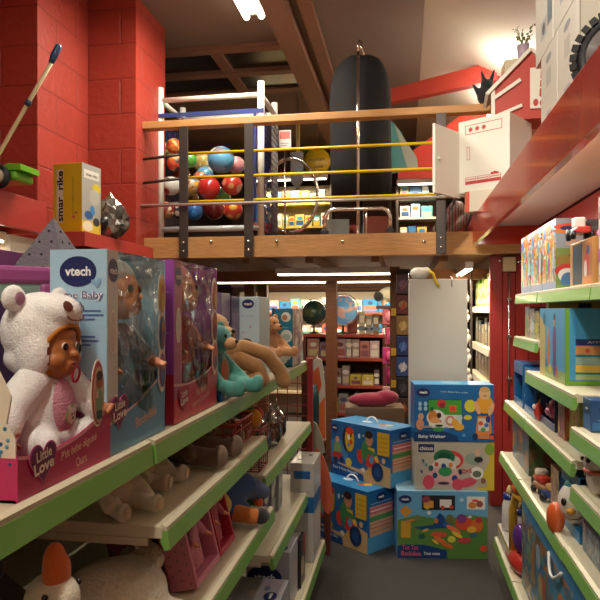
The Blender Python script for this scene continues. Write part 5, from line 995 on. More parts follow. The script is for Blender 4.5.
bottle('white toy bottle with blue collar and cream top against the boarded wall', .555, 3.46, .255, .235, 'cfcac4', '1f2f78', 'd8b878'); bottle('white toy bottle with blue collar and cream top, in front of its twin', .572, 3.26, .255, .215, 'cfcac4', '1f2f78', 'd8b878')
carton('tray_box', 'white card tray with yellow edge under the two toy bottles', 'box', .40, .12, .08, (.565, 3.36, .172), -PI / 2, 'c8c4bc', {'front': [('r', 0, .75, 1, 1, 'c8b02c'), ('r', .1, .1, .4, .6, 'b8b4ac'), ('r', .7, .2, .9, .5, 'b84a3a')], 'right': [('r', 0, .75, 1, 1, 'c8b02c')]})
t = thing('plastic_toy', 'orange, red and yellow arched toy standing behind the bottles', 'toy', (.545, 3.09, .1725), -PI / 2 + .25)
MB().tube([(-.09, 0, .02), (-.09, 0, .28), (-.05, 0, .36), (.05, 0, .36), (.09, 0, .28), (.09, 0, .02)], .020, plastic('c89a20'), 12).build('arch', t); remesh('base', [((0, 0, .05), (.11, .045, .05))], plastic('b83024'), t, .007); remesh('panel', [((0, -.005, .17), (.055, .03, .07))], plastic('5a2a7a'), t, .006)
remesh('topper', [((-.03, 0, .395), (.04, .03, .03)), ((.03, 0, .40), (.03, .03, .025))], plastic('c85a28'), t, .005)
t = thing('plastic_toy', 'purple bucket-shaped toy with an orange rim on the fourth shelf edge', 'toy', (.575, 3.02, .5035), 0) if False else None
t = thing('toy_vehicle', 'red low toy with white wheel at the deck edge by the flat carton', 'toy', (.545, 3.0, .1725), -PI / 2) if False else thing('toy_vehicle', 'red low toy with white wheel at the deck edge by the flat carton', 'toy', (.60, 3.20, .2535), -PI / 2); MB().box((-.035, -.022, .012), (.035, .022, .10), plastic('a82a22'), bev=.01).build('body', t); MB().lathe([(.002, -.008), (.03, -.006), (.03, .006), (.002, .008)], plastic('c8c4c0'), (0, -.026, .035), 16, (PI / 2, 0, 0)).build('wheel', t)
# ================================================================ UNDER THE TIMBER FLOOR
RW = mat('9a3a2a', .5)
sx0, sx1, SY = onY(303, 335, 6.0).x, onY(386, 335, 6.0).x, 6.0
t = thing('open_shelving', 'red-edged open shelving carrying the two globes under the timber floor', 'shelving', (sx0, SY, 0))
W_ = sx1 - sx0
MB().box((0, .36, 0), (W_, .38, 1.2), mat('5a3a2c', .6)).build('back_panel', t)
for x in (0, W_ - .03): MB().box((x, 0, 0), (x + .03, .36, 1.2), mat('5a2a20', .5)).build('upright', t)
shz = [1.195, .965, .70, .43, .16]
for z in shz: MB().box((.03 if z < 1.19 else 0, -.005, z - .03), (W_ - .03 if z < 1.19 else W_, .36, z), RW, bev=.003).build('shelf', t)
rr = random.Random(11)
GAMECOL = ['8a7a7a', '9a8a8c', '6a5a60', 'b0a8a0', 'a8909a', '8a6a70', 'c0b060', '2f5a34', '7a6a80', '9c8478', 'b89aa0', '5a4a50', '8c8a8c', 'a06a60']
cw = ['pale grey', 'mauve', 'plum', 'cream', 'rosy', 'dusky red', 'mustard', 'dark green', 'violet-grey', 'tan', 'pink', 'brown', 'silver', 'brick']
for si, z in enumerate(shz[1:4]):
    x = .04; k = 0
    while x < W_ - .10:
        w_ = rr.choice((.05, .07, .09, .12)); h_ = rr.uniform(.14, .19)
        if x + w_ > W_ - .04: break
        ci = rr.randrange(len(GAMECOL)); c = GAMECOL[ci]
        if si == 1 and .40 < x < .60: c, ci, h_, w_ = 'c0a848', 6, .10, .11
        c2 = rr.choice(('c8c0b8', '7a4a5a', '5a5a7a', 'b8a878', 'a05a50'))
        nth = ('first', 'second', 'third', 'fourth', 'fifth', 'sixth', 'seventh', 'eighth', 'ninth', 'tenth', 'eleventh', 'twelfth', 'thirteenth')[k]
        carton('game_box', f"{cw[ci]} game box, {nth} along the {('top', 'middle', 'bottom')[si]} row under the globes", 'box', w_, .22, h_, (sx0 + x + w_ / 2, SY + .12 + .02 * (k % 2), z + .001), 0, c, {'front': [('r', .1, .1, .9, .45, c2), ('e', .5, .68, .18, .12, rr.choice(('c8b8a8', '6a3a3a', '4a4a6a', 'd0c0c0')))]}, group='game boxes on the shelving under the globes')
        x += w_ + .006; k += 1
for k in range(14):
    x = .04 + k * (W_ - .08) / 14
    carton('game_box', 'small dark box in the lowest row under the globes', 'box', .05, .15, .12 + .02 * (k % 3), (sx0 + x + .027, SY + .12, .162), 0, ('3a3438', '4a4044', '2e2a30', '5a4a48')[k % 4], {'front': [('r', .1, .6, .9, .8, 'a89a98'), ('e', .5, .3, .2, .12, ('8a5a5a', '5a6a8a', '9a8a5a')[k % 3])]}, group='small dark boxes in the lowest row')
def globe(lab, px, py, r, col, land, lit=False):
    p = onY(px, py, 6.12); t = thing('globe', lab, 'globe', (p.x, 6.12, 1.196))
    m = bpy.data.materials.new('globe_map'); m.use_nodes = True; nt = m.node_tree; b = nt.nodes['Principled BSDF']
    tc = nt.nodes.new('ShaderNodeTexCoord'); n = nt.nodes.new('ShaderNodeTexNoise'); n.inputs['Scale'].default_value = 9; n.inputs['Detail'].default_value = 5; rp = nt.nodes.new('ShaderNodeValToRGB')
    e = rp.color_ramp.elements; e[0].position = .50; e[0].color = rgb(col); e[1].position = .54; e[1].color = rgb(land)
    nt.links.new(tc.outputs['Object'], n.inputs['Vector']); nt.links.new(n.outputs['Fac'], rp.inputs['Fac']); nt.links.new(rp.outputs['Color'], b.inputs['Base Color']); b.inputs['Roughness'].default_value = .25
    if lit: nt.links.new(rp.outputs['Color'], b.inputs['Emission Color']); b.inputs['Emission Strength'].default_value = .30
    cz = max(p.z - 1.196, r + .025)
    MB().ball((0, 0, cz), r, m, None, 32, 20).build('sphere', t)
    MB().tube([((r + .012) * math.cos(a_), 0, cz + (r + .012) * math.sin(a_)) for a_ in [-PI / 2 + .35 + (PI) * i / 20 for i in range(21)]], .005, M_CHROME, 6).build('meridian_arm', t)
    MB().lathe([(.001, 0), (.06, 0), (.055, .012), (.012, .02), (.01, cz - r - .005), (.001, cz - r - .005)], mat('3a2a20', .4), n=20).build('base', t)
globe('dark green antique-toned globe on top of the red-edged shelving', 314, 313, .125, '34504a', '5a6444'); globe('lit pale blue globe with pinkish land on top of the red-edged shelving', 343, 310, .145, '6fa8cc', 'd8a894', True)
carton('carton', 'small red carton standing behind the lit globe', 'box', .10, .08, .20, (onY(352, 320, 6.22).x, 6.26, 1.196), 0, '8c3428', {'front': [('r', .1, .1, .9, .6, 'a85a44')]})
for k, px in enumerate((362, 369, 376)): carton('carton', ('cream', 'grey', 'brown')[k] + ' thin carton standing beside the lit globe', 'box', .055, .10, (.22, .18, .20)[k], (onY(px, 320, 6.1).x, 6.12, 1.196), 0, ('b0a890', '8a8478', '7a5a40')[k], {'front': [('r', .1, .5, .9, .8, 'c8c0b0'), ('e', .5, .25, .25, .1, '6a7a8a')]})
# shelves at the very back, brightly lit goods
FY = 8.1; fx0, fx1 = onY(232, 300, FY).x, onY(466, 300, FY).x
t = thing('open_shelving', 'long wall shelving with brightly lit goods at the very back', 'shelving', (fx0, FY, 0)); W_ = fx1 - fx0
MB().box((0, .4, 0), (W_, .42, 1.68), mat('b8a890', .6)).build('back_panel', t)
for z in (1.40, 1.05, .7, .35): MB().box((0, 0, z - .03), (W_, .4, z), mat('a04a30' if z > 1.3 else 'c8b898', .5)).build('shelf', t)
cols = ['2f7cb0', 'd8d8d4', '3a6a9c', 'e0d8c8', '6ab0c8', 'c8c0b8', '2a9a9a', 'd8a8a0', '4a5a8a', 'e4e0d8', 'c85a4a', '8ab8a0']
cn = ['blue', 'white', 'denim blue', 'cream', 'sky-blue', 'stone', 'turquoise', 'salmon', 'indigo', 'bright white', 'red', 'sage']
nths = [a_ + b_ for b_ in ('', ) for a_ in ('first', 'second', 'third', 'fourth', 'fifth', 'sixth', 'seventh', 'eighth', 'ninth', 'tenth', 'eleventh', 'twelfth', 'thirteenth', 'fourteenth', 'fifteenth', 'sixteenth', 'seventeenth', 'eighteenth', 'nineteenth', 'twentieth', 'twenty-first', 'twenty-second')]
for si, z in enumerate((1.40, 1.05, .70)):
    x = .03; k = 0
    while x < W_ - .16 and k < 22:
        w_ = rr.uniform(.10, .20); h_ = rr.uniform(.13, .20); ci = rr.randrange(len(cols)); c2 = rr.choice(('2a3a5a', 'd8d0c0', '2a8a8a', 'c86a5a', '3a6ab0'))
        carton('toy_pack', f"{cn[ci]} pack, {nths[k]} along the {('top', 'second', 'third')[si]} shelf at the very back", 'box', w_, .2, h_, (fx0 + x + w_ / 2, FY + .15, z + .001), 0, cols[ci], {'front': [('r', .1, .15, .9, .5, c2), ('e', .5, .7, .2, .15, rr.choice(('e0e0d8', '2a4a7a', 'c8a048')))]}, group='packs on the shelving at the very back')
        x += w_ + .01; k += 1
# bright side shelving seen between the white panel and the red boards
bay('brightly lit side shelving beyond the white panel', 4.80, 6.2, 1, 1.05, [(1.46, .64), (1.13, .63), (.86, .62), (.45, .62), (.16, .60)], 1.75, rail=mat('d8d4c4', .4))
gc = ['6a9a2a', '8ab03a', 'a8b048', 'c8b860', '7aa03a', '9ab858']
for k in range(8):
    w_ = .15; y = 4.86 + k * .165; h_ = (.25, .21, .27, .23)[k % 4]
    carton('toy_pack', f"{('lime', 'leaf green', 'olive')[k % 3]} pack, {nths[k]} in the lit top row beyond the white panel", 'box', w_, .12, h_, (.66 + .07, y + .075, 1.4615), -PI / 2, gc[k % 6], {'front': [('e', .5, .6, .2, .18, 'd8d0a0'), ('r', .1, .1, .9, .3, 'e0d8b8'), ('e', .4, .35, .1, .08, 'c87a3a')], 'right': [('e', .5, .6, .25, .15, 'd8e0a0'), ('r', .1, .1, .9, .3, 'c86a3a')]}, group='green packs in the lit row')
for si, z in ((1, 1.13), (2, .86), (3, .45)):
    for k in range(6):
        y = 4.86 + k * .22; c = rr.choice(('7a5a3a', '5a6a4a', '8a8078', '4a3a34', 'a08a60', '3a4a5a'))
        carton('toy_pack', f"{('brown', 'mixed', 'dark')[si - 1]} pack, {nths[k]} in row {('two', 'three', 'four')[si - 1]} beyond the white panel", 'box', .19, .16, .17 + .03 * (k % 3), (.66 + .09, y + .1, z + .0015), -PI / 2, c, {'front': [('r', .1, .1, .9, .5, '9a8a70'), ('e', .5, .7, .2, .15, 'c8c0a8')], 'right': [('r', .1, .1, .9, .6, 'a89878'), ('e', .5, .75, .25, .12, 'd8d0b8')]}, group='packs in the lit side shelving')
for k, (z, y) in enumerate(((1.461, 6.12), (1.131, 6.12), (1.131, 4.93))):
    pass
for k in range(5):
    t = thing('soft_toy', f'white hanging soft toy, {nths[k]} from the top beside the lit side shelving', 'soft toy', (.515 + .004 * k, 5.56 - .012 * k, 1.50 - .17 * k), -PI / 2, 'white soft toys hung by the lit shelving')
    remesh('body', [((0, 0, .03), (.05, .04, .045)), ((.02, -.01, .085), (.036, .034, .034))], plush('d8d4cc'), t, .007, caps=[([(-.03, 0, .03), (-.06, -.01, -.02)], [.02, .016]), ([(.03, 0, .02), (.05, -.01, -.03)], [.02, .016])], smooth=2)
    for s_ in (-1, 1): MB().ball((.02 + s_ * .012, -.043, .092), .005, EYE, None, 8, 6).build('eye', t)
t = thing('hanging_strip', 'thin steel merchandising strip carrying the white soft toys', 'display strip', (.565, 5.54, 0)); MB().box((-.008, -.02, .16), (.008, .02, 1.788), M_STEEL).build('strip', t)
MB().box((-.10, -.10, 0), (.025, .10, .16), M_STEEL).build('foot', t)
t = thing('switch_box', 'cream electrical box with steel conduit on the red boarded wall', 'switch box', (onY(508.5, 265, 4.695).x, 4.695, onY(508.5, 265, 4.695).z))
MB().box((-.045, -.05, -.05), (.045, .0, .055), mat('d8cc9a', .45), bev=.006).build('cover', t)
MB().tube([(0, -.02, -.05), (0, -.02, -1.2)], .008, M_CHROME, 8).build('conduit', t); MB().tube([(-.045, -.02, .03), (-.08, -.02, .03)], .008, M_CHROME, 8).build('conduit', t); MB().tube([(.045, -.02, .02), (.10, -.02, .02)], .008, M_CHROME, 8).build('conduit', t)
for z in (-.25, -.52, -.82): MB().box((-.016, -.032, z - .008), (.016, 0, z + .008), M_CHROME).build('clip', t)
# packs hung on the dark column beside the white panel
hp = onY(403, 300, 5.05)
t = thing('hanging_rack', 'dark slim display column hung with printed packs beside the white panel', 'display rack', (hp.x, 5.05, 0)); MB().box((-.055, 0, 0), (.055, .04, 1.76), mat('241c1c', .6)).build('board', t)
for k in range(8):
    z = 1.56 - k * .165
    t = thing('toy_pack', f"{('plum', 'dark red', 'bronze', 'deep blue', 'blue and silver', 'black', 'brown', 'charcoal')[k]} printed pack hung on the dark display column", 'pack', (hp.x, 5.039, z), 0, 'packs on the dark display column')
    c = ('4a2a44', '5a2020', '8a6a3a', '1f2f6a', '2a4a8a', '1c1a22', '4a2c20', '26262c')[k]
    b_ = MB().box((-.052, -.02, 0), (.052, .01, .155), card(c), bev=.004)
    draw(b_, lambda u, v, e: (-.052 + u, -.02 - e, v), .104, .155, [('e', .5, .5, .22, .2, ('7a5a7a', '8a6a3a', 'b89a5a', '3a6ab0', 'b8b8c0', '3a3a4a', '8a4a2a', '4a4a50')[k]), ('p', [(.3, .2), (.7, .3), (.6, .8)], ('8a4a5a', 'a83a2c', 'c8b07a', '5a7ac0', 'd0d0d8', '4a4a5a', 'a8603a', '3a3a44')[k])]); b_.build('card', t, fix=False)
# pink dress-up packs and a piebald soft horse near the shelving end
t = thing('soft_horse', 'white and black soft horse lying above the pink dress-up packs', 'soft toy', (onY(392, 297, 5.6).x, 5.6, onY(392, 297, 5.6).z - .08), .3)
t.location.z = 1.47
remesh('body', [((0, 0, .10), (.13, .06, .07)), ((.14, 0, .16), (.05, .045, .06))], plush('c8c0a8'), t, .008, caps=[([(-.07, 0, .07), (-.08, 0, .02)], [.03, .026]), ([(.07, 0, .07), (.08, 0, .02)], [.03, .026])]); remesh('muzzle', [((-.13, -.02, .08), (.045, .04, .045))], plush('1c1a1c'), t, .007)
t = thing('display_stand', 'slim dark stand under the piebald soft horse with pink packs on it', 'display stand', (onY(390, 297, 5.65).x, 5.65, 0)); MB().box((-.12, -.1, 1.44), (.12, .1, 1.468), mat('4a3028', .5)).build('top', t); MB().box((-.03, .05, 0), (.03, .09, 1.44), mat('4a3028', .5)).build('post', t)
for k in range(7):
    z = 1.30 - k * .175; x = onY(389 + 3 * (k % 2), 300, 5.58).x
    t = thing('dress_up_pack', f"{('rosy', 'pink', 'hot pink', 'magenta', 'pale pink', 'lilac', 'mauve')[k]} dress-up pack on the slim dark stand", 'pack', (x, 5.58, z), .2 * (-1) ** k, 'pink packs on the slim dark stand')
    MB().box((-.06, -.02, 0), (.06, .01, .15), card(('a85a64', 'b04a6a', 'a83a70', '8c2a5a', 'b88a94', '9a7a9a', '8a5a70')[k]), bev=.006).build('card', t); MB().ball((0, -.02, .07), (.04, .02, .05), mat(('c87a8a', 'c8608a', 'c04a80', 'a83a6a', 'c8a8b0', 'b09ab0', 'a8788a')[k], .5), None, 12, 8).build('contents', t)
for k, (x, y) in enumerate(((394, 312), (394, 352), (394, 384))):
    p = onY(x, y, 5.5); t = thing('price_card', ('upper', 'middle', 'lower')[k] + ' yellow price card on the dark post by the pink packs', 'sign', (p.x, 5.187, onY(x, y, 5.187).z), 0); MB().box((-.02, -.004, -.03), (.028, .012, .03), mat('c8a02c', .5)).build('card', t)
# dark post and long inflatable packs at the end of the shelving
slab('column_post.005', (onY(307, 300, 3.62).x - .03, 3.6, 0), (onY(307, 300, 3.62).x + .025, 3.66, 1.12), wood('4a2a1c'))
def long_pack(lab, pts, Y, th, cols, name='inflatable_pack'):
    a_, b_ = onY(*pts[0], Y), onY(*pts[-1], Y); t = thing(name, lab, 'pack', (a_.x, Y, b_.z))
    P_ = [(onY(x, y, Y).x - a_.x, onY(x, y, Y).z - b_.z) for x, y in pts]
    return t, P_
Y_ = 3.72
t = thing('inflatable_pack', 'tall white and orange printed pack hanging by the dark post', 'pack', (onY(319, 440, Y_).x, Y_, onY(319, 440, Y_).z))
o_ = t.location
L_ = lambda x, y: (onY(x, y, Y_).x - o_.x, onY(x, y, Y_).z - o_.z)
MB().prism([L_(313, 440), (L_(312, 362)), L_(316, 357), L_(322, 360), L_(325, 385), L_(326, 440)][::-1], 'y', -.012, .012, card('b8b0a0')).build('card', t)
mb = MB(); draw(mb, lambda u, v, e: (u, -.012 - e, v), 1, 1, [('p', [L_(313, 372), L_(319, 366), L_(322, 385), L_(317, 400), L_(313, 392)], 'c0562a'), ('p', [L_(318, 440), L_(319, 405), L_(325, 396), L_(326, 438)], 'c8602c'), ('e', *L_(314.5, 403), .014, .028, '7a7a2a'), ('e', *L_(314.5, 418), .012, .022, '5a6a2a')]); mb.build('printed_pictures', t, fix=False)
MB().tube([(L_(317, 357)[0], 0, L_(317, 357)[1]), (L_(318, 345)[0], .0, L_(318, 345)[1] - .01)], .004, M_CHROME, 6).build('hanger', t)
t = thing('inflatable_pack', 'long orange-red paddle-shaped pack leaning against the blue ride-on cartons', 'pack', (onY(331, 512, 3.60).x, 3.60, 0), 0)
o_ = Vector((onY(331, 512, 3.60).x, 3.60, 0)); L_ = lambda x, y: (onY(x, y, 3.60).x - o_.x, onY(x, y, 3.60).z - o_.z)
MB().prism([L_(312, 452), L_(318, 448), L_(324, 458), L_(331, 480), L_(333, 505), L_(329, 514), L_(324, 510), L_(318, 485)], 'y', -.015, .012, mat('b8563c', .35, coat=.3)).build('paddle', t)
MB().prism([L_(312, 420), L_(317, 424), L_(323, 440), L_(325, 452), L_(319, 456), L_(312, 450)], 'y', -.012, .010, mat('8a8a7a', .35)).build('header', t)
MB().prism([L_(324, 508), L_(331, 508), L_(330, 556), L_(325, 556)], 'y', -.010, .010, mat('5a2a24', .4)).build('handle', t)
t = thing('inflatable_pack', 'dark teal slim roll standing upright against the dark post', 'pack', (onY(313, 300, 3.66).x, 3.72, 0)); MB().lathe([(.001, 0), (.03, 0), (.032, .9), (.02, .98), (.001, .98)], mat('1f4a50', .5), n=16).build('roll', t)
# lit nook under the red ledge above the dolls
t = thing('open_shelving', 'small cream shelving under the red ledge behind the pink-framed pack', 'shelving', (-2.75, 3.05, 0)); MB().box((0, .30, 0), (.64, .32, 1.84), M_WHITEW).build('back_panel', t); MB().box((0, 0, 1.56), (.64, .3, 1.60), M_SHELF).build('shelf', t); MB().box((0, 0, .1), (.64, .3, .14), M_SHELF).build('shelf', t)
for x in (0, .61): MB().box((x, 0, 0), (x + .03, .30, 1.84), M_CREAM).build('upright', t)
for k, (x, h_, c, n_) in enumerate(((.05, .19, 'd8d4c8', 'white'), (.2, .17, 'c8b89a', 'tan'), (.35, .19, 'd8c8a0', 'cream'), (.49, .18, 'b8a890', 'beige'))): carton('carton', f'{n_} carton on the lit cream shelf under the red ledge', 'box', .12, .12, h_, (-2.75 + x + .06, 3.16, 1.601), 0, c, {'front': [('e', .5, .6, .2, .15, '7a9a3a'), ('e', .4, .4, .15, .1, 'c86a3a')]}, group='cartons on the lit cream shelf')
t = thing('pegboard', 'red perforated pegboard on the blockwork below the low red ledge', 'board', (-2.10, 3.60, 1.3)); MB().box((-.62, 0, -1.3), (0, .03, .515), M_RED).build('board', t)
hm = MB()
for i in range(16):
    for j in range(8): hm.lathe([(.0005, 0), (.006, 0), (.0055, .001), (.0004, .0012)], mat('3a1210', .8), (-.60 + i * .038, -.0005, .20 + j * .038), 6, (PI / 2, 0, 0))
o = hm.build('perforations', t); o['kind'] = 'stuff'
# ================================================================ UPPER FLOOR
UF = 1.992
# ball cage
cx0, cx1, CY = onY(157, 200, 4.86).x + .03, onY(261, 200, 4.86).x, 4.86
t = thing('ball_cage', 'white tubular ball cage with blue side netting behind the railing', 'rack', ((cx0 + cx1) / 2, CY, UF)); w_ = cx1 - cx0; d_ = .52; zt = onY(257, 82, 4.86).z - UF; zc = onY(257, 95, 4.86).z - UF
MT = mat('d8d4c8', .4)
for x in (-w_ / 2, w_ / 2):
    for y in (0, d_): MB().tube([(x, y, 0), (x, y, zt)], .028, MT, 14).build('post', t)
for y in (0, d_): MB().tube([(-w_ / 2, y, zc), (w_ / 2, y, zc)], .022, MT, 12).build('top_bar', t)
for x in (-w_ / 2, w_ / 2): MB().tube([(x, 0, zc), (x, d_, zc)], .022, MT, 12).build('top_bar', t)
MB().tube([(-w_ / 2, 0, .10), (w_ / 2, 0, .10)], .024, mat('b0b8bc', .35), 12).build('lower_bar', t)
MB().box((-w_ / 2, .02, .045), (w_ / 2, d_ - .02, .085), mat('1f2228', .6)).build('floor_board', t)
zb = onY(257, 112, 4.86).z - UF
BLU = mat('1f2f6a', .8)
MB().box((-w_ / 2 - .03, -.03, zb - .015), (w_ / 2 + .03, -.026, zb + .02), BLU).build('front_hem', t)
for x in (-w_ / 2 - .029, w_ / 2 + .029):
    net = MB()
    for i in range(11):
        y = d_ * i / 10; net.tube([(x, y, .06), (x, y, zb)], .0028, BLU, 5)
    for j in range(20):
        z = .06 + (zb - .06) * j / 19; net.tube([(x, 0, z), (x, d_, z)], .0028, BLU, 5)
    net.build('netting', t)
MB().box((w_ / 2 - .055, -.034, .15), (w_ / 2 - .03, -.030, zb), BLU).build('net_edge', t); MB().box((-w_ / 2 - .045, -.034, .02), (-w_ / 2 - .03, -.030, zb), BLU).build('net_edge', t)
def toyball(lab, px, py, Y, rpx, cols, style):
    p = onY(px, py, Y); r = rpx * (Y) / F
    t = thing('ball', lab, 'ball', p, 0, 'balls in the white cage'); t.rotation_euler = (random.uniform(-1, 1), random.uniform(-1, 1), random.uniform(-3, 3))
    if style == 'plain': m = mat(cols[0], .2, coat=.6); MB().ball((0, 0, 0), r, m, None, 24, 14).build('ball_body', t)
    elif style == 'panel':
        mb = MB().ball((0, 0, 0), r, mat(cols[0], .3, coat=.4), None, 24, 14); pm = mb
        for a_, e_ in ((0, 0), (1.5, .1), (3, -.2), (4.5, .2), (.7, .9), (2.2, .95), (3.9, 1.0), (.7, -.9), (2.2, -.95), (5.3, -.8)): patch(pm, (0, 0, 0), (r, r, r), a_, e_, .42, .34, mat(cols[1 + int(a_ * 3) % (len(cols) - 1)], .3, coat=.4), .001)
        pm.build('ball_body', t)
    else: MB().ball((0, 0, 0), r, printed(px, tuple(cols), 4.2 / r * .3), None, 24, 14).build('ball_body', t)
BL = [('orange flame-patterned ball high in the white cage', 174, 146, 5.02, 8, ('c8502c', 'd88a3a', '8a2a20', 'c8b05a'), 'print'), ('orange and brown ball below the orange flame ball', 175, 163, 5.02, 9, ('b8602c', '5a3a2a', 'd8a05a', 'c8402c'), 'print'), ('green ball behind the railing post in the white cage', 189, 160, 5.02, 8.5, ('4aa03a', '6ab84a'), 'panel'),
      ('pale yellow ball beside the large blue printed ball', 202, 162, 5.24, 9.5, ('c8b070', 'b89a4a', '8a9a5a', 'd8c890'), 'print'), ('large pale blue printed ball at the top of the pile', 221, 160, 5.02, 14, ('8ab0c8', '2f7cb0', 'c8d0d0', '5a9ac0', '6a6a7a'), 'print'), ('white ball with dark red stripes near the red wall', 171, 186, 5.02, 10, ('d0ccc4', '8a2a30', 'd0ccc4', '3a3a44'), 'panel'),
      ('mixed-print ball wedged beside the striped white one', 191, 186, 5.02, 10, ('3a6a9c', 'c8b08a', '8a3a2a', 'c8a03a', '4a5a5a'), 'print'), ('glossy red ball in the middle of the pile', 209, 188, 4.99, 12, ('b82a24',), 'plain'), ('scarlet ball with a pale print by the second railing post', 232, 185, 4.99, 10.5, ('b83428', 'c88a5a', 'd8b89a'), 'panel'),
      ('small orange ball peeping above the glossy red one', 200, 178, 5.15, 7, ('b8644a', 'c8a078'), 'panel'), ('red and tan printed ball in the bottom row by the wall', 166, 210, 4.99, 9, ('b03a2c', 'c89a6a', '7a2a2a', 'd8c8a8'), 'print'), ('blue ball in the bottom row of the cage', 194, 211, 4.99, 9.5, ('1f5a9c', '2a7ac0'), 'panel'), ('dark red ball in the bottom row under the glossy one', 214, 209, 5.18, 11, ('8c2420',), 'plain'),
      ('red ball with a yellow print in the bottom row by the post', 233, 210, 4.98, 10, ('b02a24', 'c89a3a', 'd8c0a0'), 'panel'), ('black and white ball in the bottom row of the cage', 180, 212, 5.06, 8, ('2a2a2e', 'c8c4bc', '8a8a8a'), 'panel'), ('yellow flame-patterned ball behind the orange ones', 167, 152, 5.2, 10, ('c8a03a', 'b8502c', 'd8c05a'), 'print'), ('orange printed ball at the back beside the striped white one', 181, 174, 5.18, 9, ('b8542c', 'd8903a', '6a3a2a'), 'print')]
BL += [('sky-blue ball at the back of the cage', 205, 175, 5.22, 9, ('5a9ac0', 'c8d0d0'), 'panel'), ('green and white ball at the back of the cage', 222, 196, 5.22, 9, ('5a9a4a', 'd8d8d0'), 'panel'), ('brown printed ball at the back of the cage above the blue one', 190, 198, 5.2, 9, ('8a5a3a', 'c8a06a', '4a3a2a'), 'print'), ('pink and white ball at the top back of the pile', 236, 165, 5.2, 9, ('c88a8a', 'd8d0c8'), 'panel')]
for b in BL: toyball(*b)
# hung black cover on a chrome pole
p = onY(360, 230, 5.0)
t = thing('covered_stand', 'tall rounded black fabric cover over a stand behind the railing', 'stand', (p.x, 5.05, UF))
ht = onY(360, 57, 5.05).z - UF; hw = (onY(391, 100, 5.05).x - onY(330, 100, 5.05).x) / 2; zb_ = onY(360, 197, 5.05).z - UF
prof = []; n = 28
cover = MB(); vs = []; fs = []
levels = [(zb_, .98), (zb_ + .2, 1.0), (zb_ + .5, .985), (zb_ + .75, 1.0)] + [(zb_ + .75 + (ht - zb_ - .75) * math.sin(q * PI / 2 / 7), math.cos(q * PI / 2 / 7) ** .55 if q < 7 else .05) for q in range(1, 8)]
for z, s_ in levels:
    for j in range(n):
        a_ = 2 * PI * j / n; wv = 1 + .03 * math.sin(5 * a_ + z * 3)
        vs.append((hw * s_ * wv * math.copysign(abs(math.cos(a_)) ** .8, math.cos(a_)), .17 * s_ * wv * math.sin(a_), z))
for i in range(len(levels) - 1):
    for j in range(n): fs.append((i * n + j, i * n + (j + 1) % n, (i + 1) * n + (j + 1) % n, (i + 1) * n + j))
fs.append(tuple((len(levels) - 1) * n + j for j in range(n))); fs.append(tuple(reversed(range(n))))
cover.add(vs, fs, mat('0d0c0c', .9, bump=.3, bscale=16), True); cover.build('fabric_cover', t)
MB().lathe([(.001, 0), (.15, 0), (.15, .02), (.03, .03), (.025, zb_ + .02), (.001, zb_ + .02)], M_BLACK, n=20).build('stand_base', t)
t = thing('chrome_pole', 'slim chrome pole with a hooked top in front of the black cover', 'pole', (onY(358, 230, 4.80).x, 4.80, UF)); zt_ = onY(358, 40, 4.80).z - UF
MB().tube([(0, 0, 0), (0, 0, zt_ - .09)], .013, M_CHROME, 10).build('shaft', t)
MB().tube([(0, 0, zt_ - .09), (0, 0, zt_ - .04), (.012, 0, zt_), (.03, 0, zt_ - .02), (.025, 0, zt_ - .06), (.045, 0, zt_ - .12)], .009, M_CHROME, 8).build('hook', t); MB().lathe([(.001, 0), (.06, 0), (.06, .012), (.02, .02), (.001, .02)], M_CHROME, n=18).build('foot', t)
p0_, p1_ = onY(325, 232, 4.74), onY(390, 232, 4.74); zt_ = onY(350, 209, 4.74).z - UF; W_ = p1_.x - p0_.x
t = thing('bent_tube_frame', 'low bent chrome tube frame with a centre leg beside the railing', 'frame', (p0_.x, 4.74, UF))
MB().tube([(0, 0, .05), (0, 0, zt_ - .06), (.02, 0, zt_ - .02), (.06, 0, zt_), (W_ - .06, 0, zt_), (W_ - .02, 0, zt_ - .02), (W_, 0, zt_ - .06), (W_, 0, .05)], .016, M_CHROME, 10).build('frame_tube', t)
MB().tube([(W_ * .64, 0, 0), (W_ * .64, 0, zt_)], .007, M_CHROME, 8).build('centre_leg', t)
for x in (0, W_): MB().box((x - .03, -.03, 0), (x + .03, .03, .055), M_BLACK, bev=.008).build('foot', t)
# hoop with a price sign
hp = onY(290, 195, 5.52); r_ = 28 * 5.52 / F
t = thing('hoop', 'large chrome hoop standing behind the railing', 'hoop', (hp.x, 5.52, UF)); hz_ = hp.z - UF
hz_ = max(hz_, r_ * 1.35 + .02)
for dy in (0, .05): MB().tube([(r_ * math.cos(2 * PI * i / 40), dy, hz_ + r_ * 1.35 * math.sin(2 * PI * i / 40)) for i in range(40)], .012, M_CHROME, 8, closed=True).build('ring', t)
MB().box((-.12, -.03, 0), (.12, .08, .03), M_BLACK).build('foot', t)
sp_ = onY(285, 140, 5.42)
t = thing('price_sign', 'red and white price sign on a thin pole in front of the hoop', 'sign', (sp_.x, 5.42, UF)); MB().tube([(0, 0, 0), (0, 0, sp_.z - UF - .07)], .009, M_CHROME, 8).build('pole', t)
mb = MB().box((-.055, -.006, sp_.z - UF - .085), (.055, .006, sp_.z - UF + .085), card('c8c0b8')); draw(mb, lambda u, v, e: (-.055 + u, -.006 - e, sp_.z - UF - .085 + v), .11, .17, [('r', .08, .55, .92, .94, 'b84a3c'), ('r', .15, .30, .85, .34, '7a7a7a'), ('r', .15, .18, .7, .22, '7a7a7a')]); mb.build('card', t, fix=False); MB().lathe([(.001, 0), (.09, 0), (.09, .012), (.001, .014)], M_BLACK, n=16).build('foot', t)
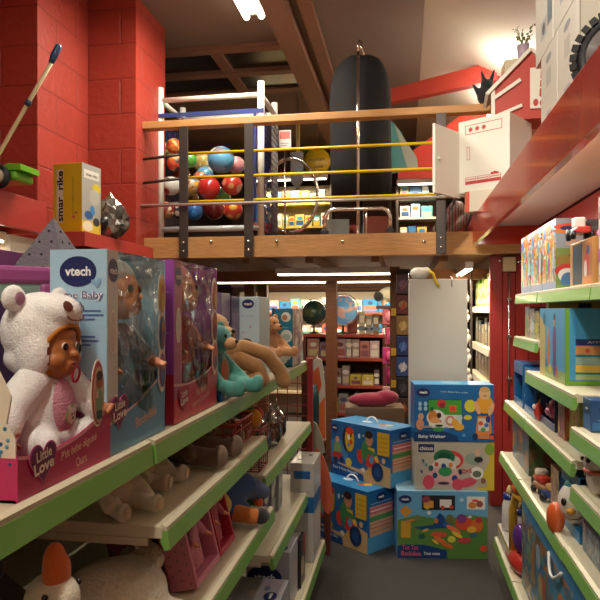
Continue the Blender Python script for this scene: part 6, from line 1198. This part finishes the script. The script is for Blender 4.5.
# yellow hanging signs at the back
for lab, px, py, Y, pts, c, txt in (('round yellow sign with dark lettering hanging beyond the hoop', 317, 162, 7.2, None, 'c8a018', True), ('long slim yellow ribbon hanging from the ceiling by the hoop', 298, 150, 6.8, None, 'b8962a', False)):
    p = onY(px, py, Y); t = thing('hanging_sign', lab, 'sign', p)
    if txt:
        MB().lathe([(.001, 0), (.16, 0), (.16, .012), (.001, .012)], card(c), (0, 0, 0), 28, (PI / 2, 0, 0)).build('disc', t); mb = MB(); words_flat(mb, 'atelier', 0, .03, .045, -.014, ink('2a2010'), w=.2); words_flat(mb, 'jeux', .02, -.06, .05, -.014, ink('2a2010'), w=.11); mb.build('lettering', t, fix=False)
    else:
        MB().box((-.022, -.004, -.45), (.022, .004, .30), card(c)).build('ribbon', t)
    MB().tube([(0, -.005, .10), (0, -.005, 3.79 - p.z)], .003, M_STEEL, 5).build('cord', t)
p = onY(297, 172, 6.7); t = thing('hanging_sign', 'dark pointed pennant hanging beside the yellow ribbon', 'sign', p); MB().prism([(-.07, .22), (.07, .22), (.07, -.1), (0, -.2), (-.07, -.1)], 'y', -.005, .005, card('4a342a')).build('pennant', t); MB().tube([(0, 0, .2), (0, 0, 3.79 - p.z)], .003, M_STEEL, 5).build('cord', t)
# lit shelves of goods at the back of the upper floor
def back_shelf(lab, px0, px1, Y, ztop_px, rows, bright, back='c8b898'):
    x0, x1 = onY(px0, 200, Y).x, onY(px1, 200, Y).x; W_ = x1 - x0; zt_ = onY(300, ztop_px, Y).z
    t = thing('open_shelving', lab, 'shelving', (x0, Y, UF)); MB().box((0, .3, 0), (W_, .32, zt_ - UF), mat(back, .6)).build('back_panel', t)
    for x in (0, W_ - .03): MB().box((x, 0, 0), (x + .03, .3, zt_ - UF), M_STEEL).build('upright', t)
    for z in rows: MB().box((.03, 0, z - UF - .025), (W_ - .03, .3, z - UF), mat('c8a84a' if bright else 'c8c4b8', .5)).build('shelf', t)
    return x0, x1
x0, x1 = back_shelf('brightly lit shelving seen through the hoop on the upper floor', 255, 332, 8.4, 182, (2.05, 2.28, 2.58, 2.90), True)
lt = under_lamp('strip lamp over the lit shelving seen through the hoop', ((x0 + x1) / 2, 8.22, onY(300, 182, 8.4).z), 1.0, PI / 2, 26)
for y in (-.3, .3): MB().box((0, y, .0), (.52, y + .03, .03), M_STEEL).build('bracket', lt)
lc = ['d8d4c8', 'c8b04a', '6a9ac0', 'd8c8a0', '2f6a9c', 'c8704a', '4a8a8a', 'e0dcd0', '8aa04a']
ln = ['white', 'yellow', 'light blue', 'cream', 'navy blue', 'orange', 'teal', 'ivory', 'olive']
for si, z in enumerate((2.05, 2.28, 2.58, 2.90)):
    x = x0 + .05; k = 0
    while x < x1 - .14:
        w_ = rr.uniform(.07, .13); ci = rr.randrange(9); h_ = rr.uniform(.13, .19)
        carton('toy_pack', f"{ln[ci]} pack, {nths[k]} on the {('lowest', 'second-lowest', 'second-highest', 'highest')[si]} shelf through the hoop", 'box', w_, .14, h_, (x + w_ / 2, 8.50, z + .001), 0, lc[ci], {'front': [('r', .1, .1, .9, .5, rr.choice(('d8d0b0', '2a4a7a', 'c8a03a', '8a9a8a'))), ('e', .5, .7, .25, .16, rr.choice(('e0e0d8', 'c85a3a', '3a7ab0')))]}, group='packs on the shelving through the hoop'); x += w_ + .012; k += 1
x0, x1 = back_shelf('lit shelving behind the white play fridge door on the upper floor', 396, 440, 7.6, 190, (2.05, 2.28, 2.55, 2.80), False, '8a5a44')
lt = under_lamp('strip lamp over the lit shelving behind the play fridge door', ((x0 + x1) / 2, 7.45, onY(300, 190, 7.6).z), .5, PI / 2, 14)
for y in (-.15, .15): MB().box((0, y, .0), (.47, y + .03, .03), M_STEEL).build('bracket', lt)
for si, z in enumerate((2.05, 2.28, 2.55, 2.80)):
    x = x0 + .05; k = 0
    while x < x1 - .15:
        w_ = rr.uniform(.08, .14); ci = rr.randrange(9); h_ = rr.uniform(.12, .17)
        carton('toy_pack', f"{ln[ci]} pack, {nths[k]} on the {('lowest', 'second-lowest', 'second-highest', 'highest')[si]} shelf behind the fridge door", 'box', w_, .14, h_, (x + w_ / 2, 7.70, z + .001), 0, lc[ci], {'front': [('r', .1, .1, .9, .5, rr.choice(('d8d0b0', '2a4a7a', 'b85a7a', '8a9a8a'))), ('e', .5, .7, .25, .16, rr.choice(('e0e0d8', 'c85a3a', '3a7ab0')))]}, group='packs on the shelving behind the fridge door'); x += w_ + .012; k += 1
# dim stock between the two lit shelves
for k, (px, w_, h_, c, lab) in enumerate(((338, .22, .32, '6a6a64', 'grey draped carton by the bent tube frame'), (352, .26, .30, '7a2420', 'dark red carton behind the bent tube frame'), (374, .3, .34, '6a2c20', 'rust-brown carton behind the bent tube frame'), (358, .5, .10, 'a8902c', 'flat yellow carton under the bent tube frame'))):
    carton('carton', lab, 'box', w_, .2, h_, (onY(px, 220, (6.1, 6.35, 6.1, 5.62)[k]).x, (6.1, 6.38, 6.1, 5.62)[k], UF), .1, c, {'front': [('r', .1, .2, .9, .5, '8a5a4a')]})
carton('carton', 'blue upright pack beside the ball cage', 'box', .10, .2, .52, (onY(262, 210, 5.75).x, 5.78, UF), 0, '3a6a9a', {'front': [('e', .5, .4, .3, .1, 'a8402c')]})
# teal bag, folded striped pushchair
p = onY(401, 160, 5.7); t = thing('garment_bag', 'teal translucent garment bag hanging beside the black cover', 'bag', (p.x, 5.7, UF))
zt_ = onY(396, 122, 5.7).z - UF; zb_ = onY(400, 174, 5.7).z - UF
MB().prism([(-.12, zb_), (.12, zb_ + .05), (.12, zb_ + .12), (.0, zt_ - .1), (-.08, zt_), (-.12, zt_)], 'y', -.03, .03, mat('5a9a98', .35)).build('film_bag', t); MB().prism([(.06, zb_ + .03), (.15, zb_ + .05), (.14, zb_ + .14), (-.0, zt_ - .12), (-.06, zt_ - .02)], 'y', -.034, -.030, mat('a8b0a0', .4)).build('white_panel', t); MB().tube([(-.10, 0, 0), (-.10, 0, zt_)], .012, M_STEEL, 8).build('stand_pole', t); MB().lathe([(.001, 0), (.15, 0), (.15, .015), (.001, .02)], M_STEEL, (-.1, 0, 0), 16).build('foot', t)
p = onY(452, 213, 5.2); t = thing('folded_pushchair', 'folded striped pushchair leaning behind the railing by the fridge', 'pushchair', (p.x, 5.2, UF))
m = bpy.data.materials.new('striped_fabric'); m.use_nodes = True; nt = m.node_tree; wv = nt.nodes.new('ShaderNodeTexWave'); wv.inputs['Scale'].default_value = 14; tc = nt.nodes.new('ShaderNodeTexCoord'); rp = nt.nodes.new('ShaderNodeValToRGB'); rp.color_ramp.interpolation = 'CONSTANT'
e = rp.color_ramp.elements; e[0].color = rgb('2a2420'); e[1].color = rgb('b8a898'); e[1].position = .45; q_ = e.new(.75); q_.color = rgb('7a3a34')
nt.links.new(tc.outputs['Object'], wv.inputs['Vector']); nt.links.new(wv.outputs['Fac'], rp.inputs['Fac']); nt.links.new(rp.outputs['Color'], nt.nodes['Principled BSDF'].inputs['Base Color'])
remesh('fabric', [], m, t, .01, caps=[([(-.10, 0, .09), (.04, 0, .26)], [.06, .07]), ([(-.05, .0, .05), (.10, 0, .20)], [.05, .05])])
for x in (-.1, .08): MB().tube([(x, -.05, .02), (x + .12, -.05, .34), (x + .15, -.05, .36)], .010, M_STEEL, 8).build('frame_tube', t); MB().lathe([(.002, -.01), (.035, -.01), (.035, .01), (.002, .01)], M_BLACK, (x, -.06, .035), 16, (PI / 2, 0, 0)).build('wheel', t)
carton('carton', 'dark red upright carton behind the folded pushchair', 'box', .22, .2, .32, (onY(468, 215, 5.5).x, 5.55, UF), 0, '7a2018')
# dark soft toy bat perched on the rail end
p = onY(484, 105, 4.56); t = thing('soft_toy', 'black spiky soft toy perched at the end of the pine rail', 'soft toy', (p.x, 4.57, 2.886), .3)
remesh('body', [((0, 0, .07), (.05, .04, .07)), ((.02, 0, .15), (.045, .035, .04))], plush('17151c'), t, .007, caps=[([(-.03, 0, .08), (-.08, 0, .14)], [.025, .008]), ([(.05, 0, .17), (.08, 0, .26)], [.02, .006]), ([(.0, 0, .18), (-.02, 0, .25)], [.018, .005]), ([(.05, 0, .08), (.09, 0, .06)], [.02, .01])])
# ================================================================ ON THE HIGH RED LEDGES
LZ = 2.0565
YK = 4.05
k0, k1 = onY(460, 190, YK), onY(511, 190, YK); zb_ = onY(480, 190, YK).z; zt_ = onY(480, 116, YK).z; wK = k1.x - k0.x
base_h = zb_ - LZ
t = carton('carton', 'low white carton under the white play fridge on the red ledge', 'box', .26, .30, base_h - .002, (k0.x + .22, YK + .12, LZ + .001), -.5, 'c8c0ac', {'front': [('r', 0, 0, .12, 1, 'c85a44'), ('r', .12, .0, 1, 1, 'd0c8b4')]})
t = thing('play_fridge', 'white play fridge with red stars and its door swung open', 'play furniture', (k0.x, YK + .12, zb_), math.radians(-33)); wK *= 1.12; hK = zt_ - zb_; dK = .34; WM = mat('d8d4c6', .45); RI = ink('b03a3a')
CB = MB().box((0, 0, 0), (wK, dK, hK), WM, bev=.004)
fn = lambda u, v, e: (u, -.0002 - e, v); pr = CB
def outline(x0, z0, x1, z1, th, m): 
    for a_ in ((x0, z0, x1, z0 + th), (x0, z1 - th, x1, z1), (x0, z0 + th, x0 + th, z1 - th), (x1 - th, z0 + th, x1, z1 - th)): draw(pr, fn, 1, 1, [('r', *a_, m)])
outline(wK * .14, hK * .80, wK * .86, hK * .93, .004, RI); outline(wK * .17, hK * .45, wK * .235, hK * .63, .003, RI)
for k in range(3):
    cx, cz = wK * (.25 + .13 * k), hK * .865
    for q in range(4):
        a_ = q * PI / 4; dx, dz = .016 * math.cos(a_), .016 * math.sin(a_); nx, nz = -.003 * math.sin(a_), .003 * math.cos(a_)
        pr.add([fn(cx - dx - nx, cz - dz - nz, .0005), fn(cx + dx - nx, cz + dz - nz, .0005), fn(cx + dx + nx, cz + dz + nz, .0005), fn(cx - dx + nx, cz - dz + nz, .0005)], [(0, 1, 2, 3)], RI)
draw(pr, fn, 1, 1, [('r', wK * .14, hK * .11, wK * .84, hK * .15, RI)])
for k in range(3): outline(wK * (.14 + .24 * k), hK * .15, wK * (.36 + .24 * k), hK * .21, .003, RI); draw(pr, fn, 1, 1, [('r', wK * (.15 + .24 * k), hK * .175, wK * (.35 + .24 * k), hK * .185, RI)])
draw(pr, fn, 1, 1, [('e', wK * .72, hK * .225, .014, .010, RI), ('e', wK * .67, hK * .22, .010, .008, RI), ('e', wK * .77, hK * .22, .010, .008, RI)])
pr.build('cabinet', t, fix=False)
dr = MB().box((-.30, -.010, -.03), (0, .010, hK * .86), WM, bev=.003); do = dr.build('door', t, loc=(-.002, .01, 0)); do.rotation_euler[2] = math.radians(88)
mb = MB().ball((-.27, -.02, hK * .4), .010, WM, None, 10, 8); mb.build('knob', do)
# red doll house
hx0 = onY(490, 110, YK + .12); z0 = zt_ + .002
t = thing('doll_house', 'red doll house with white trims and pitched roof above the play fridge', 'doll house', (onY(493, 110, YK + .13).x, YK + .13, z0), math.radians(-4))
wH = .42; hE = .20; hR = .43; dH = .26; RD = mat('b03a2a', .5)
hw_ = MB().prism([(0, 0), (wH, 0), (wH, hE + .05), (wH * .55, hR), (.0, hE)], 'y', 0, dH, RD); hw_.build('house_body', t)
def sbar(a_, b_, th, y0, y1, nm):
    a_, b_ = Vector((a_[0], 0, a_[1])), Vector((b_[0], 0, b_[1])); d__ = (b_ - a_).normalized(); n__ = Vector((-d__.z, 0, d__.x)) * th / 2
    MB().prism([((a_ - n__).x, (a_ - n__).z), ((b_ - n__).x, (b_ - n__).z), ((b_ + n__).x, (b_ + n__).z), ((a_ + n__).x, (a_ + n__).z)], 'y', y0, y1, WM).build(nm, t)
sbar((-.04, hE - .03), (wH * .55, hR + .01), .022, -.03, dH, 'roof_board'); sbar((wH * .55, hR + .01), (wH + .02, hE + .03), .022, -.03, dH, 'roof_board')
sbar((-.0, hE - .06), (wH * .40, hE + .05), .022, -.02, .0, 'awning'); sbar((.03, .03), (wH * .42, .085), .020, -.02, .0, 'awning')
MB().box((-.012, -.012, 0), (.012, .0, hE), WM).build('corner_post', t)
wn = MB().box((wH * .54, -.012, .06), (wH * .90, -.0, .32), WM)
fnh = lambda u, v, e: (wH * .54 + u, -.012 - e, .06 + v)
draw(wn, fnh, wH * .36, .26, [('p', [(.36, .28), (.64, .28), (.60, .92), (.42, .92)], 'a8382c'), ('r', .48, .28, .52, .92, 'd8d4c6'), ('r', .3, .48, .7, .52, 'd8d4c6'), ('r', .3, .68, .7, .72, 'd8d4c6'), ('e', .22, .14, .06, .09, 'a8382c'), ('e', .5, .12, .07, .09, 'a8382c'), ('e', .78, .14, .06, .09, 'a8382c')]); wn.build('window_panel', t, fix=False)
# potted plant
p = onY(523, 40, YK + .25); t = PLT = thing('potted_plant', 'small leafy plant in a lilac tin pot above the doll house roof', 'plant', (p.x, YK + .25, onY(523, 48, YK + .25).z), 0)
zr_ = onY(523, 48, YK + .25).z
MB().lathe([(.001, 0), (.05, 0), (.058, .14), (.053, .14), (.046, .12), (.001, .12)], mat('b0a0b0', .4), n=20).build('pot', t)
lf = MB(); r3 = random.Random(5); lm = mat('5a6a1f', .5)
stm = MB()
for k in range(9):
    a_ = r3.uniform(0, 6.28); tip = Vector((.09 * math.cos(a_), .07 * math.sin(a_), .14 + r3.uniform(.04, .20))); stm.tube([(0, 0, .11), tip * .6 + Vector((0, 0, .06)), tip], .0025, lm, 5)
    for q in range(5):
        c_ = Vector((0, 0, .12)).lerp(tip, .4 + .15 * q) + Vector((r3.uniform(-.02, .02), r3.uniform(-.02, .02), 0)); lf.ball(c_, (.016, .010, .003), lm, (r3.uniform(-1, 1), r3.uniform(-1, 1), r3.uniform(0, 6)), 8, 5)
stm.build('stems', t); o = lf.build('leaves', t); o['kind'] = 'stuff'
# stand for plant: cream box
carton('carton', 'plain cream carton behind the doll house carrying the potted plant', 'box', .22, .16, zr_ - LZ - .004, (p.x + .02, YK + .50, LZ + .001), 0, 'c8bca0')
PLT.location = (onY(523, 40, YK + .46).x, YK + .46, zr_); PLT.scale = (.72, .72, .72)
# white cartons with cut-out handles
wa = [('r', .36, .60, .64, .78, 'b0aca0'), ('e', .5, .88, .12, .04, '8a8a8a'), ('r', .34, .16, .66, .34, 'a8a8a8'), ('e', .5, .25, .06, .06, '3a3a44'), ('r', .3, .50, .7, .505, 'b0b0b0')]
for k, (lab, y, z, w_, h_) in enumerate((('white carton with grey icons, bottom of the stack beside the red doll house', 2.335, LZ + .001, .262, .37), ('white carton with grey icons, bottom of the stack beside the black tyre', 2.065, LZ + .001, .262, .37), ('white carton with a dark handle slot on top of the stack beside the doll house', 2.40, LZ + .373, .30, .40), ('white carton with grey icons on top of the stack over the tyre', 2.10, LZ + .373, .29, .40))):
    carton('carton', lab, 'box', w_, .30, h_, (.535 + .15, y + w_ / 2, z), -PI / 2, 'd0ccbe', {'front': wa + ([('r', .72, .2, .97, .95, '5a6a74')] if k == 2 else []), 'right': [('r', .3, .2, .7, .4, 'b0aca4'), ('r', .02, 0, .03, 1, 'a09c90')], 'left': [('r', .3, .55, .6, .75, '9a968c'), ('e', .45, .3, .06, .04, '3a3a44')]}, group='white cartons on the high red ledge')
carton('carton', 'large plain beige carton behind the black tyre on the high red ledge', 'box', .40, .36, .78, (.72 + .18, 1.63 + .2, LZ + .001), -PI / 2, 'c4b8a4', {'front': [('r', .0, .45, 1, .455, '8a8070')]}, group=None)
p = onX(600, 84, .62); t = thing('ride_on_toy', 'black knobbly tyre of a ride-on toy on the high red ledge', 'ride-on toy', (.60, 1.92, LZ), math.radians(50))
R_ = .118; mb = MB().tube([(0, R_ * .78 * math.cos(2 * PI * i / 36), R_ + R_ * .78 * math.sin(2 * PI * i / 36)) for i in range(36)], R_ * .2, M_BLACK, 12, closed=True)
for i in range(26):
    a_ = 2 * PI * i / 26
    for s_ in (-1, 1): mb.box((s_ * .014 - .012, -.010, -.012), (s_ * .014 + .012, .010, .010), M_BLACK, (a_, 0, 0), (0, 0, 0)); 
    n_ = 8
    for q in range(1, 17): 
        x_, y_, z_ = mb.v[-q]; mb.v[-q] = (x_, y_ - R_ * .965 * math.sin(a_) , z_ + R_ + R_ * .965 * math.cos(a_))
mb.build('tyre', t); MB().lathe([(.002, -.03), (R_ * .62, -.03), (R_ * .62, .03), (.002, .03)], mat('5a504c', .5), (0, 0, R_), 24, (0, PI / 2, 0)).build('hub', t)
MB().tube([(0, 0, R_), (.0, -.05, R_ + .16), (0, -.12, .30)], .012, M_BLACK, 8).build('strut', t); 
# ---- left ledges
pb = onY(84, 236, 3.62); wB = .215; hB = .45
t = carton('carton', 'upright yellow tricycle carton with vertical lettering on the low red ledge', 'box', wB, .20, hB, (pb.x - wB / 2 + .0, 3.63 + .10, 1.911), math.radians(-7), 'c8a81c', {'front': [('r', .13, .16, .36, .92, 'c8c4b0'), ('r', .68, .22, .71, .80, 'a08a2c'), ('e', .72, .24, .025, .02, 'b84a5a'), ('e', .80, .30, .02, .015, '8a4a6a')], 'right': [('r', 0, 0, 1, 1, '9a9890'), ('r', 0, 0, 1, .2, 'c8b03a'), ('r', .1, .80, .9, .92, 'd0ccc0'), ('e', .75, .68, .10, .07, 'c8b02c'), ('e', .35, .28, .10, .06, '2a5a8a'), ('e', .55, .36, .05, .07, '3a7ab0', .5), ('e', .3, .12, .12, .07, 'd8d0b8'), ('e', .75, .2, .08, .06, '3a3a3a'), ('e', .65, .55, .12, .12, 'a8a69c')]}, None, {'front': [('t', .25, .54, .105, 'smar  rike', '1c1a18', {'rot': PI / 2, 'bold': .03, 'w': 1.5}), ('t', .695, .5, .03, 'tricycle', '5a4a18', {'rot': PI / 2})], 'right': [('t', .5, .86, .05, 'smar rike', '2a2a2a', {'w': .6})]})
p = onY(114, 236, 4.0)
t = thing('foil_bag', 'crumpled black and silver foil bag beside the yellow tricycle carton', 'bag', (p.x, 3.93, 1.911), .3)
bg = bmesh.new(); bmesh.ops.create_icosphere(bg, subdivisions=3, radius=1); r4 = random.Random(9)
for v in bg.verts:
    s_ = 1 + r4.uniform(-.16, .16); v.co = Vector((v.co.x * .125 * s_, v.co.y * .11 * s_, max(0, v.co.z * .135 * s_ * (1.3 - .5 * abs(v.co.x)) + .125)))
me = bpy.data.meshes.new('bag_body'); bg.to_mesh(me); bg.free(); me.materials.append(mat('8a8680', .22, .85)); o = bpy.data.objects.new('bag_body', me); C.objects.link(o); o.parent = t
MB().ball((-.03, -.02, .10), (.09, .10, .07), mat('141214', .3), None, 10, 7).build('dark_print', t)
# green push-along lawnmower with its long stick
YP = 2.95
p = onY(4, 190, YP)
t = thing('push_toy', 'green push-along toy mower with a cream stick on the red ledge', 'toy', (p.x - .02, YP, 2.051))
gm = plastic('6ab02a')
g_ = onY(24, 172, YP).x - p.x
MB().box((-.22, -.07, .045), (g_ + .02, .09, .095), gm, bev=.015).build('deck', t); MB().prism([(g_ - .09, .095), (g_ + .05, .095), (g_ + .05, .125), (g_ - .02, .13)], 'y', -.075, .09, gm).build('front_hood', t)
for x in (-.16, g_ - .065):
    w__ = MB().lathe([(.002, -.012), (.06, -.012), (.062, 0), (.06, .012), (.002, .012)], M_BLACK, (x, -.085, .06), 22, (PI / 2, 0, 0)).build('wheel', t); MB().lathe([(.002, -.014), (.038, -.014), (.038, .0), (.002, .0)], mat('b8a890', .4), (x, -.096, .06), 18, (-PI / 2, 0, 0)).build('hub_cap', w__)
def S(px, py): q = onY(px, py, YP); return (q.x - t.location.x, 0, q.z - t.location.z)
MB().tube([S(-36, 196), S(0, 152), S(28, 103), S(52, 62)], .011, mat('d8c8a0', .4), 10).build('stick', t); MB().tube([S(26.5, 105.5), S(29.5, 100.5)], .017, plastic('1f3f5a'), 10).build('collar', t)
MB().tube([S(51, 63), S(54, 56), S(59, 46), S(61, 46)], [.014, .019, .018, .008], plastic('1f4f7a'), 10).build('grip', t)
